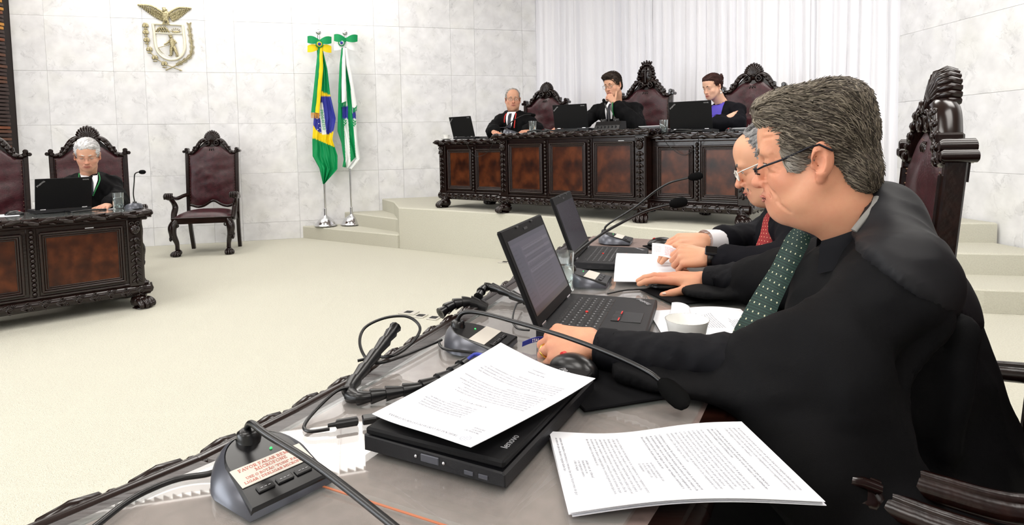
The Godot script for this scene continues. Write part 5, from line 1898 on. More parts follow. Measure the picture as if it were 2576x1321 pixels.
	g.tube([Vector3(0, 0, 0.044), Vector3(0, 0, 0.06)], 0.005, 8)
	part(t, "connector", g, M.plastic)
	# blue strap of a memory stick
	t = thing("key_strap", "blue lettered strap of a memory stick beside the near hand", "strap", Vector3(0.045, TOP + 0.004, -1.318), turn_of(Vector3(0.35, 0, 1)), "")
	g = Geo.new()
	var pts := PackedVector3Array()
	for j in 4:
		for i in 14:
			var u := i / 13.0
			pts.append(Vector3(lerpf(-0.03, 0.035, u), 0.006 + 0.008 * sin(u * PI) + j * 0.004 - 0.004, -0.004 + j * 0.0012 + 0.004 * sin(u * 4.0)))
	g.sheet(pts, 14, 4, 0.001, false)
	part(t, "strap", g, M.blue)
	words(t, "lettering", "ITAL", 0.009, M.white, Transform3D(Basis(), Vector3(0.0, 0.0155, 0.0045)))

func build_far_items() -> void:
	var gl := "black laptops"
	var b := func(s: float, d: float, y: float) -> Vector3: return D0 + DU * s - DN * d + Vector3(0, y, 0)
	var yw := 1.327
	var yc := 1.377
	var back := -DN
	make_laptop("open laptop at the left end of the high bench, lid towards the camera", Vector3(-0.47, yw, -7.13), back.rotated(Vector3.UP, -0.05), 74.0, gl, 1.05)
	make_laptop("open laptop in front of the dark-haired man in the bench's middle", Vector3(0.67, yc, -6.27), back.rotated(Vector3.UP, 0.22), 76.0, gl, 1.07)
	make_laptop("open laptop in front of the woman at the bench's right wing", Vector3(1.68, yw, -5.52), back.rotated(Vector3.UP, 0.12), 76.0, gl, 1.1)
	var lf := Vector3(-0.678, 0, -0.735)
	make_laptop("open laptop in front of the white-haired man at the left desk", Vector3(-3.62, TOP, -4.80), lf.rotated(Vector3.UP, 0.12), 76.0, gl, 1.08)
	tumbler("glass of water on the bench before the man with red cord", Vector3(0.235, yc, -6.55), 0.036, 0.11, 0.6, 1.15)
	tumbler("glass of water beside the woman's laptop, left of it", Vector3(1.42, yw, -5.62), 0.036, 0.115, 0.5, 1.1)
	tumbler("glass of water at the white-haired man's elbow on the left desk", Vector3(-3.23, TOP, -4.92), 0.038, 0.12, 0.7, 1.1)
	coffee_cup("white cup on saucer at the bench's far left end", Vector3(-0.79, yw, -7.36), 0.038, 0.05, true)
	coffee_cup("white cup on saucer behind the left desk's laptop", Vector3(-3.83, TOP, -4.86), 0.045, 0.06, true)
	# small loudspeaker-like telephone unit on the bench
	var t := thing("desk_console", "bulky black console with two knobs on the middle of the bench", "telephone", b.call(1.24, 0.2, yc), turn_of(DN) , "")
	var g := Geo.new()
	g.xf = Transform3D(Basis(Vector3(0, 0, 1), Vector3.UP, Vector3(-1, 0, 0)), Vector3.ZERO)
	g.prism(PackedVector2Array([Vector2(-0.08, 0.0), Vector2(0.08, 0.0), Vector2(0.06, 0.045), Vector2(0.03, 0.085), Vector2(-0.07, 0.085)]), -0.14, 0.14, 0.008)
	g.xf = Transform3D()
	part(t, "housing", g, M.plastic)
	for s in [-1.0, 1.0]:
		g = Geo.new()
		g.xf = Transform3D(Basis(), Vector3(s * 0.07, 0.085, 0.0))
		g.lathe([Vector2(0.03, 0.0), Vector2(0.03, 0.015), Vector2(0.024, 0.025), Vector2(0.0, 0.026)], 14)
		part(t, "knob", g, M.plastic)
	g = Geo.new()
	for k in 6:
		g.box(Vector3(-0.1 + k * 0.04, 0.03, 0.072), Vector3(0.012, 0.022, 0.01), 0.002)
	part(t, "vent", g, M.rubber).set_meta("kind", "stuff")
	# thin gooseneck microphones
	var gm := "gooseneck microphones on black bases"
	microphone("microphone leaning across the man with red cord on his robe", Vector3(-0.02, yc, -6.72), back, [Vector3(-0.07, yc + 0.05, -6.66), Vector3(-0.03, yc + 0.1, -6.72), Vector3(0.05, yc + 0.16, -6.8), Vector3(0.14, yc + 0.205, -6.86), Vector3(0.2, yc + 0.215, -6.9), Vector3(0.24, yc + 0.212, -6.92)], gm, false, false, true, 0.0055)
	microphone("upright microphone before the dark-haired man resting his chin", Vector3(1.02, yc, -6.17), back, [Vector3(0.99, yc + 0.05, -6.13), Vector3(0.995, yc + 0.12, -6.14), Vector3(0.985, yc + 0.2, -6.17), Vector3(0.97, yc + 0.26, -6.2), Vector3(0.965, yc + 0.285, -6.215)], gm, false, false, true, 0.0075)
	microphone("microphone at the right corner of the left desk", Vector3(-3.13, TOP, -4.96), lf, [Vector3(-3.1, TOP + 0.05, -4.93), Vector3(-3.095, TOP + 0.12, -4.91), Vector3(-3.07, TOP + 0.22, -4.89), Vector3(-3.05, TOP + 0.28, -4.87), Vector3(-3.02, TOP + 0.298, -4.86), Vector3(-2.99, TOP + 0.3, -4.85)], gm, false, false, true, 0.0045)
	# papers and small things
	var flat := func(_u: float, _w: float) -> float: return 0.001
	var lift := func(u: float, w: float) -> float: return 0.004 + 0.03 * (1.0 - w) * (1.0 - w)
	for q in [["white papers before the dark-haired man on the bench", 0.98, 0.33, yc, 0.28], ["white papers beside the woman on the bench's right wing", 2.52, 0.5, yw, 0.3], ["white papers behind the console on the bench", 1.55, 0.55, yc, 0.25], ["white papers at the left end of the bench", -0.5, 0.5, yw, 0.28]]:
		var c: Vector3 = b.call(q[1], q[2], q[3])
		var h: float = q[4] * 0.5
		sheet_of(q[0], "papers", [c - DU * h + DN * 0.1, c + DU * h + DN * 0.1, c - DU * h - DN * 0.1, c + DU * h - DN * 0.1], M.paper, lift, "loose white papers on the bench", 8, 8, 0.004)
	var la := Vector3(0.735, 0, -0.678)
	var ln := Vector3(0.678, 0, 0.735)
	var c := Vector3(-3.33, TOP + 0.002, -4.98)
	sheet_of("white papers under the white-haired man's hand", "papers", [c - la * 0.14 + ln * 0.1, c + la * 0.14 + ln * 0.1, c - la * 0.14 - ln * 0.1, c + la * 0.14 - ln * 0.1], M.paper, flat, "", 6, 6, 0.004)
	c = Vector3(-3.86, TOP + 0.002, -4.5)
	sheet_of("white sheet at the left desk's left end", "papers", [c - la * 0.12 + ln * 0.1, c + la * 0.12 + ln * 0.1, c - la * 0.12 - ln * 0.1, c + la * 0.12 - ln * 0.1], M.paper, flat, "", 6, 6, 0.003)
	computer_mouse("grey mouse on the left desk at the picture's edge", Vector3(-3.78, TOP, -4.55), la)
	computer_mouse("mouse in the dark-haired man's hand beside his laptop", b.call(0.34, 0.36, yc), DN)
	computer_mouse("black mouse right of the woman's laptop on the bench", b.call(2.36, 0.36, yw), DN)
	# cables
	rod_cable("tangle of black cord behind the left desk's laptop", [Vector3(-3.52, TOP + 0.006, -4.72), Vector3(-3.42, TOP + 0.006, -4.66), Vector3(-3.35, TOP + 0.012, -4.72), Vector3(-3.28, TOP + 0.006, -4.82), Vector3(-3.3, TOP + 0.006, -4.86)], 0.008, M.rubber)
	rod_cable("thin cord hanging over the bench's left wing in a loop", [b.call(-0.5, 0.1, yw + 0.005), b.call(-0.53, -0.0, yw + 0.005), b.call(-0.53, 0.045, yw - 0.06), b.call(-0.5, 0.07, yw - 0.15), b.call(-0.42, 0.08, yw - 0.2), b.call(-0.28, 0.08, yw - 0.17), b.call(-0.15, 0.05, yw - 0.06), b.call(-0.14, 0.0, yw + 0.005), b.call(-0.2, 0.12, yw + 0.005)], 0.003, M.rubber)
	rod_cable("thin cord hanging over the bench's right wing in a loop", [b.call(1.92, 0.12, yw + 0.005), b.call(1.88, 0.0, yw + 0.005), b.call(1.88, 0.04, yw - 0.06), b.call(1.95, 0.07, yw - 0.15), b.call(2.06, 0.08, yw - 0.2), b.call(2.18, 0.07, yw - 0.1), b.call(2.2, 0.0, yw + 0.005), b.call(2.16, 0.14, yw + 0.005)], 0.003, M.rubber)
	rod_cable("tangled cord heap in front of the woman's laptop", [b.call(1.92, 0.12, yw + 0.01), b.call(2.0, 0.1, yw + 0.03), b.call(2.1, 0.12, yw + 0.02), b.call(2.02, 0.16, yw + 0.035), b.call(1.95, 0.12, yw + 0.012), b.call(2.08, 0.08, yw + 0.01), b.call(2.2, 0.12, yw + 0.012)], 0.009, M.rubber)
	rod_cable("tangled cord heap in front of the bench's middle laptop", [b.call(0.3, 0.1, yc + 0.01), b.call(0.42, 0.08, yc + 0.02), b.call(0.55, 0.1, yc + 0.012), b.call(0.5, 0.14, yc + 0.03), b.call(0.62, 0.09, yc + 0.012), b.call(0.8, 0.1, yc + 0.01), b.call(0.92, 0.12, yc + 0.01)], 0.009, M.rubber)
	rod_cable("tangled cord heap beside the bench's left laptop", [b.call(-0.85, 0.3, yw + 0.01), b.call(-0.76, 0.24, yw + 0.02), b.call(-0.7, 0.28, yw + 0.05), b.call(-0.66, 0.22, yw + 0.02), b.call(-0.6, 0.2, yw + 0.04), b.call(-0.5, 0.16, yw + 0.012), b.call(-0.3, 0.16, yw + 0.01)], 0.007, M.rubber)

# ---------------------------------------------------------------- flags

func flag_point(sx: float, sy: float, deep: float) -> Vector3:
	# a place on the upright plane of the flags: across and down in units of 5.6 mm, from the foot of the first pole
	return WD * (sx - 822.0 - (sy - 560.0) * 0.045) * 0.00555 + Vector3(0, 0.17 + (565.0 - sy) * 0.00562, 0) + WN * deep

func ribbon(t: Node3D, called: String, left: Array, right: Array, m: Material, seed_: int, fold := 0.012) -> Geo:
	# left, right: outline points (px, py, depth) from top to bottom
	var nz := fnl(seed_, 3.0, 2)
	var rows := (left.size() - 1) * 8 + 1
	var nx := 9
	var pts := PackedVector3Array()
	for j in rows:
		var f := float(j) / (rows - 1) * (left.size() - 1)
		var k := mini(int(f), left.size() - 2)
		var a: Vector3 = left[k].lerp(left[k + 1], f - k)
		var b: Vector3 = right[k].lerp(right[k + 1], f - k)
		for i in nx:
			var u := float(i) / (nx - 1)
			var q := a.lerp(b, u)
			pts.append(flag_point(q.x, q.y, q.z + fold * sin(u * PI) + fold * 0.6 * nz.get_noise_2d(q.x * 0.02, q.y * 0.01)))
	var g := Geo.new()
	g.sheet(pts, nx, rows, 0.0015, false)
	part(t, called, g, m)
	return g

func drape(t: Node3D, called: String, left: Array, right: Array, folds: float, amp: float, colour: Callable, seed_: int) -> void:
	var nz := fnl(seed_, 1.4, 2)
	var nx := 56
	var rows := 110
	var pts := PackedVector3Array()
	var cols := PackedColorArray()
	for j in rows:
		var f := float(j) / (rows - 1) * (left.size() - 1)
		var k := mini(int(f), left.size() - 2)
		var a: Vector3 = left[k].lerp(left[k + 1], f - k)
		var b: Vector3 = right[k].lerp(right[k + 1], f - k)
		for i in nx:
			var u := float(i) / (nx - 1)
			var q := a.lerp(b, u)
			var ph := u * folds * TAU + 2.2 * nz.get_noise_2d(u * 2.0, j * 0.012)
			var z := q.z + amp * sin(ph) * (0.35 + 0.65 * j / rows) + 0.02 * nz.get_noise_2d(u * 3.0 + 9.0, j * 0.02)
			pts.append(flag_point(q.x, q.y, z))
			cols.append(colour.call(q.x, q.y))
	var g := Geo.new()
	g.sheet(pts, nx, rows, 0.0015, false)
	for i in pts.size():
		g.c[i] = cols[i]
		g.c[i + pts.size()] = cols[i]
	for i in range(pts.size() * 2, g.c.size()):
		g.c[i] = cols[0]
	part(t, called, g, M.flag_cloth)

func lin(r: int, g: int, b: int) -> Color:
	return c8(r, g, b).srgb_to_linear()

func pole_and_foot(t: Node3D, sx: float) -> void:
	var g := Geo.new()
	var a := flag_point(sx, 563.0, 0.0)
	var b := flag_point(sx - 21.0, 95.0, 0.0)
	g.tube([Vector3(a.x, a.y + 0.08, a.z), Vector3(b.x, b.y, b.z)], 0.012, 12)
	part(t, "pole", g, M.chrome)
	g = Geo.new()
	g.xf = Transform3D(Basis(), a)
	g.lathe([Vector2(0.0, 0.0), Vector2(0.15, 0.0), Vector2(0.152, 0.012), Vector2(0.132, 0.022), Vector2(0.132, 0.032), Vector2(0.122, 0.042), Vector2(0.12, 0.055), Vector2(0.108, 0.065), Vector2(0.1, 0.08), Vector2(0.08, 0.1), Vector2(0.05, 0.12), Vector2(0.03, 0.135), Vector2(0.02, 0.15), Vector2(0.018, 0.24), Vector2(0.013, 0.245)], 28)
	part(t, "foot", g, M.chrome)
	g = Geo.new()
	g.xf = Transform3D(Basis(), b)
	g.tube([Vector3(0, -0.1, 0), Vector3(0, -0.09, 0), Vector3(0, -0.02, 0), Vector3(0, -0.01, 0)], [0.014, 0.018, 0.018, 0.014], 14)
	g.ball(Vector3(0, 0.022, 0), Vector3(0.038, 0.036, 0.038), Basis(), 18, 12)
	g.ball(Vector3(0, 0.022, 0), Vector3(0.041, 0.006, 0.041), Basis(), 18, 6)
	g.ball(Vector3(0, 0.062, 0), Vector3(0.01, 0.012, 0.01), Basis(), 10, 6)
	part(t, "finial", g, M.chrome)

func rosette(t: Node3D, sx: float, sy: float, cols: Array, r: float) -> void:
	var c := flag_point(sx, sy, 0.075)
	var right := WD
	var out := WN
	var ring := 0
	for m in cols:
		var g := Geo.new()
		var rr: float = r * (1.0 - 0.3 * ring)
		if ring < cols.size() - 1:
			for k in 20:
				var a := TAU * k / 20.0
				petal(g, c + out * 0.004 * ring, right * cos(a) + Vector3.UP * sin(a), out, rr, rr * 0.15, 0.007)
		else:
			g.ball(c + out * 0.016, Vector3(rr, rr, 0.012), look(out), 12, 6)
		part(t, "rosette", g, M[m])
		ring += 1

func bow(t: Node3D, sx: float, sy: float, m1: Material, m2: Material) -> void:
	for s in [-1.0, 1.0]:
		for k in 2:
			var g := Geo.new()
			var pts := PackedVector3Array()
			for j in 5:
				for i in 9:
					var u := i / 8.0
					var w := j / 4.0 - 0.5
					var wd := 7.0 + 12.0 * sin(u * PI * 0.75)
					pts.append(flag_point(sx + s * 28.0 * u, sy - 8.0 + k * 14.0 + w * wd + (k * 8.0 - 4.0) * u, 0.055 + 0.03 * sin(u * PI) - 0.02 * k))
			g.sheet(pts, 9, 5, 0.0015, s < 0)
			part(t, "bow", g, m1 if k == 0 else m2)

func fringe(t: Node3D, a: Vector3, b: Vector3, m: Material) -> void:
	var g := Geo.new()
	for k in 16:
		var q := a.lerp(b, k / 15.0)
		g.tube([flag_point(q.x, q.y, q.z), flag_point(q.x + sin(k * 2.0), q.y + 13.0, q.z + 0.003)], 0.003, 4)
	part(t, "fringe", g, m).set_meta("kind", "stuff")

func build_flags() -> void:
	var base := Vector3(-2.60, 0, -8.33)
	var t := thing("national_flag", "green, yellow and blue flag draped on a chromed pole by the wall", "flag", base, 0.0, "flags on chromed stands")
	pole_and_foot(t, 822.0)
	var L := [Vector3(797, 122, 0.02), Vector3(800, 180, 0.03), Vector3(797, 240, 0.04), Vector3(792, 300, 0.05), Vector3(789, 350, 0.05), Vector3(790, 390, 0.05), Vector3(806, 420, 0.05), Vector3(815, 459, 0.05)]
	var R := [Vector3(809, 122, 0.02), Vector3(823, 180, 0.03), Vector3(830, 240, 0.04), Vector3(844, 300, 0.05), Vector3(836, 350, 0.05), Vector3(849, 390, 0.05), Vector3(849, 423, 0.05), Vector3(818, 459, 0.05)]
	var green := lin(0, 146, 84)
	var yellow := lin(248, 216, 22)
	var blue := lin(50, 56, 156)
	var white := lin(238, 242, 240)
	drape(t, "flag_cloth", L, R, 2.2, 0.028, func(x: float, y: float) -> Color:
		var cx := 820.0
		var cy := 288.0
		if pow((x - cx) / 34.0, 2.0) + pow((y - cy) / 50.0, 2.0) < 1.0 and y > 247.0:
			var band := absf((x - 812.0) - (y - 300.0) * 0.13)
			return white if band < 5.5 and y > 262.0 else blue
		var d := (y - 232.0) - (x - 805.0) * 0.4
		if d > 0.0 and y < 346.0 + (x - 790.0) * 0.45:
			return yellow
		return green, 61)
	ribbon(t, "sash", [Vector3(801, 128, 0.06), Vector3(796, 180, 0.07), Vector3(791, 235, 0.075), Vector3(786, 285, 0.08)], [Vector3(806, 128, 0.06), Vector3(804, 180, 0.08), Vector3(800, 235, 0.085), Vector3(796, 285, 0.09)], M.flag_green, 31)
	ribbon(t, "sash", [Vector3(805, 128, 0.062), Vector3(803, 180, 0.076), Vector3(799, 235, 0.082), Vector3(795, 285, 0.088)], [Vector3(811, 128, 0.06), Vector3(813, 180, 0.08), Vector3(809, 235, 0.085), Vector3(805, 287, 0.09)], M.flag_yellow, 32)
	fringe(t, Vector3(786, 285, 0.084), Vector3(805, 287, 0.092), M.fringe)
	bow(t, 804, 122, M.flag_green, M.flag_yellow)
	rosette(t, 804, 121, ["flag_green", "flag_yellow", "flag_blue"], 0.055)
	var wx := Transform3D(Basis(Vector3(0.1, -1, 0).normalized(), (WD + Vector3(0, 0.1, 0)).normalized(), WN), flag_point(813.5, 303, 0.094))
	words(t, "lettering", "PROGRESSO", 0.05, M.flag_green, wx, false, true)
	var g := Geo.new()
	for q in [[804, 312], [807, 322], [802, 326], [809, 333], [800, 300], [806, 296]]:
		g.ball(flag_point(q[0], q[1], 0.094), Vector3(0.007, 0.007, 0.002), look(WN), 6, 4)
	part(t, "star", g, M.flag_white)
	# the green and white flag
	t = thing("state_flag", "green and white flag draped on a chromed pole, nearer the steps", "flag", base, 0.0, "flags on chromed stands")
	pole_and_foot(t, 885.0)
	L = [Vector3(859, 118, 0.02), Vector3(855, 160, 0.03), Vector3(850, 240, 0.04), Vector3(848, 330, 0.05), Vector3(858, 360, 0.05), Vector3(864, 400, 0.05), Vector3(861, 418, 0.05)]
	R = [Vector3(868, 118, 0.02), Vector3(875, 160, 0.03), Vector3(885, 240, 0.04), Vector3(893, 300, 0.05), Vector3(897, 360, 0.05), Vector3(905, 400, 0.05), Vector3(884, 424, 0.05)]
	drape(t, "flag_cloth", L, R, 2.6, 0.032, func(x: float, y: float) -> Color:
		var m := (x - 862.0) - (y - 160.0) * 0.055
		if y > 268.0 and y < 300.0 and (absf(x - 866.0) < 7.0 or absf(x - 888.0) < 4.0): return blue
		if m < -7.0: return green
		if m < 2.0 + (y - 160.0) * 0.012: return white
		if m < 11.0 + (y - 160.0) * 0.03 and y < 408.0 - (x - 880.0): return green
		return white, 62)
	ribbon(t, "sash", [Vector3(856, 128, 0.06), Vector3(852, 170, 0.07), Vector3(850, 220, 0.075), Vector3(849, 262, 0.08)], [Vector3(860, 128, 0.06), Vector3(857, 170, 0.08), Vector3(856, 220, 0.085), Vector3(855, 262, 0.09)], M.flag_green, 33)
	ribbon(t, "sash", [Vector3(859, 128, 0.064), Vector3(857, 170, 0.078), Vector3(857, 220, 0.084), Vector3(858, 262, 0.09)], [Vector3(864, 128, 0.062), Vector3(866, 170, 0.08), Vector3(867, 220, 0.085), Vector3(868, 258, 0.09)], M.flag_white, 34)
	ribbon(t, "sash", [Vector3(864, 128, 0.06), Vector3(868, 170, 0.07), Vector3(878, 220, 0.075), Vector3(885, 276, 0.08)], [Vector3(870, 128, 0.06), Vector3(876, 170, 0.08), Vector3(886, 220, 0.085), Vector3(894, 270, 0.09)], M.flag_white, 35)
	fringe(t, Vector3(853, 260, 0.088), Vector3(868, 258, 0.092), M.flag_green)
	fringe(t, Vector3(885, 273, 0.084), Vector3(894, 268, 0.092), M.flag_green)
	bow(t, 866, 116, M.flag_green, M.flag_white)
	rosette(t, 856, 117, ["flag_green", "flag_white", "flag_blue"], 0.05)
	g = Geo.new()
	for k in 5:
		petal(g, flag_point(866, 306 + k * 3, 0.1), Vector3(0.5 * ((k % 2) * 2 - 1), 0.8, 0), WN, 0.04, 0.008, 0.002)
		petal(g, flag_point(889, 308 + k * 3, 0.1), Vector3(0.5 * ((k % 2) * 2 - 1), 0.8, 0), WN, 0.04, 0.008, 0.002)
	part(t, "branch_print", g, M.flag_green)

# ---------------------------------------------------------------- metal coat of arms on the marble
func ez(x: float, y: float, out := 0.02) -> Vector3:
	return WD * ((x - 693.0) / 6.605 * 0.00442) + Vector3.UP * ((627.0 - y) / 6.605 * 0.00506) + WN * out

func build_emblem() -> void:
	var t := thing("coat_of_arms", "metal coat of arms with eagle, shield and branches on the marble wall", "emblem", Vector3(-4.478, 2.747, -8.036) + WN * 0.008)
	var g := Geo.new()
	# eagle: body, head, beak, legs
	var b := look(WN)
	g.ball(ez(670, 260, 0.03), Vector3(0.042, 0.07, 0.035), b, 12, 8)
	g.ball(ez(655, 175, 0.04), Vector3(0.026, 0.032, 0.028), b, 10, 7)
	g.ball(ez(650, 140, 0.036), Vector3(0.026, 0.014, 0.022), b, 8, 5)
	g.tube([ez(680, 158, 0.05), ez(702, 165, 0.05), ez(712, 180, 0.045)], [0.011, 0.009, 0.003], 7)
	for k in 7:
		for i in 5:
			petal(g, ez(640 + i * 14, 210 + k * 20, 0.055), -Vector3.UP, WN, 0.028, 0.01, 0.01, 5)
	for s in [-1.0, 1.0]:
		g.tube([ez(670 + s * 22, 330, 0.03), ez(668 + s * 35, 385, 0.03)], 0.016, 7)
		for k in 3:
			g.tube([ez(668 + s * 35, 385, 0.03), ez(668 + s * 35 + (k - 1) * 28, 408, 0.035)], 0.008, 5)
	part(t, "eagle_body", g, M.antique)
	for s in [-1.0, 1.0]:
		g = Geo.new()
		var tip := Vector2(195, 98) if s < 0 else Vector2(1120, 122)
		var sh := Vector2(625, 215) if s < 0 else Vector2(722, 225)
		var low := Vector2(590, 355) if s < 0 else Vector2(790, 360)
		# leading edge
		var mid := sh.lerp(tip, 0.45) + Vector2(0, -50)
		g.tube(curve([ez(sh.x, sh.y, 0.03), ez(mid.x, mid.y, 0.035), ez(tip.x, tip.y, 0.02)], 8), 0.014, 7)
		for row in 3:
			for k in 15:
				var f := k / 14.0
				var a := sh.lerp(mid, f * 2.0) if f < 0.5 else mid.lerp(tip, f * 2.0 - 1.0)
				var e := low.lerp(tip, pow(f, 1.15)) + Vector2(0, 28.0 * sin(f * PI))
				var p0 := a.lerp(e, 0.05 + row * 0.2)
				var p1 := a.lerp(e, [0.5, 0.75, 1.0][row])
				var q0 := ez(p0.x, p0.y, 0.032 - row * 0.008)
				var q1 := ez(p1.x, p1.y, 0.022 - row * 0.006)
				petal(g, q0, q1 - q0, WN, maxf(0.02, (q1 - q0).length()), 0.011, 0.008, 6)
		part(t, "wing", g, M.antique)
	# shield frame
	g = Geo.new()
	var out := [ez(430, 400, 0.012), ez(445, 560, 0.012), ez(450, 720, 0.012), ez(480, 850, 0.012), ez(550, 940, 0.012), ez(640, 990, 0.012), ez(730, 1003, 0.012), ez(830, 985, 0.012), ez(920, 920, 0.012), ez(970, 820, 0.012), ez(975, 700, 0.012), ez(965, 560, 0.012), ez(955, 410, 0.012)]
	g.tube(curve(out, 6), 0.017, 8)
	g.tube([ez(425, 400, 0.012), ez(700, 402, 0.012), ez(960, 408, 0.012)], 0.017, 8)
	g.tube([ez(445, 556, 0.01), ez(960, 556, 0.01)], 0.009, 6)
	part(t, "shield_rim", g, M.cream_metal)
	# mountains and rising sun
	g = Geo.new()
	for q in [[470, 540, 525, 470, 0.014], [500, 545, 560, 455, 0.018], [560, 545, 600, 452, 0.018], [610, 545, 640, 450, 0.018], [650, 540, 668, 470, 0.014]]:
		g.tube([ez(q[0], q[1], 0.01), ez(q[2], q[3], 0.018), ez(q[2] + 55, 545, 0.01)], [0.006, q[4], 0.008], 6)
	part(t, "mountain", g, M.antique)
	g = Geo.new()
	g.ball(ez(825, 530, 0.008), Vector3(0.05, 0.018, 0.014), b, 12, 5)
	for k in 7:
		var a := lerpf(-1.3, 1.3, k / 6.0)
		petal(g, ez(825 + 60 * sin(a), 530 - 35 * cos(a), 0.01), WD * sin(a) + Vector3.UP * cos(a), WN, 0.03, 0.006, 0.006, 5)
	part(t, "rising_sun", g, M.antique)
	# reaper with scythe
	g = Geo.new()
	g.ball(ez(735, 615, 0.02), Vector3(0.022, 0.026, 0.02), b, 8, 6)
	g.ball(ez(728, 595, 0.022), Vector3(0.03, 0.009, 0.024), b, 8, 4)
	g.tube([ez(745, 645, 0.02), ez(752, 690, 0.022), ez(762, 760, 0.022), ez(765, 790, 0.02)], [0.02, 0.038, 0.03, 0.03], 9)
	g.tube([ez(720, 680, 0.026), ez(670, 730, 0.03), ez(615, 755, 0.035)], [0.014, 0.012, 0.01], 7)
	g.tube([ez(795, 680, 0.026), ez(830, 715, 0.028), ez(745, 740, 0.035)], [0.014, 0.012, 0.01], 7)
	g.tube([ez(745, 790, 0.022), ez(730, 860, 0.022), ez(728, 925, 0.018)], [0.024, 0.019, 0.017], 8)
	g.tube([ez(785, 790, 0.022), ez(815, 860, 0.022), ez(835, 925, 0.018)], [0.024, 0.019, 0.017], 8)
	g.ball(ez(708, 932, 0.018), Vector3(0.024, 0.009, 0.014), b, 7, 4)
	g.ball(ez(825, 940, 0.018), Vector3(0.024, 0.009, 0.014), b, 7, 4)
	part(t, "reaper", g, M.antique)
	g = Geo.new()
	g.tube([ez(790, 730, 0.04), ez(515, 810, 0.035)], 0.005, 6)
	g.tube(curve([ez(515, 810, 0.03), ez(535, 850, 0.025), ez(570, 890, 0.02), ez(612, 915, 0.015)], 5), [0.012, 0.012, 0.012, 0.011, 0.011, 0.01, 0.01, 0.009, 0.009, 0.008, 0.007, 0.006, 0.006, 0.004, 0.003, 0.002], 6, true, 0.4)
	part(t, "scythe", g, M.antique)
	# left branch: paired broad leaves with berries
	g = Geo.new()
	var stem := curve([ez(300, 390, 0.012), ez(300, 540, 0.012), ez(310, 680, 0.012), ez(340, 830, 0.012), ez(430, 960, 0.012), ez(590, 1070, 0.012), ez(740, 1130, 0.015), ez(870, 1178, 0.012)], 6)
	g.tube(stem, 0.006, 6)
	for q in [[300, 430], [298, 545], [308, 675], [345, 830], [435, 970], [595, 1070]]:
		for s in [-1.0, 1.0]:
			for k in 4:
				var a: float = s * (0.35 + 0.42 * k)
				petal(g, ez(q[0], q[1] + 20, 0.014), WD * sin(a) + Vector3.UP * cos(a), WN, 0.052 - 0.005 * k, 0.013, 0.012, 6)
		for k in 4:
			g.ball(ez(q[0] - 24 + k * 16, q[1] + 62, 0.016), Vector3.ONE * 0.009, b, 6, 4)
	part(t, "coffee_branch", g, M.antique)
	# right branch: needles
	g = Geo.new()
	stem = curve([ez(1070, 385, 0.012), ez(1078, 520, 0.012), ez(1090, 660, 0.012), ez(1100, 800, 0.012), ez(1070, 920, 0.012), ez(960, 1010, 0.012), ez(840, 1075, 0.012), ez(740, 1130, 0.015), ez(620, 1178, 0.012)], 8)
	g.tube(stem, 0.007, 6)
	for i in range(0, 52):
		var p: Vector3 = stem[i]
		var d: Vector3 = (stem[i] - stem[i + 1]).normalized()
		var side := d.cross(WN)
		for s in [-1.0, 1.0]:
			petal(g, p, d * 0.75 + side * s, WN, 0.036 + 0.01 * sin(i * 1.1), 0.004, 0.005, 5)
	part(t, "pine_branch", g, M.antique)
	for q in [[870, 1178, 905, 1188], [620, 1178, 610, 1182]]:
		g = Geo.new()
		g.tube([ez(q[0] - (12 if q[0] > 700 else -12), q[1] - 6, 0.012), ez(q[0], q[1], 0.012), ez(q[2], q[3], 0.012)], [0.01, 0.012, 0.003], 6)
		part(t, "stem_end", g, M.antique)

# ---------------------------------------------------------------- people
func lc(c: Color) -> Color:
	return c.srgb_to_linear()

func all_ids(f: Field) -> PackedInt32Array:
	var r := PackedInt32Array()
	for i in f.A.size(): r.append(i)
	return r

# walks from p along d to the surface of a field
func march(f: Field, ids: PackedInt32Array, p: Vector3, d: Vector3) -> Vector3:
	var q := p
	for k in 40:
		var e := f.at(q, ids)
		if e < 0.0008: break
		q += d * minf(e * 0.8, 0.1)
	return q

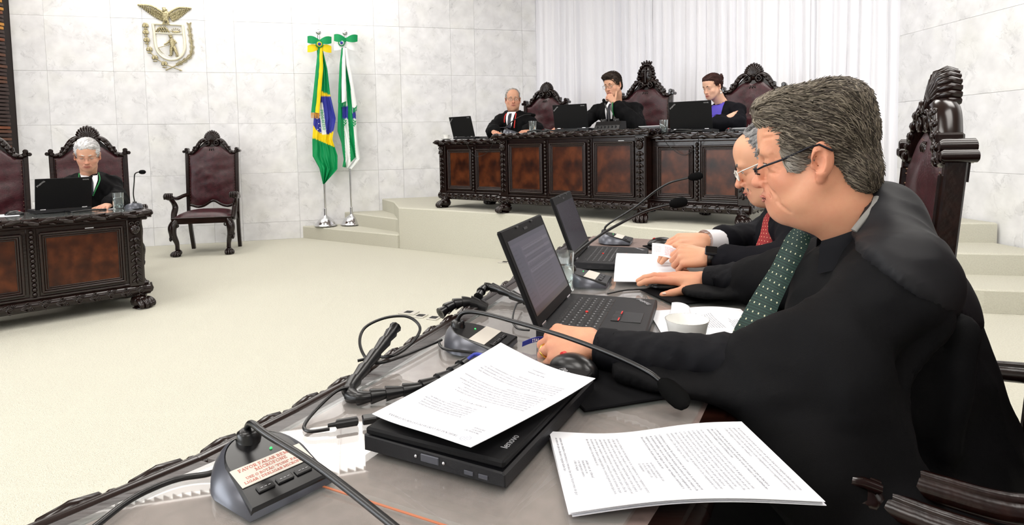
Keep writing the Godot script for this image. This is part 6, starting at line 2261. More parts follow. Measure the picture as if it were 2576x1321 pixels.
# head: X puts the head's own axes (origin between the eyes, y up, z forward, chin at -0.115, crown at 0.115) into the world
func face_into(f: Field, X: Transform3D, s: float, o: Dictionary) -> void:
	var b := X.basis
	var skin: Color = lc(o.skin)
	var ruddy: Color = skin.lerp(lc(c8(206, 116, 96)), o.get("ruddy", 0.25))
	var lip: Color = skin.lerp(lc(o.get("lip", c8(178, 96, 88))), 0.4)
	var e := func(c: Vector3, r: Vector3, k: float, cut := false, turn := Basis()) -> void: f.egg(X * (c * s), r * s, b * turn, k * s, cut)
	var cn := func(a: Vector3, c: Vector3, r1: float, r2: float, k: float, cut := false) -> void: f.cone(X * (a * s), X * (c * s), r1 * s, r2 * s, k * s, cut)
	var wide: float = o.get("wide", 1.0)
	var fat: float = o.get("fat", 0.0)
	f.base = skin
	e.call(Vector3(0, 0.03, -0.016), Vector3(0.075, 0.086, 0.097), 0.02)
	e.call(Vector3(0, -0.03, 0.026), Vector3(0.06 * wide, 0.072, 0.054), 0.03)
	e.call(Vector3(0, -0.07, 0.036), Vector3(0.05 * wide, 0.045, 0.047), 0.03)
	e.call(Vector3(0, 0.048, 0.04), Vector3(0.058, 0.05, 0.044), 0.03)
	for x in [-1.0, 1.0]:
		cn.call(Vector3(x * 0.055 * wide, -0.05, -0.005), Vector3(x * 0.02, -0.095, 0.06), 0.021 + 0.006 * fat, 0.017, 0.03)
		if fat > 0.0:
			e.call(Vector3(x * 0.045 * wide, -0.084, 0.012), Vector3(0.024, 0.03, 0.034) * (0.8 + 0.3 * fat), 0.025)
	e.call(Vector3(0, -0.098, 0.069), Vector3(0.021, 0.017, 0.017), 0.022)
	f.base = ruddy
	for x in [-1.0, 1.0]:
		e.call(Vector3(x * 0.039 * wide, -0.036, 0.05), Vector3(0.024, 0.022, 0.022), 0.022)
	f.base = skin
	cn.call(Vector3(-0.034, 0.016, 0.0735), Vector3(0.034, 0.016, 0.0735), 0.0125, 0.0125, 0.018)
	for x in [-1.0, 1.0]:
		e.call(Vector3(x * 0.032, -0.001, 0.089), Vector3(0.0185, 0.0115, 0.014), 0.014, true)
	# nose
	var nl: float = o.get("nose", 1.0)
	f.base = skin.lerp(ruddy, 0.6)
	cn.call(Vector3(0, 0.008, 0.081), Vector3(0, -0.036, 0.079 + 0.02 * nl), 0.008, 0.0105, 0.01)
	f.base = ruddy
	e.call(Vector3(0, -0.04, 0.081 + 0.02 * nl), Vector3(0.0125, 0.0105, 0.0115), 0.007)
	for x in [-1.0, 1.0]:
		e.call(Vector3(x * 0.0135, -0.0425, 0.087), Vector3(0.0082, 0.0082, 0.011), 0.005)
		e.call(Vector3(x * 0.0068, -0.05, 0.093), Vector3(0.0036, 0.004, 0.0055), 0.004, true)
	# lids
	f.base = skin.lerp(ruddy, 0.5)
	for x in [-1.0, 1.0]:
		var c := Vector3(x * 0.032, -0.002, 0.0685)
		e.call(c, Vector3(0.0145, 0.0135, 0.0135), 0.006)
	# mouth
	f.base = skin
	e.call(Vector3(0, -0.07, 0.076), Vector3(0.028, 0.02, 0.014), 0.018)
	f.base = lip
	cn.call(Vector3(-0.021, -0.0685, 0.085), Vector3(0, -0.0652, 0.0925), 0.0038, 0.0048, 0.005)
	cn.call(Vector3(0.021, -0.0685, 0.085), Vector3(0, -0.0652, 0.0925), 0.0038, 0.0048, 0.005)
	cn.call(Vector3(-0.015, -0.076, 0.0865), Vector3(0.015, -0.076, 0.0865), 0.005, 0.005, 0.006)
	cn.call(Vector3(-0.024, -0.0712, 0.092), Vector3(0.024, -0.0712, 0.092), 0.0022, 0.0022, 0.004, true)
	f.base = lc(c8(120, 58, 54))
	cn.call(Vector3(-0.024, -0.0715, 0.0845), Vector3(0.0, -0.0708, 0.0905), 0.0018, 0.0022, 0.002)
	cn.call(Vector3(0.024, -0.0715, 0.0845), Vector3(0.0, -0.0708, 0.0905), 0.0018, 0.0022, 0.002)
	f.base = skin
	# crease from nose to mouth, furrow under the lip
	for x in [-1.0, 1.0]:
		cn.call(Vector3(x * 0.019, -0.043, 0.089), Vector3(x * 0.031, -0.068, 0.078), 0.0018, 0.0018, 0.008, true)
	# ears
	var es: float = o.get("ear", 1.0)
	for x in [-1.0, 1.0]:
		f.base = skin.lerp(ruddy, 0.8)
		var tn := Basis(Vector3.UP, x * 0.42) * Basis(Vector3.RIGHT, -0.16)
		var ec := Vector3(x * 0.0805, -0.012, -0.012)
		e.call(ec + Vector3(x * 0.004, 0.004, -0.004), Vector3(0.0075, 0.031 * es, 0.0195 * es), 0.006, false, tn)
		e.call(ec + Vector3(x * 0.001, -0.026 * es, 0.004), Vector3(0.0065, 0.0115, 0.0095), 0.006, false, tn)
		e.call(ec + Vector3(x * 0.0125, -0.001, 0.003), Vector3(0.0095, 0.018 * es, 0.0105), 0.004, true, tn)
		e.call(ec + Vector3(x * 0.0135, 0.012, -0.007), Vector3(0.005, 0.011, 0.004), 0.004, true, tn)
		e.call(ec + Vector3(x * 0.003, -0.006, 0.013), Vector3(0.005, 0.007, 0.005), 0.005, false, tn)
	f.base = skin
	# neck
	var nd: Vector3 = o.neck
	cn.call(Vector3(0, -0.05, -0.025), Vector3(0, -0.1, -0.03), 0.052 + 0.006 * fat, 0.055 + 0.008 * fat, 0.03)
	f.cone(X * (Vector3(0, -0.1, -0.03) * s), nd, (0.055 + 0.008 * fat) * s, (0.06 + 0.01 * fat) * s, 0.03 * s)
	if fat > 0.0:
		e.call(Vector3(0, -0.112, 0.025), Vector3(0.042, 0.022, 0.04) * (0.85 + 0.2 * fat), 0.03)

func eyes_onto(p: Node3D, g0: Transform3D, X: Transform3D, s: float, open: float, brow: Color, brow_w := 0.0045) -> void:
	for x in [-1.0, 1.0]:
		var w := Geo.new()
		var d := Geo.new()
		var la := Geo.new()
		var g := Geo.new()
		for q in [w, d, la, g]: (q as Geo).xf = g0
		var c := Vector3(x * 0.032, -0.0045, 0.0722)
		w.ball(X * (c * s), Vector3(0.0112, 0.0025 + 0.0045 * open, 0.0118) * s, X.basis, 12, 8)
		part(p, "eye_white", w, M.eye_white)
		d.ball(X * ((c + Vector3(0, -0.0012, 0.0068)) * s), Vector3(0.0048, 0.0016 + 0.0034 * open, 0.0053) * s, X.basis, 10, 6)
		part(p, "iris", d, M.eye_dark)
		# lashes along the upper lid
		la.col = lc(brow.darkened(0.5))
		var pts := []
		for k in 7:
			var a := lerpf(-1.1, 1.1, k / 6.0)
			pts.append(X * (Vector3(x * 0.032 + sin(a) * 0.0125, -0.0045 + (0.0026 + 0.0045 * open) * cos(a), 0.0722 + 0.0118 * cos(a) * 0.98 + 0.0004) * s))
		la.tube(pts, 0.0008 * s, 5)
		part(p, "eyelash", la, M.hair)
		g.col = lc(brow)
		g.tube([X * (Vector3(x * 0.013, 0.0185, 0.0885) * s), X * (Vector3(x * 0.028, 0.0235, 0.0865) * s), X * (Vector3(x * 0.042, 0.022, 0.0775) * s), X * (Vector3(x * 0.05, 0.016, 0.068) * s)], [brow_w * 0.8 * s, brow_w * s, brow_w * 0.85 * s, brow_w * 0.4 * s], 6)
		part(p, "eyebrow", g, M.hair)

# lips lying on the face
func mouth_onto(p: Node3D, g0: Transform3D, X: Transform3D, s: float, f: Field, lip: Color) -> void:
	var ids := all_ids(f)
	for q in [["upper_lip", -0.0672, 0.0026, 0.021, lip], ["lower_lip", -0.0768, 0.0034, 0.018, lip], ["mouth_line", -0.0716, 0.0015, 0.0245, c8(118, 62, 56)]]:
		var pts := []
		var rr := []
		for k in 11:
			var u := k / 5.0 - 1.0
			var y: float = q[1] - 0.0022 * u * u * signf(q[1] + 0.072)
			var hit := march(f, ids, X * (Vector3(q[3] * u, y, 0.2) * s), -X.basis.z)
			pts.append(hit + X.basis.z * 0.0004 * s)
			rr.append(q[2] * s * (1.0 - 0.75 * u * u))
		var g := Geo.new()
		g.xf = g0
		g.col = lc(q[4])
		g.tube(pts, rr, 7, true, 0.8)
		part(p, q[0], g, M.hair)

# hair: eggs [centre, radii] joined, cuts removed, then loose locks lying along the flow
func hair_onto(p: Node3D, g0: Transform3D, X: Transform3D, s: float, eggs: Array, cuts: Array, tone: Callable, cell: float, locks: int, lock_len: float, lock_r: float, flow: Callable, rough := 0.004, seed_ := 3, planes := []) -> void:
	var f := Field.new()
	for q in eggs: f.egg(X * (q[0] * s), q[1] * s, X.basis, 0.02 * s)
	for q in cuts: f.egg(X * (q[0] * s), q[1] * s, X.basis, 0.008 * s, true)
	for q in planes: f.plane(X * (q[0] * s), X.basis * q[1], 0.006)
	var g := Geo.new()
	g.xf = g0
	f.build(g, cell)
	var inv := X.affine_inverse()
	var gi := g0.affine_inverse()
	var n1 := fnl(seed_, 26.0, 2)
	var n2 := fnl(seed_ + 1, 60.0, 2)
	reshape(g, func(q: Vector3, nn: Vector3) -> Vector3:
		var h: Vector3 = inv * (gi * q) / s
		return q + nn * s * (rough * n1.get_noise_3d(h.x * 1.4, h.y * 0.6, h.z * 0.6) * 1.4 + rough * 0.7 * n2.get_noise_3d(h.x, h.y, h.z)))
	for i in g.v.size():
		var h: Vector3 = inv * (gi * g.v[i]) / s
		g.c[i] = lc(tone.call(h, 0.5 + 0.5 * n2.get_noise_3d(h.x * 2.0, h.y, h.z)))
	var ids := all_ids(f)
	var r := RandomNumberGenerator.new()
	r.seed = seed_ * 77 + 5
	var base_n := g.v.size()
	var base_i := g.ix.size() / 3
	for k in locks:
		if base_i == 0: break
		var tr := r.randi_range(0, base_i - 1) * 3
		var root: Vector3 = gi * g.v[g.ix[tr]]
		var nn: Vector3 = g.n[g.ix[tr]]
		var h: Vector3 = inv * root / s
		var col: Color = tone.call(h, r.randf())
		g.col = lc(col)
		var pts := [root - nn * lock_r]
		var rr := [lock_r * 0.7]
		var q := root
		var seg := 5
		var curl := r.randf_range(-1.0, 1.0)
		for m in seg:
			var hh: Vector3 = inv * q / s
			var d: Vector3 = X.basis * (flow.call(hh) as Vector3)
			var eps := 0.004
			var gr := Vector3(f.at(q + Vector3(eps, 0, 0), ids), f.at(q + Vector3(0, eps, 0), ids), f.at(q + Vector3(0, 0, eps), ids)) - Vector3.ONE * f.at(q, ids)
			gr = gr.normalized()
			d = (d - gr * d.dot(gr)).normalized()
			d += gr.cross(d) * (0.55 * sin(m * 1.7 + curl * 3.0) * curl)
			q += d.normalized() * lock_len * s / seg
			q -= gr * (f.at(q, ids) - lock_r * (0.5 + 0.7 * absf(sin(m * 1.3 + curl * 5.0))) - (0.004 * s * r.randf() if m == seg - 1 else 0.0))
			pts.append(q)
			rr.append(lock_r * (1.0 - 0.7 * float(m + 1) / seg))
		g.tube(pts, rr, 4, false, 0.6)
	g.col = Color.WHITE
	part(p, "hair", g, M.hair)

# wrist: joint; dir: towards the knuckles; up: out of the back of the hand; thumb: +1 / -1 side
func hand_into(f: Field, wrist: Vector3, dir: Vector3, up: Vector3, thumb: float, s: float, curls: Array, spread := 1.0, thumb_dir := Vector3.ZERO, skin := Color.WHITE, arm := Vector3.ZERO) -> Array:
	var d := dir.normalized()
	var u := (up - d * up.dot(d)).normalized()
	var sd := d.cross(u) * thumb
	var tips := []
	f.base = skin
	f.cone(wrist - d * 0.035 * s, wrist + d * 0.01 * s, 0.026 * s, 0.0245 * s, 0.02 * s)
	f.egg(wrist + d * 0.048 * s - u * 0.005 * s, Vector3(0.037, 0.0155, 0.045) * s, Basis(sd, u, d), 0.02 * s)
	f.egg(wrist + d * 0.03 * s - u * 0.012 * s + sd * 0.02 * s, Vector3(0.017, 0.014, 0.026) * s, Basis(sd, u, d), 0.015 * s)
	var knuck := skin.lerp(lc(c8(208, 132, 112)), 0.35)
	var lens := [[0.043, 0.026, 0.021], [0.047, 0.03, 0.022], [0.043, 0.028, 0.021], [0.034, 0.021, 0.019]]
	for i in 4:
		var o := (1.5 - i) * 0.0205
		var k: Vector3 = wrist + (d * [0.088, 0.091, 0.087, 0.079][i] + sd * o - u * [0.002, 0.0, 0.002, 0.006][i]) * s
		f.base = skin
		f.cone(wrist + (d * 0.02 + sd * o * 0.6) * s, k, 0.013 * s, 0.0115 * s, 0.01 * s)
		var fd := (d + sd * (1.5 - i) * 0.07 * spread).normalized()
		var c: Array = curls[i]
		var ang := 0.0
		var at := k
		for j in 3:
			ang += c[j]
			var dd := fd * cos(ang) - u * sin(ang)
			var to: Vector3 = at + dd * lens[i][j] * s
			f.base = knuck if j == 0 else skin
			var r0: float = [0.0112, 0.0096, 0.0086][j] * (0.88 if i == 3 else 1.0)
			var r1: float = [0.0098, 0.0086, 0.0072][j] * (0.88 if i == 3 else 1.0)
			f.cone(at, to, r0 * s, r1 * s, 0.0035 * s)
			at = to
		tips.append(at)
	var td := thumb_dir.normalized() if thumb_dir != Vector3.ZERO else (d * 0.6 + sd * 0.75 - u * 0.25).normalized()
	var t0 := wrist + (d * 0.018 + sd * 0.024 - u * 0.008) * s
	var t1 := t0 + (td * 0.9 + sd * 0.25).normalized() * 0.042 * s
	var t2 := t1 + td * 0.033 * s
	var t3 := t2 + (td + d * 0.2).normalized() * 0.025 * s
	f.base = skin
	f.cone(t0, t1, 0.016 * s, 0.0125 * s, 0.012 * s)
	f.cone(t1, t2, 0.012 * s, 0.0108 * s, 0.004 * s)
	f.cone(t2, t3, 0.0108 * s, 0.0085 * s, 0.004 * s)
	tips.append(t3)
	return tips

func glasses_onto(p: Node3D, g0: Transform3D, X: Transform3D, s: float, m: Material, r: float, wire: float, rim: bool, drop := 0.0) -> void:
	var t := Node3D.new()
	t.name = "glasses"
	p.add_child(t, true)
	var g := Geo.new()
	g.xf = g0 * X * Transform3D(Basis().scaled(Vector3.ONE * s), Vector3.ZERO)
	for x in [-1.0, 1.0]:
		var l := Geo.new()
		l.xf = g.xf
		var ring := []
		var poly := PackedVector2Array()
		for k in 25:
			var a := TAU * k / 24.0
			var q := Vector2(cos(a) * r * 1.22, sin(a) * r * 0.82)
			ring.append(Vector3(x * 0.034 + q.x, -0.009 - drop + q.y, 0.1 - 0.25 * q.x * x * 0.5 - 0.1 * absf(q.y)))
			if k < 24: poly.append(Vector2(x * 0.034 + q.x, -0.006 + q.y))
		if rim: g.tube(ring, wire, 6)
		else:
			var top := []
			for k in range(1, 12): top.append(ring[k])
			g.tube(top, wire * 0.7, 5)
		var pp := PackedVector3Array()
		for q in ring: pp.append(q)
		var s0 := l.v.size()
		l.vert(Vector3(x * 0.034, -0.009 - drop, 0.1), Vector3(0, 0, 1))
		for q in ring: l.vert(q, Vector3(x * 0.12, 0, 1).normalized())
		for k in 24: l.tri(s0, s0 + 1 + k, s0 + 2 + k)
		part(t, "lens", l, M.lens)
		g.tube([Vector3(x * (0.034 + r * 1.2), 0.001 - drop, 0.094), Vector3(x * 0.072, 0.004 - drop * 0.85, 0.082), Vector3(x * 0.081, 0.007 - drop * 0.5, 0.05), Vector3(x * 0.088, 0.012 + drop * 0.3, 0.005), Vector3(x * 0.091, 0.014 + drop * 0.4, -0.014), Vector3(x * 0.087, 0.004, -0.034)], wire * 1.1, 6)
		g.tube([Vector3(x * 0.013, -0.009 - drop, 0.1), Vector3(x * 0.011, -0.016 - drop * 0.6, 0.094)], wire * 0.8, 5)
	g.tube([Vector3(-0.034 + r * 1.1, -0.003 - drop, 0.099), Vector3(-0.005, 0.001 - drop, 0.104), Vector3(0.005, 0.001 - drop, 0.104), Vector3(0.034 - r * 1.1, -0.003 - drop, 0.099)], wire, 6)
	part(t, "frame", g, m)

# a strip lying on the front of a clothed body: outline in the chest's own axes (T: origin on the chest, x left, y up, z forward)
func front_strip(p: Node3D, called: String, g0: Transform3D, f: Field, T: Transform3D, left: Array, right: Array, off: float, m: Material, nx := 7, per := 6) -> void:
	var ids := all_ids(f)
	var pts := PackedVector3Array()
	var rows := (left.size() - 1) * per + 1
	for j in rows:
		var q := float(j) / per
		var k := mini(int(q), left.size() - 2)
		var a: Vector2 = left[k].lerp(left[k + 1], q - k)
		var b: Vector2 = right[k].lerp(right[k + 1], q - k)
		for i in nx:
			var c := a.lerp(b, float(i) / (nx - 1))
			var hit := march(f, ids, T * Vector3(c.x, c.y, 0.5), -T.basis.z)
			if f.at(hit, ids) > 0.01: hit = pts[-1] - T.basis.z * off if pts.size() else T * Vector3(c.x, c.y, 0.08)
			pts.append(hit + T.basis.z * off)
	var g := Geo.new()
	g.xf = g0
	var n0 := (pts[1] - pts[0]).cross(pts[nx] - pts[0])
	g.sheet(pts, nx, rows, 0.002, n0.dot(T.basis.z) < 0.0)
	part(p, called, g, m)

func front_cord(p: Node3D, called: String, g0: Transform3D, f: Field, T: Transform3D, line: Array, off: float, r: float, m: Material) -> void:
	var ids := all_ids(f)
	var flat := []
	for q in line: flat.append(Vector3(q.x, q.y, 0))
	var pts := []
	for q in curve(flat, 6):
		var hit := march(f, ids, T * Vector3(q.x, q.y, 0.5), -T.basis.z)
		if f.at(hit, ids) < 0.01: pts.append(hit + T.basis.z * off)
	var g := Geo.new()
	g.xf = g0
	g.tube(pts, r, 6)
	part(p, called, g, m)

func rough_cloth(g: Geo, freq: float, amp: float, seed_: int) -> void:
	var n1 := fnl(seed_, freq, 2, true)
	var n2 := fnl(seed_ + 1, freq * 0.5, 2)
	reshape(g, func(q: Vector3, nn: Vector3) -> Vector3:
		return q + nn * amp * (n1.get_noise_3d(q.x + q.y * 0.4, q.y * 0.55, q.z - q.y * 0.3) * 0.8 + n2.get_noise_3d(q.x, q.y, q.z)))

func skin_of(p: Node3D, g0: Transform3D, big: Field, cell: float, fine: Array) -> void:
	# one mesh: the trunk and arms under the clothes, then head and hands on finer grids
	var g := Geo.new()
	g.xf = g0
	if big.A.size(): big.build(g, 0.03)
	for f in fine: (f as Field).build(g, cell)
	part(p, "body", g, M.skin)

func head_frame(at: Vector3, facing: Vector3, roll := 0.0) -> Transform3D:
	var z := facing.normalized()
	var b := look(z)
	return Transform3D(b * Basis(Vector3(0, 0, 1), roll), at)

# a seated figure at the far desks
func far_person(o: Dictionary) -> void:
	var base: Vector3 = o.base
	var p := thing("person", o.label, "person", base, 0.0, "")
	var g0 := Transform3D(Basis(), -base)
	var s: float = o.s
	var X := head_frame(o.head, o.face, o.get("roll", 0.0))
	var fw: Vector3 = o.front               # where the chest faces
	var lf := Vector3.UP.cross(fw).normalized()    # person's left
	var sl: Vector3 = o.shl
	var sr: Vector3 = o.shr
	var mid := (sl + sr) * 0.5
	var o2 := o.duplicate()
	o2.neck = mid + Vector3(0, 0.03, 0) * s - fw * 0.02
	var hf := Field.new()
	face_into(hf, X, s, o2)
	var fine := [hf]
	var skin: Color = lc(o.skin)
	for h in o.hands:
		var f := Field.new()
		hand_into(f, h[0], h[1], h[2], h[3], s * 0.94, h[4], 0.5, h[5] if h.size() > 5 else Vector3.ZERO, skin)
		fine.append(f)
	var trunk := Field.new()
	trunk.base = skin
	var hip: Vector3 = o.hip
	trunk.chain([hip, hip.lerp(mid, 0.55) + fw * 0.02, mid - Vector3(0, 0.06, 0)], [0.12 * s, 0.115 * s, 0.11 * s], 0.05)
	trunk.cone(sl, sr, 0.05 * s, 0.05 * s, 0.04)
	for a in o.arms:
		trunk.chain(a, [0.045 * s, 0.036 * s, 0.026 * s], 0.03)
	for x in [-1.0, 1.0]:
		trunk.chain([hip + lf * x * 0.09, hip + lf * x * 0.12 + fw * 0.36, hip + lf * x * 0.12 + fw * 0.34 - Vector3(0, 0.4, 0)], [0.08, 0.06, 0.045], 0.03)
	skin_of(p, g0, trunk, o.cell, fine)
	eyes_onto(p, g0, X, s, o.get("open", 0.5), o.brow, 0.0042)
	mouth_onto(p, g0, X, s, hf, o.get("mouth", c8(176, 104, 94)))
	hair_onto(p, g0, X, s, o.hair, o.cuts, o.tone, o.cell * 1.2, o.locks, o.get("lock_len", 0.05), o.get("lock_r", 0.0035), o.flow, 0.004, o.get("seed", 3), o.get("planes", []))
	if o.has("glasses"):
		glasses_onto(p, g0, X, s, M[o.glasses], 0.02, 0.0013, o.get("rim", true))
	# clothes
	var rf := Field.new()
	var k := 0.06 * s
	rf.chain([hip, hip.lerp(mid, 0.55) + fw * 0.03, mid - Vector3(0, 0.07, 0)], [0.17 * s, 0.155 * s, 0.135 * s], k)
	rf.egg(mid - Vector3(0, 0.06 * s, 0) + fw * 0.03, Vector3(0.175, 0.11, 0.11) * s, Basis(lf, Vector3.UP, fw), k)
	rf.cone(sl - Vector3(0, 0.015, 0), mid + Vector3(0, 0.045, 0) * s, 0.062 * s, 0.052 * s, 0.04)
	rf.cone(sr - Vector3(0, 0.015, 0), mid + Vector3(0, 0.045, 0) * s, 0.062 * s, 0.052 * s, 0.04)
	for x in [-1.0, 1.0]:
		rf.chain([hip + lf * x * 0.09, hip + lf * x * 0.13 + fw * 0.38, hip + lf * x * 0.13 + fw * 0.36 - Vector3(0, 0.38, 0)], [0.11, 0.09, 0.08], 0.05)
	var wide: float = o.get("sleeve", 1.0)
	for a in o.arms:
		rf.chain([a[0] - Vector3(0, 0.01, 0), a[1], a[1].lerp(a[2], 0.86)], [0.06 * s, 0.054 * s * wide, 0.05 * s * wide], 0.035)
		rf.chain([a[1] - Vector3(0, 0.02, 0), a[1].lerp(a[2], 0.75) - Vector3(0, 0.03, 0)], [0.05 * s * wide, 0.045 * s * wide], 0.03)
	for q in o.get("extra", []): rf.egg(q[0], q[1], Basis(), 0.04)
	# neck opening
	rf.cone(o2.neck - Vector3(0, 0.02, 0) * s, X * (Vector3(0, -0.09, -0.02) * s), 0.062 * s, 0.06 * s, 0.012, true)
	var rg := Geo.new()
	rg.xf = g0
	rf.build(rg, 0.016)
	rough_cloth(rg, 8.0, 0.016, o.get("seed", 3))
	part(p, "robe", rg, M[o.get("robe", "robe")])
	var T := Transform3D(Basis(lf, Vector3.UP, fw), mid)
	for q in o.get("strips", []):
		front_strip(p, q[0], g0, rf, T, q[1], q[2], q[3] + 0.012, M[q[4]])
	for q in o.get("cords", []):
		front_cord(p, q[0], g0, rf, T, q[1], q[2] + 0.01, q[3], M[q[4]])
	if o.has("earring"):
		for x in [-1.0, 1.0]:
			var eg := Geo.new()
			eg.xf = g0
			eg.ball(X * (Vector3(x * 0.088, -0.045, -0.006) * s), Vector3.ONE * 0.007, Basis(), 8, 6)
			eg.tube([X * (Vector3(x * 0.088, -0.045, -0.006) * s), X * (Vector3(x * 0.088, -0.066, -0.006) * s)], 0.002, 5)
			eg.ball(X * (Vector3(x * 0.088, -0.074, -0.006) * s), Vector3.ONE * 0.0095, Basis(), 10, 7)
			part(p, "earring", eg, M.pearl)
	if o.has("cuffs"):
		for c in o.cuffs:
			var cg := Geo.new()
			cg.xf = g0
			cg.tube([c[0], c[1]], 0.034 * s, 12)
			part(p, "cuff", cg, M[c[2]])

const REST := [[0.35, 0.5, 0.4], [0.4, 0.55, 0.4], [0.45, 0.6, 0.4], [0.5, 0.6, 0.4]]
const FIST := [[1.2, 1.5, 0.9], [1.25, 1.55, 0.9], [1.3, 1.55, 0.9], [1.3, 1.5, 0.9]]
const LIE := [[0.15, 0.25, 0.2], [0.12, 0.25, 0.2], [0.15, 0.3, 0.2], [0.2, 0.3, 0.2]]

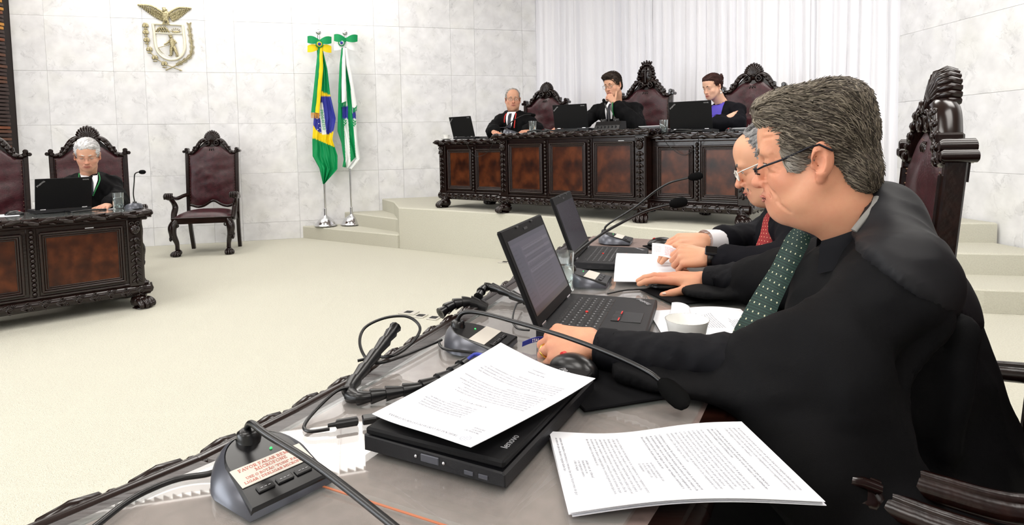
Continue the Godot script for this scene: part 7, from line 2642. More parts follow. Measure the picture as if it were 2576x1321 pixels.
func build_far_people() -> void:
	var back_flow := func(h: Vector3) -> Vector3: return Vector3(h.x * 3.0, -0.25 - maxf(0.0, -h.z) * 7.0, -1.0 + maxf(0.0, -h.z) * 4.0)
	var V2 := func(a: float, b: float) -> Vector2: return Vector2(a, b)
	# man with a red cord, looking at the camera
	var sh := 0.175
	far_person({"label": "seated grey-haired man in black robe with red cord, at the bench's left", "base": Vector3(0.12, 0.51, -7.58), "s": 1.08, "cell": 0.0075,
		"head": Vector3(0.03, 1.815, -7.45), "face": Vector3(0.06, -0.06, 1), "front": Vector3(-0.35, 0, 0.93).normalized(), "skin": c8(212, 160, 132), "ruddy": 0.35,
		"shl": Vector3(0.22, 1.585, -7.47), "shr": Vector3(-0.13, 1.585, -7.52), "hip": Vector3(0.12, 1.05, -7.55), "wide": 1.05, "fat": 0.3,
		"arms": [[Vector3(0.23, 1.57, -7.47), Vector3(0.3, 1.43, -7.22), Vector3(0.18, 1.42, -7.0)], [Vector3(-0.13, 1.57, -7.5), Vector3(-0.22, 1.43, -7.27), Vector3(-0.2, 1.415, -6.98)]],
		"hands": [[Vector3(-0.2, 1.405, -6.97), Vector3(0.3, -0.1, 1), Vector3(0, 1, 0.1), -1.0, REST], [Vector3(0.2, 1.41, -7.0), Vector3(-0.6, -0.05, 0.8), Vector3(0, 1, 0.1), 1.0, REST]],
		"brow": c8(140, 132, 124), "open": 0.4, "glasses": "frame_metal",
		"hair": [[Vector3(0, 0.035, -0.022), Vector3(0.082, 0.088, 0.1)], [Vector3(0, -0.02, -0.07), Vector3(0.066, 0.06, 0.042)]],
		"cuts": [[Vector3(0, 0.03, 0.1), Vector3(0.064, 0.09, 0.085)], [Vector3(0, -0.05, 0.08), Vector3(0.12, 0.1, 0.075)], [Vector3(0.09, -0.05, 0.01), Vector3(0.03, 0.06, 0.04)], [Vector3(-0.09, -0.05, 0.01), Vector3(0.03, 0.06, 0.04)]],
		"tone": func(_h: Vector3, r: float) -> Color: return c8(122, 116, 110).lerp(c8(196, 192, 188), r), "locks": 260, "lock_len": 0.035, "flow": back_flow, "seed": 11, "sleeve": 1.25,
		"strips": [["shirt_front", [V2.call(-0.055, 0.07), V2.call(-0.05, 0.0), V2.call(-0.04, -0.06), V2.call(-0.02, -0.13)], [V2.call(0.055, 0.07), V2.call(0.05, 0.0), V2.call(0.04, -0.06), V2.call(0.02, -0.13)], 0.008, "shirt"], ["tie", [V2.call(-0.016, 0.05), V2.call(-0.022, 0.015), V2.call(-0.018, -0.02), V2.call(-0.026, -0.13)], [V2.call(0.016, 0.05), V2.call(0.022, 0.015), V2.call(0.018, -0.02), V2.call(0.026, -0.13)], 0.014, "tie_dark"]],
		"cords": [["robe_cord", [V2.call(0.06, 0.05), V2.call(0.07, 0.02), V2.call(0.068, -0.05), V2.call(0.06, -0.13)], 0.008, 0.007, "cord_red"], ["robe_cord", [V2.call(-0.06, 0.05), V2.call(-0.07, 0.02), V2.call(-0.069, -0.02), V2.call(-0.066, -0.06)], 0.008, 0.007, "cord_red"]]})
	# presiding man, chin on his fist
	far_person({"label": "seated dark-haired man with glasses resting his chin on his fist", "base": Vector3(1.24, 0.51, -6.76), "s": 1.06, "cell": 0.0075,
		"head": Vector3(1.12, 1.885, -6.64), "face": Vector3(-0.68, -0.22, 0.72), "roll": 0.06, "front": Vector3(-0.6, 0, 0.8), "skin": c8(216, 166, 138), "ruddy": 0.2,
		"shl": Vector3(1.37, 1.63, -6.6), "shr": Vector3(0.97, 1.63, -6.82), "hip": Vector3(1.25, 1.05, -6.75),
		"arms": [[Vector3(1.37, 1.61, -6.6), Vector3(1.34, 1.43, -6.42), Vector3(1.115, 1.66, -6.47)], [Vector3(0.97, 1.61, -6.82), Vector3(0.76, 1.44, -6.68), Vector3(0.56, 1.425, -6.5)]],
		"hands": [[Vector3(1.11, 1.675, -6.475), Vector3(-0.5, 0.75, 0.1), Vector3(0.3, 0.3, 0.9), 1.0, FIST, Vector3(0.2, 1, -0.1)], [Vector3(0.54, 1.42, -6.48), Vector3(-0.6, -0.05, 0.75), Vector3(0, 1, 0), 1.0, REST]],
		"brow": c8(44, 34, 28), "open": 0.3, "glasses": "frame_metal", "rim": true,
		"hair": [[Vector3(0, 0.045, -0.018), Vector3(0.084, 0.094, 0.106)], [Vector3(-0.01, 0.095, 0.04), Vector3(0.068, 0.036, 0.058)], [Vector3(0, -0.02, -0.07), Vector3(0.066, 0.066, 0.042)]],
		"cuts": [[Vector3(0, -0.03, 0.105), Vector3(0.12, 0.1, 0.08)], [Vector3(0.09, -0.07, 0.02), Vector3(0.035, 0.06, 0.045)], [Vector3(-0.09, -0.07, 0.02), Vector3(0.035, 0.06, 0.045)]],
		"tone": func(_h: Vector3, r: float) -> Color: return c8(34, 26, 22).lerp(c8(78, 62, 50), r * r), "locks": 420, "lock_len": 0.06, "flow": func(h: Vector3) -> Vector3: return Vector3(0.8 if h.z > 0.0 else 0.1, -0.6, -0.5 if h.z < 0.05 else 0.5), "seed": 12, "sleeve": 1.35,
		"strips": [["shirt_front", [V2.call(-0.05, 0.08), V2.call(-0.05, 0.0), V2.call(-0.03, -0.12)], [V2.call(0.055, 0.08), V2.call(0.055, 0.0), V2.call(0.04, -0.12)], 0.008, "shirt"], ["stole", [V2.call(0.055, 0.06), V2.call(0.065, 0.0), V2.call(0.055, -0.12)], [V2.call(0.095, 0.06), V2.call(0.108, 0.0), V2.call(0.09, -0.12)], 0.012, "grey_cloth"], ["tie", [V2.call(-0.016, 0.05), V2.call(-0.02, 0.0), V2.call(-0.025, -0.12)], [V2.call(0.016, 0.05), V2.call(0.02, 0.0), V2.call(0.025, -0.12)], 0.014, "tie_dark"]],
		"cords": [["robe_cord", [V2.call(0.1, 0.05), V2.call(0.112, 0.0), V2.call(0.095, -0.12)], 0.012, 0.005, "cord_green"]]})
	# woman with folded arms
	far_person({"label": "seated woman with tied dark hair, blue blouse and folded arms", "base": Vector3(2.1, 0.51, -6.05), "s": 1.0, "cell": 0.0075,
		"head": Vector3(1.99, 1.785, -5.98), "face": Vector3(-0.85, -0.3, 0.45), "front": Vector3(-0.75, 0, 0.66), "skin": c8(224, 178, 152), "ruddy": 0.2, "nose": 0.85, "lip": c8(196, 92, 92), "mouth": c8(190, 92, 92), "ear": 0.85,
		"shl": Vector3(2.2, 1.555, -5.86), "shr": Vector3(2.02, 1.555, -6.16), "hip": Vector3(2.15, 1.05, -6.05),
		"arms": [[Vector3(2.2, 1.535, -5.86), Vector3(2.14, 1.41, -5.68), Vector3(1.9, 1.42, -5.75)], [Vector3(2.02, 1.535, -6.16), Vector3(1.84, 1.42, -5.98), Vector3(2.04, 1.45, -5.74)]],
		"hands": [[Vector3(2.05, 1.452, -5.735), Vector3(0.85, 0.4, 0.1), Vector3(-0.25, 0.4, 0.9), -1.0, [[0.3, 0.3, 0.2], [0.3, 0.3, 0.2], [0.3, 0.3, 0.2], [0.3, 0.3, 0.2]], Vector3(0.95, 0.3, 0.1)]],
		"brow": c8(60, 42, 34), "open": 0.15,
		"hair": [[Vector3(0, 0.04, -0.02), Vector3(0.081, 0.088, 0.102)], [Vector3(0, 0.085, 0.03), Vector3(0.06, 0.032, 0.05)], [Vector3(0, -0.015, -0.06), Vector3(0.06, 0.055, 0.045)], [Vector3(0, 0.045, -0.135), Vector3(0.024, 0.028, 0.024)], [Vector3(0.0, 0.075, -0.15), Vector3(0.014, 0.02, 0.012)], [Vector3(0, 0.0, -0.14), Vector3(0.016, 0.022, 0.014)]],
		"cuts": [[Vector3(0, -0.045, 0.105), Vector3(0.12, 0.115, 0.09)], [Vector3(0.09, -0.055, 0.02), Vector3(0.03, 0.055, 0.045)], [Vector3(-0.09, -0.055, 0.02), Vector3(0.03, 0.055, 0.045)]],
		"tone": func(_h: Vector3, r: float) -> Color: return c8(40, 20, 18).lerp(c8(84, 44, 36), r * r), "locks": 420, "lock_len": 0.06, "lock_r": 0.0028, "flow": func(h: Vector3) -> Vector3: return (Vector3(0, 0.045, -0.14) - h).normalized(), "seed": 13, "earring": true, "robe": "suit", "sleeve": 1.1,
		"strips": [["blouse", [V2.call(-0.06, 0.07), V2.call(-0.06, 0.0), V2.call(-0.05, -0.1), V2.call(-0.035, -0.2)], [V2.call(0.06, 0.07), V2.call(0.07, 0.0), V2.call(0.065, -0.1), V2.call(0.05, -0.2)], 0.007, "blouse"]]})
	# white-haired man at the left desk
	var ln := Vector3(0.6, 0, 0.8)
	far_person({"label": "seated white-haired man with glasses in black robe at the left desk", "base": Vector3(-3.68, 0, -5.28), "s": 1.06, "cell": 0.006,
		"head": Vector3(-3.6, 1.232, -5.12), "face": Vector3(0.5, -0.3, 0.82), "front": ln, "skin": c8(212, 162, 136), "ruddy": 0.3,
		"shl": Vector3(-3.52, 0.995, -5.31), "shr": Vector3(-3.8, 0.995, -5.11), "hip": Vector3(-3.72, 0.5, -5.32), "wide": 0.92, "fat": 0.0,
		"arms": [[Vector3(-3.52, 0.975, -5.31), Vector3(-3.4, 0.845, -5.18), Vector3(-3.33, 0.825, -4.97)], [Vector3(-3.8, 0.975, -5.11), Vector3(-3.8, 0.85, -4.97), Vector3(-3.64, 0.835, -4.83)]],
		"hands": [[Vector3(-3.33, 0.82, -4.96), Vector3(0.1, -0.1, 1), Vector3(0.1, 1, 0.2), 1.0, REST], [Vector3(-3.64, 0.835, -4.83), Vector3(0.9, -0.1, 0.3), Vector3(0.1, 1, 0.1), -1.0, REST]],
		"brow": c8(214, 210, 204), "open": 0.2, "glasses": "frame_metal", "rim": false,
		"hair": [[Vector3(0, 0.042, -0.02), Vector3(0.084, 0.092, 0.104)], [Vector3(0, 0.092, 0.03), Vector3(0.068, 0.034, 0.056)], [Vector3(0, -0.02, -0.07), Vector3(0.066, 0.06, 0.042)]],
		"cuts": [[Vector3(0, -0.022, 0.11), Vector3(0.12, 0.098, 0.08)], [Vector3(0.092, -0.07, 0.02), Vector3(0.03, 0.06, 0.045)], [Vector3(-0.092, -0.07, 0.02), Vector3(0.03, 0.06, 0.045)]],
		"tone": func(_h: Vector3, r: float) -> Color: return c8(186, 184, 184).lerp(c8(244, 244, 246), r), "locks": 480, "lock_len": 0.055, "flow": func(h: Vector3) -> Vector3: return Vector3(0.5 + h.x * 4.0, -0.3, -1.0), "seed": 14, "sleeve": 1.25,
		"strips": [["shirt_front", [V2.call(-0.062, 0.08), V2.call(-0.055, 0.02), V2.call(-0.03, -0.05), V2.call(-0.012, -0.1)], [V2.call(0.062, 0.08), V2.call(0.055, 0.02), V2.call(0.03, -0.05), V2.call(0.012, -0.1)], 0.008, "shirt"], ["tie", [V2.call(-0.018, 0.04), V2.call(-0.024, 0.0), V2.call(-0.018, -0.1)], [V2.call(0.018, 0.04), V2.call(0.024, 0.0), V2.call(0.018, -0.1)], 0.014, "tie_dark"]],
		"cords": [["robe_cord", [V2.call(0.068, 0.08), V2.call(0.07, 0.02), V2.call(0.035, -0.06), V2.call(0.014, -0.11)], 0.009, 0.005, "cord_green"], ["robe_cord", [V2.call(-0.068, 0.08), V2.call(-0.07, 0.02), V2.call(-0.035, -0.06), V2.call(-0.014, -0.11)], 0.009, 0.005, "cord_green"]]})

func dotted(key: String, base: Color, dot: Color, rib: float) -> StandardMaterial3D:
	var w := 160
	var h := 640
	var im := Image.create(w, h, false, Image.FORMAT_RGB8)
	for y in h:
		for x in w:
			im.set_pixel(x, y, base.darkened(rib * (0.5 + 0.5 * sin(y * TAU / 10.0))))
	for j in 20:
		for i in 5:
			var cx := i * 32 + (16 if j % 2 else 0)
			var cy := j * 32 + 16
			for yy in range(-4, 5):
				for xx in range(-4, 5):
					if xx * xx + yy * yy < 15 and cx + xx < w and cx + xx >= 0 and cy + yy < h: im.set_pixel(cx + xx, cy + yy, dot)
	var m := pm(key, Color(1, 1, 1), 0.55, 0.0, 0.4)
	m.albedo_texture = ImageTexture.create_from_image(im)
	return m

func build_near_people() -> void:
	dotted("tie_green", c8(30, 62, 54), c8(206, 204, 170), 0.4)
	dotted("tie_red", c8(150, 26, 30), c8(236, 196, 150), 0.15)
	foreground_man()
	second_man()

func foreground_man() -> void:
	var base := Vector3(0.82, 0, -1.2)
	var p := thing("person", "foreground man in black robe and green dotted tie, grey wavy hair, glasses, at laptop", "person", base)
	var g0 := Transform3D(Basis(), -base)
	var s := 1.06
	var fwd := Vector3(-0.9, -0.15, -0.41)
	var X := head_frame(Vector3(0.611, 1.207, -1.232), fwd)
	var fw := Vector3(-0.91, 0, -0.415).normalized()
	var lf := Vector3.UP.cross(fw)
	var skin_c := c8(208, 152, 120)
	var hf := Field.new()
	face_into(hf, X, s, {"skin": skin_c, "ruddy": 0.34, "lip": c8(186, 116, 104), "wide": 1.03, "fat": 0.55, "nose": 1.0, "ear": 1.08, "neck": Vector3(0.722, 1.03, -1.21)})
	hf.base = lc(skin_c)
	hf.egg(X * (Vector3(0, -0.105, -0.01) * s), Vector3(0.05, 0.032, 0.05) * s, X.basis, 0.03)
	# creases of the near cheek, brow and neck, cut into the surface
	var hid := all_ids(hf)
	for q in [[[0.004, 0.062, 0.012, 0.066], 0.0011], [[-0.004, 0.064, -0.01, 0.056], 0.0011], [[-0.01, 0.068, -0.018, 0.058], 0.0011], [[-0.021, 0.078, -0.024, 0.062], 0.0016], [[-0.045, 0.084, -0.062, 0.073, -0.076, 0.066], 0.002], [[-0.078, 0.07, -0.1, 0.052], 0.002], [[0.046, 0.077, 0.046, 0.06], 0.0013], [[0.058, 0.072, 0.058, 0.055], 0.0013], [[-0.02, 0.004, -0.04, 0.003], 0.0014]]:
		var l: Array = q[0]
		var last := Vector3.ZERO
		for m in l.size() / 2:
			var hit := march(hf, hid, X * (Vector3(0.16, l[m * 2], l[m * 2 + 1]) * s), -X.basis.x)
			if m > 0: hf.cone(last, hit, q[1] * s, q[1] * s, 0.006 * s, true)
			last = hit
	var skin := lc(skin_c)
	# near hand: a loose fist beside the laptop, the fingers folded towards the desk
	var h1 := Field.new()
	hand_into(h1, Vector3(0.163, 0.826, -1.205), Vector3(-0.86, -0.06, -0.5), Vector3(-0.25, 0.75, 0.55), 1.0, 1.1, [[0.75, 1.1, 0.5], [0.7, 1.15, 0.6], [0.75, 1.2, 0.6], [0.8, 1.2, 0.6]], 0.6, Vector3(-0.8, -0.35, -0.1), skin)
	# far hand on the mouse
	var h2 := Field.new()
	var tips := hand_into(h2, Vector3(0.568, 0.828, -1.762), Vector3(-0.86, 0.05, -0.45), Vector3(-0.1, 1, 0.12), -1.0, 1.08, [[0.05, 0.22, 0.2], [0.02, 0.3, 0.25], [0.15, 0.4, 0.3], [0.3, 0.5, 0.3]], 1.0, Vector3(-0.93, -0.22, 0.02), skin)
	var tr := Field.new()
	tr.base = skin
	tr.chain([Vector3(0.84, 0.55, -1.2), Vector3(0.78, 0.8, -1.2), Vector3(0.75, 0.98, -1.2)], [0.13, 0.13, 0.11], 0.05)
	tr.cone(Vector3(0.68, 0.99, -1.04), Vector3(0.82, 0.99, -1.36), 0.05, 0.05, 0.03)
	tr.chain([Vector3(0.68, 0.98, -1.04), Vector3(0.44, 0.845, -1.04), Vector3(0.165, 0.826, -1.2)], [0.045, 0.038, 0.026], 0.03)
	tr.chain([Vector3(0.82, 0.98, -1.36), Vector3(0.75, 0.86, -1.58), Vector3(0.568, 0.828, -1.762)], [0.045, 0.038, 0.026], 0.03)
	for q in [0.1, -0.1]:
		tr.chain([Vector3(0.84, 0.53, -1.2) + lf * q, Vector3(0.46, 0.54, -1.38) + lf * q, Vector3(0.48, 0.1, -1.38) + lf * q], [0.085, 0.065, 0.045], 0.03)
	var g := Geo.new()
	g.xf = g0
	tr.build(g, 0.03)
	hf.build(g, 0.0034)
	h1.build(g, 0.0034)
	h2.build(g, 0.0034)
	# freckles and uneven redness of the skin
	var n1 := fnl(71, 18.0, 2)
	var n2 := fnl(72, 90.0, 2)
	for i in g.v.size():
		var q := g.v[i]
		var k := 0.16 * n1.get_noise_3d(q.x, q.y, q.z) + 0.1 * n2.get_noise_3d(q.x, q.y, q.z)
		g.c[i] = g.c[i].lerp(lc(c8(196, 112, 92)), clampf(0.1 + k, 0.0, 0.4))
	part(p, "body", g, M.skin)
	eyes_onto(p, g0, X, s, 0.12, c8(112, 96, 82), 0.005)
	mouth_onto(p, g0, X, s, hf, c8(182, 112, 98))
	# nails
	var nf := Geo.new()
	nf.xf = g0
	nf.col = lc(c8(236, 196, 180))
	nf.ball(tips[4] + Vector3(0.004, 0.006, 0.005), Vector3(0.0075, 0.0035, 0.006), Basis(), 8, 5)
	part(p, "nail", nf, M.hair)
	# ring
	var rg := Geo.new()
	rg.xf = g0
	var rc := Vector3(0.163, 0.826, -1.205)
	var d := Vector3(-0.86, -0.06, -0.5).normalized()
	var u := Vector3(-0.25, 0.75, 0.55)
	u = (u - d * u.dot(d)).normalized()
	var sd := d.cross(u)
	var kn := rc + (d * 0.087 - sd * 0.0103) * 1.1
	var fd := d * cos(0.75) - u * sin(0.75)
	var rw := fd.cross(sd).normalized()
	var loop := []
	for k in 19: loop.append(kn + fd * 0.026 + (sd * cos(TAU * k / 18.0) + rw * sin(TAU * k / 18.0)) * 0.0142)
	rg.tube(loop, 0.0024, 6)
	part(p, "ring", rg, M.gold)
	# hair
	var tone := func(h: Vector3, r: float) -> Color:
		var dark := c8(52, 45, 38)
		var light := c8(142, 132, 116)
		var c := dark.lerp(light, pow(r, 1.6))
		var temple := smoothstep(0.035, -0.01, h.y) * smoothstep(-0.02, 0.03, h.z)
		c = c.lerp(c8(178, 172, 164), temple * 0.75)
		return c.lerp(c8(168, 158, 140), 0.35 * smoothstep(0.03, 0.09, h.z) * r)
	var flow := func(h: Vector3) -> Vector3:
		var b := smoothstep(-0.02, -0.11, h.z)
		var side := smoothstep(0.045, 0.08, absf(h.x)) * (1.0 - b)
		return Vector3(0.6 * sin(h.z * 40.0) * 0.4 + h.x * 1.5, lerpf(0.05, -1.0, b) - 0.55 * side, lerpf(-1.0, -0.35, b))
	hair_onto(p, g0, X, s, [[Vector3(0, 0.042, -0.02), Vector3(0.084, 0.092, 0.1)], [Vector3(0, 0.096, 0.03), Vector3(0.068, 0.038, 0.056)], [Vector3(0.0, 0.096, 0.064), Vector3(0.052, 0.024, 0.026)], [Vector3(0, -0.035, -0.07), Vector3(0.066, 0.06, 0.044)], [Vector3(0, 0.09, -0.055), Vector3(0.07, 0.045, 0.06)], [Vector3(0.07, 0.008, 0.03), Vector3(0.012, 0.036, 0.016)], [Vector3(-0.07, 0.008, 0.03), Vector3(0.012, 0.036, 0.016)]],
		[[Vector3(0, -0.018, 0.114), Vector3(0.12, 0.09, 0.076)], [Vector3(0.096, -0.03, 0.0), Vector3(0.026, 0.046, 0.034)], [Vector3(-0.096, -0.03, 0.0), Vector3(0.026, 0.046, 0.034)], [Vector3(0.08, -0.085, 0.035), Vector3(0.05, 0.062, 0.06)], [Vector3(-0.08, -0.085, 0.035), Vector3(0.05, 0.062, 0.06)], [Vector3(0, -0.125, -0.06), Vector3(0.1, 0.05, 0.1)]],
		tone, 0.005, 4200, 0.048, 0.0026, flow, 0.0025, 21)
	glasses_onto(p, g0, X, s, M.frame_dark, 0.018, 0.0019, false, 0.012)
	# robe
	var rf := Field.new()
	var k := 0.06
	rf.chain([Vector3(0.82, 0.55, -1.2), Vector3(0.775, 0.76, -1.2), Vector3(0.74, 0.92, -1.2)], [0.16, 0.15, 0.12], k)
	rf.egg(Vector3(0.735, 0.9, -1.22), Vector3(0.19, 0.13, 0.14), Basis(lf, Vector3.UP, fw), k)
	rf.egg(Vector3(0.7, 0.76, -1.23), Vector3(0.17, 0.17, 0.14), Basis(lf, Vector3.UP, fw), k)
	rf.egg(Vector3(0.738, 1.03, -1.19), Vector3(0.115, 0.082, 0.062), Basis(lf, Vector3.UP, fw), k)
	rf.chain([Vector3(0.735, 1.07, -1.2), Vector3(0.68, 0.985, -1.05)], [0.055, 0.068], 0.05)
	rf.chain([Vector3(0.745, 1.07, -1.22), Vector3(0.8, 0.985, -1.35)], [0.055, 0.068], 0.05)
	rf.chain([Vector3(0.68, 0.975, -1.045), Vector3(0.53, 0.858, -1.03), Vector3(0.43, 0.838, -1.05)], [0.074, 0.078, 0.064], 0.05)
	rf.chain([Vector3(0.81, 0.975, -1.36), Vector3(0.755, 0.875, -1.57), Vector3(0.66, 0.85, -1.665)], [0.074, 0.072, 0.058], 0.05)
	for q in [0.12, -0.12]:
		rf.chain([Vector3(0.82, 0.53, -1.2) + lf * q, Vector3(0.5, 0.56, -1.36) + lf * q, Vector3(0.5, 0.2, -1.36) + lf * q], [0.12, 0.09, 0.1], 0.06)
	# heavier folds over the near arm and down the side
	rf.cone(Vector3(0.67, 0.955, -0.978), Vector3(0.5, 0.82, -0.97), 0.018, 0.01, 0.025)
	rf.cone(Vector3(0.71, 0.93, -0.995), Vector3(0.6, 0.74, -0.985), 0.02, 0.012, 0.025)
	rf.cone(Vector3(0.78, 0.9, -1.03), Vector3(0.76, 0.68, -1.03), 0.02, 0.016, 0.025)
	rf.cone(Vector3(0.6, 0.925, -0.985), Vector3(0.44, 0.865, -1.0), 0.014, 0.008, 0.02)
	# skirt of the robe behind and beside the chair, and the loose cloth under the near forearm
	rf.chain([Vector3(0.84, 0.62, -1.18), Vector3(0.87, 0.42, -1.16)], [0.14, 0.14], 0.06)
	rf.chain([Vector3(0.55, 0.83, -0.98), Vector3(0.62, 0.62, -0.97), Vector3(0.66, 0.5, -0.98)], [0.06, 0.06, 0.045], 0.06)
	rf.chain([Vector3(0.43, 0.8, -1.0), Vector3(0.48, 0.7, -0.97), Vector3(0.56, 0.58, -0.96), Vector3(0.62, 0.45, -0.98)], [0.05, 0.065, 0.075, 0.07], 0.06)
	var fa := Vector3(-0.86, 0, -0.5).normalized()
	rf.egg(Vector3(0.31, 0.806, -1.065), Vector3(0.06, 0.02, 0.14), Basis(Vector3.UP.cross(fa), Vector3.UP, fa), 0.03)
	rf.egg(Vector3(0.56, 0.812, -1.69), Vector3(0.06, 0.014, 0.09), Basis(Vector3.UP.cross(fa), Vector3.UP, fa), 0.03)
	var hole := X * (Vector3(0, -0.13, -0.03) * s)
	rf.cone(Vector3(0.722, 1.05, -1.21), hole, 0.07, 0.072, 0.012, true)
	rf.cone(hole, X * (Vector3(0, -0.1, 0.06) * s), 0.072, 0.085, 0.012, true)
	g = Geo.new()
	g.xf = g0
	rf.build(g, 0.011)
	rough_cloth(g, 5.0, 0.011, 41)
	part(p, "robe", g, M.robe)
	# the inner sleeves down to the wrists
	for q in [[Vector3(0.46, 0.845, -1.035), Vector3(0.3, 0.826, -1.12), Vector3(0.176, 0.824, -1.197)], [Vector3(0.72, 0.862, -1.61), Vector3(0.64, 0.846, -1.69), Vector3(0.578, 0.832, -1.752)]]:
		var sf := Field.new()
		sf.chain(q, [0.056, 0.044, 0.039], 0.02)
		sf.plane(q[2], (q[2] - q[1]).normalized(), 0.004)
		g = Geo.new()
		g.xf = g0
		sf.build(g, 0.008)
		rough_cloth(g, 16.0, 0.006, 43)
		part(p, "sleeve", g, M.shirt_navy)
		g = Geo.new()
		g.xf = g0
		var cd: Vector3 = (q[2] - q[1]).normalized()
		g.tube([q[2] - cd * 0.03, q[2] - cd * 0.026, q[2] + cd * 0.004, q[2] + cd * 0.005], [0.04, 0.0425, 0.0415, 0.036], 20)
		part(p, "cuff", g, M.shirt_navy)
	# shoulder cape of the robe, its hem falling towards the back
	var cf := Field.new()
	cf.egg(Vector3(0.735, 0.9, -1.22), Vector3(0.198, 0.138, 0.15), Basis(lf, Vector3.UP, fw), k)
	cf.cone(Vector3(0.775, 0.76, -1.2), Vector3(0.74, 0.92, -1.2), 0.157, 0.128, k)
	cf.egg(Vector3(0.738, 1.03, -1.19), Vector3(0.122, 0.089, 0.069), Basis(lf, Vector3.UP, fw), k)
	cf.chain([Vector3(0.735, 1.07, -1.2), Vector3(0.68, 0.985, -1.05), Vector3(0.6, 0.93, -1.03)], [0.062, 0.078, 0.085], 0.05)
	cf.chain([Vector3(0.745, 1.07, -1.22), Vector3(0.8, 0.985, -1.35)], [0.065, 0.08], 0.05)
	cf.cone(Vector3(0.722, 1.05, -1.21), hole, 0.07, 0.072, 0.012, true)
	cf.cone(hole, X * (Vector3(0, -0.1, 0.06) * s), 0.072, 0.085, 0.012, true)
	var hem := (-fw * 0.2 - Vector3.UP * 0.165).cross(lf).normalized()
	if hem.y > 0.0: hem = -hem
	cf.plane(Vector3(0.63, 1.005, -0.98), hem, 0.014)
	cf.plane(Vector3(0.66, 1.0, -1.25), (fw + Vector3.DOWN * 0.25).normalized(), 0.006)
	g = Geo.new()
	g.xf = g0
	cf.build(g, 0.007)
	rough_cloth(g, 5.0, 0.011, 41)
	part(p, "robe_cape", g, M.robe_satin)
	# shirt collar, stole edge, tie
	g = Geo.new()
	g.xf = g0
	var col := PackedVector3Array()
	for j in 5:
		for i in 25:
			var a := lerpf(-2.2, 2.2, i / 24.0)
			var r := 0.074 + 0.012 * j / 4.0
			var c := hole + Vector3(0.012, -0.028 + 0.016 * j / 4.0 * (-1.0 if j > 2 else 1.0), 0)
			var back := cos(a)
			col.append(c + (-fw * cos(a) + lf * sin(a)) * r + Vector3(0, 0.034 * back - 0.012 * j + 0.012, 0))
	g.sheet(col, 25, 5, 0.002, false)
	part(p, "shirt_collar", g, M.shirt_navy)
	g = Geo.new()
	g.xf = g0
	var rib := []
	var cid := all_ids(cf)
	for q in [Vector3(0.69, 1.175, -1.13), Vector3(0.666, 1.162, -1.1), Vector3(0.645, 1.145, -1.09), Vector3(0.62, 1.122, -1.08), Vector3(0.6, 1.1, -1.08), Vector3(0.585, 1.08, -1.08)]:
		var hit := march(cf, cid, q + lf * 0.14, -(lf + Vector3.UP * 0.3).normalized())
		if cf.at(hit, cid) < 0.01 and (hit - q).length() < 0.2: rib.append(hit + lf * 0.004)
	if rib.size() > 1: g.tube(curve(rib, 4), 0.0065, 8, true, 0.6)
	part(p, "stole_edge", g, M.grey_cloth)
	hanging_tie(p, g0, [Vector3(0.632, 1.04, -1.3), Vector3(0.62, 1.015, -1.305), Vector3(0.588, 0.95, -1.305), Vector3(0.55, 0.885, -1.3), Vector3(0.515, 0.82, -1.285), Vector3(0.5, 0.78, -1.28)], [0.016, 0.024, 0.024, 0.03, 0.038, 0.04], Vector3(0.8, 0.25, 0.62), M.tie_green)

func hanging_tie(p: Node3D, g0: Transform3D, mid: Array, half: Array, side: Vector3, m: Material) -> void:
	var path := curve(mid, 6)
	var pts := PackedVector3Array()
	for j in path.size():
		var f := float(j) / 6.0
		var k := mini(int(f), half.size() - 2)
		var h := lerpf(half[k], half[k + 1], f - k)
		var d: Vector3 = path[mini(j + 1, path.size() - 1)] - path[maxi(j - 1, 0)]
		var sd := (side - d.normalized() * side.dot(d.normalized())).normalized()
		var out := d.cross(sd).normalized()
		for i in 7:
			var u := i / 3.0 - 1.0
			pts.append(path[j] + sd * h * u + out * 0.006 * (1.0 - u * u))
	var g := Geo.new()
	g.xf = g0
	g.sheet(pts, 7, path.size(), 0.003, false)
	for i in pts.size(): g.t[i + pts.size()] = g.t[i]
	part(p, "tie", g, m)

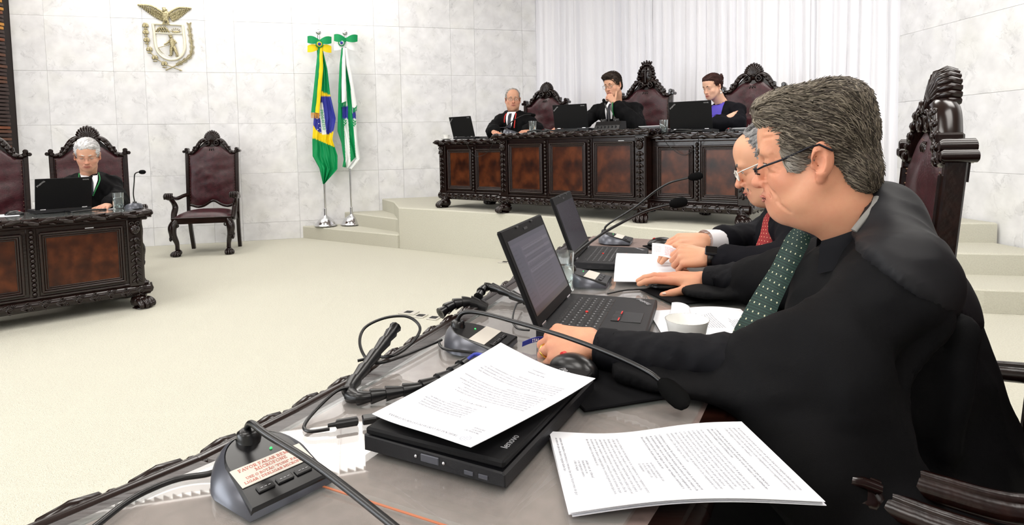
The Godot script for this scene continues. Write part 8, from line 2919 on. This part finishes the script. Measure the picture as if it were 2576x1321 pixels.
func second_man() -> void:
	var base := Vector3(1.0, 0, -2.0)
	var p := thing("person", "man in dark suit and red dotted tie reading a paper behind the foreground man", "person", base)
	var g0 := Transform3D(Basis(), -base)
	var s := 1.05
	var fwd := Vector3(-0.893, -0.342, -0.291)
	var X := head_frame(Vector3(0.838, 1.169, -1.97), fwd)
	var fw := Vector3(-0.94, 0, -0.34).normalized()
	var lf := Vector3.UP.cross(fw)
	var skin_c := c8(214, 160, 128)
	var skin := lc(skin_c)
	var hf := Field.new()
	face_into(hf, X, s, {"skin": skin_c, "ruddy": 0.34, "wide": 1.02, "fat": 0.5, "nose": 1.15, "neck": Vector3(0.94, 1.0, -1.99)})
	var h1 := Field.new()
	hand_into(h1, Vector3(0.61, 0.878, -1.85), Vector3(-0.93, 0.06, -0.3), Vector3(0.1, 0.75, 0.65), 1.0, 0.98, [[0.9, 1.2, 0.6], [1.0, 1.3, 0.6], [1.05, 1.3, 0.6], [1.1, 1.3, 0.6]], 0.5, Vector3(-0.9, 0.15, -0.5), skin)
	var h2 := Field.new()
	hand_into(h2, Vector3(0.66, 0.9, -2.05), Vector3(-0.95, 0.03, 0.22), Vector3(0.05, 0.8, 0.5), -1.0, 1.06, [[0.35, 0.5, 0.3], [0.5, 0.6, 0.4], [0.6, 0.7, 0.4], [0.7, 0.7, 0.4]], 0.8, Vector3(-0.9, -0.15, 0.3), skin)
	var tr := Field.new()
	tr.base = skin
	tr.chain([Vector3(1.08, 0.55, -2.03), Vector3(1.03, 0.78, -2.0), Vector3(0.98, 0.95, -1.99)], [0.12, 0.12, 0.1], 0.05)
	tr.chain([Vector3(0.9, 0.95, -1.81), Vector3(0.85, 0.86, -1.72), Vector3(0.61, 0.878, -1.85)], [0.045, 0.038, 0.026], 0.03)
	tr.chain([Vector3(1.03, 0.95, -2.17), Vector3(0.92, 0.87, -2.22), Vector3(0.66, 0.9, -2.05)], [0.045, 0.038, 0.026], 0.03)
	skin_of(p, g0, tr, 0.004, [hf, h1, h2])
	eyes_onto(p, g0, X, s, 0.15, c8(96, 90, 88), 0.0055)
	mouth_onto(p, g0, X, s, hf, c8(182, 112, 98))
	glasses_onto(p, g0, X, s, M.frame_clear, 0.019, 0.0016, true)
	var tone := func(h: Vector3, r: float) -> Color: return c8(74, 72, 72).lerp(c8(178, 176, 174), r)
	hair_onto(p, g0, X, s, [[Vector3(0, 0.042, -0.028), Vector3(0.083, 0.09, 0.1)], [Vector3(0, -0.02, -0.07), Vector3(0.068, 0.064, 0.046)]],
		[[Vector3(0, 0.05, 0.115), Vector3(0.06, 0.11, 0.095)], [Vector3(0, -0.04, 0.1), Vector3(0.12, 0.1, 0.085)], [Vector3(0.09, -0.06, 0.01), Vector3(0.03, 0.06, 0.05)], [Vector3(-0.09, -0.06, 0.01), Vector3(0.03, 0.06, 0.05)]],
		tone, 0.006, 1400, 0.04, 0.0018, func(h: Vector3) -> Vector3: return Vector3(h.x * 5.0, 0.1 - maxf(0.0, -h.z) * 8.0, -1.0), 0.006, 31)
	# moustache
	var mg := Geo.new()
	mg.xf = g0
	var r := RandomNumberGenerator.new()
	r.seed = 9
	for k in 160:
		var x := r.randf_range(-0.024, 0.024)
		var q := Vector3(x, -0.0565 + r.randf_range(-0.004, 0.004) - absf(x) * 0.12, 0.0905 - absf(x) * 0.28)
		mg.col = lc(c8(92, 88, 86).lerp(c8(176, 172, 168), r.randf()))
		mg.tube([X * (q * s), X * ((q + Vector3(x * 0.18, -0.007, 0.0015)) * s)], [0.0016, 0.0006], 4)
	part(p, "moustache", mg, M.hair)
	# suit under a gown
	var rf := Field.new()
	var k2 := 0.06
	rf.chain([Vector3(1.08, 0.55, -2.03), Vector3(1.04, 0.78, -2.0), Vector3(0.985, 0.92, -1.99)], [0.19, 0.18, 0.155], k2)
	rf.egg(Vector3(0.98, 0.89, -2.0), Vector3(0.18, 0.12, 0.11), Basis(lf, Vector3.UP, fw), k2)
	rf.chain([Vector3(0.97, 1.03, -1.98), Vector3(0.9, 0.955, -1.82)], [0.062, 0.075], 0.05)
	rf.chain([Vector3(0.97, 1.03, -2.0), Vector3(1.02, 0.955, -2.16)], [0.062, 0.075], 0.05)
	rf.chain([Vector3(0.9, 0.945, -1.82), Vector3(0.85, 0.862, -1.735), Vector3(0.66, 0.868, -1.82)], [0.08, 0.072, 0.055], 0.045)
	rf.chain([Vector3(1.02, 0.945, -2.16), Vector3(0.92, 0.872, -2.22), Vector3(0.745, 0.888, -2.1)], [0.08, 0.068, 0.05], 0.045)
	for q in [0.12, -0.12]:
		rf.chain([Vector3(1.08, 0.53, -2.03) + lf * q, Vector3(0.72, 0.55, -2.17) + lf * q, Vector3(0.72, 0.2, -2.17) + lf * q], [0.12, 0.09, 0.09], 0.06)
	rf.cone(Vector3(0.94, 1.0, -1.99), X * (Vector3(0, -0.12, -0.02) * s), 0.062, 0.064, 0.012, true)
	var g := Geo.new()
	g.xf = g0
	rf.build(g, 0.013)
	rough_cloth(g, 7.0, 0.011, 51)
	part(p, "suit", g, M.suit)
	for q in [[Vector3(0.735, 0.889, -2.095), Vector3(0.655, 0.899, -2.048), 0.042], [Vector3(0.68, 0.868, -1.81), Vector3(0.632, 0.874, -1.837), 0.038]]:
		g = Geo.new()
		g.xf = g0
		g.tube([q[0], q[0].lerp(q[1], 0.1), q[1], q[1] + (q[0] - q[1]) * 0.05], [q[2] * 0.95, q[2], q[2] * 0.94, q[2] * 0.8], 18)
		part(p, "cuff", g, M.shirt)
	var T := Transform3D(Basis(lf, Vector3.UP, fw), Vector3(0.95, 0.93, -1.995))
	var V2 := func(a: float, b: float) -> Vector2: return Vector2(a, b)
	hanging_tie(p, g0, [Vector3(0.85, 1.0, -1.96), Vector3(0.842, 0.98, -1.955), Vector3(0.825, 0.93, -1.94), Vector3(0.805, 0.87, -1.93), Vector3(0.795, 0.82, -1.925)], [0.014, 0.022, 0.022, 0.028, 0.032], Vector3(0.7, 0.15, 0.7), M.tie_red)
	# collar wings
	for x in [-1.0, 1.0]:
		g = Geo.new()
		g.xf = g0
		var c := PackedVector3Array()
		for j in 4:
			for i in 4:
				c.append(Vector3(0.865, 1.005, -1.98) + lf * x * (0.012 + 0.045 * i / 3.0) + fw * (0.012 - 0.03 * i / 3.0) + Vector3(0, 0.026 * i / 3.0 - 0.04 * j / 3.0 * (1.0 - 0.3 * i / 3.0), 0) + fw * 0.012 * j / 3.0)
		g.sheet(c, 4, 4, 0.002, x > 0)
		part(p, "collar", g, M.shirt)
	# watch on the near wrist
	var t := thing("wristwatch", "square black smart watch on the wrist of the man with red tie", "watch", Vector3(0.612, 0.88, -1.848))
	var wd := Vector3(-0.93, 0.06, -0.3).normalized()
	var wu := Vector3(0.1, 0.75, 0.65)
	wu = (wu - wd * wu.dot(wd)).normalized()
	var ws := wd.cross(wu)
	g = Geo.new()
	var loop := []
	for k in 21: loop.append((ws * cos(TAU * k / 20.0) + wu * sin(TAU * k / 20.0)) * 0.0292)
	g.tube(loop, 0.011, 8, false, 0.25, wu)
	part(t, "strap", g, M.rubber)
	g = Geo.new()
	g.box(wu * 0.03, Vector3(0.034, 0.011, 0.038), 0.004, Basis(ws, wu, wd))
	part(t, "case", g, M.frame_dark)
	g = Geo.new()
	g.box(wu * 0.0362, Vector3(0.029, 0.002, 0.033), 0.001, Basis(ws, wu, wd))
	part(t, "watch_glass", g, M.watch_face)
	# card in his hands
	var im := Image.create(300, 220, false, Image.FORMAT_RGB8)
	im.fill(Color(0.95, 0.95, 0.97))
	for k in 8:
		write_line(im, FILLER.substr(k * 9, 26), 120, 50 + k * 19, 14, c8(196, 70, 80))
	for k in 5:
		write_line(im, FILLER.substr(k * 13, 12), 20, 60 + k * 22, 12, c8(150, 150, 160))
	var cm := pm("card_print", Color(1, 1, 1), 0.8, 0.0, 0.2)
	cm.albedo_texture = ImageTexture.create_from_image(im)
	sheet_of("small printed leaflet with red text held by the man with red tie", "leaflet", [Vector3(0.455, 0.912, -1.955), Vector3(0.56, 0.885, -1.955), Vector3(0.448, 0.876, -1.93), Vector3(0.55, 0.848, -1.925)], cm, func(u: float, _w: float) -> float: return 0.006 * sin(u * PI))
func build_all() -> void:
	build_desks()
	build_chairs()
	build_emblem()
	build_flags()
	build_near_items()
	build_far_items()
	build_far_people()
	build_near_people()

# ---------------------------------------------------------------- camera, light, exposure
const CEIL := [[-4.6, -4.3, 1.0], [-1.6, -4.3, 1.0], [1.9, -4.9, 1.0], [2.9, -2.6, 1.0], [-4.6, -0.8, 1.0], [-1.6, -0.8, 1.0], [1.4, -0.4, 1.0], [-2.9, 2.6, 1.0], [1.0, 2.6, 1.0]]  # the two rightmost panels are added to brighten the curtain and right wall
const CEIL_ENERGY := 2.9
const WINDOW_ENERGY := 18.0
const EXPOSURE := 1.23

func _ready() -> void:
	var cam := Camera3D.new()
	cam.name = "camera"
	cam.projection = Camera3D.PROJECTION_FRUSTUM
	cam.near = 0.05
	cam.far = 60.0
	cam.size = 2.0 * 0.05 * 660.5 / 1515.0
	cam.frustum_offset = Vector2(0, -199.0 / 1515.0 * 0.05)
	add_child(cam)
	cam.position = Vector3(0, 1.237, 0)
	cam.rotation = Vector3(deg_to_rad(-3.545), 0, deg_to_rad(-1.102))
	cam.current = true
	var we := WorldEnvironment.new()
	we.name = "environment"
	var e := Environment.new()
	e.background_mode = Environment.BG_COLOR
	e.background_color = Color(0.6, 0.65, 0.7)
	e.tonemap_mode = Environment.TONE_MAPPER_LINEAR
	e.tonemap_exposure = EXPOSURE
	e.sdfgi_enabled = true
	e.ssao_enabled = true
	e.ssil_enabled = true
	we.environment = e
	add_child(we)
	rng.seed = 7
	make_materials()
	build_lights()
	build_room()
	build_curtain()
	build_all()
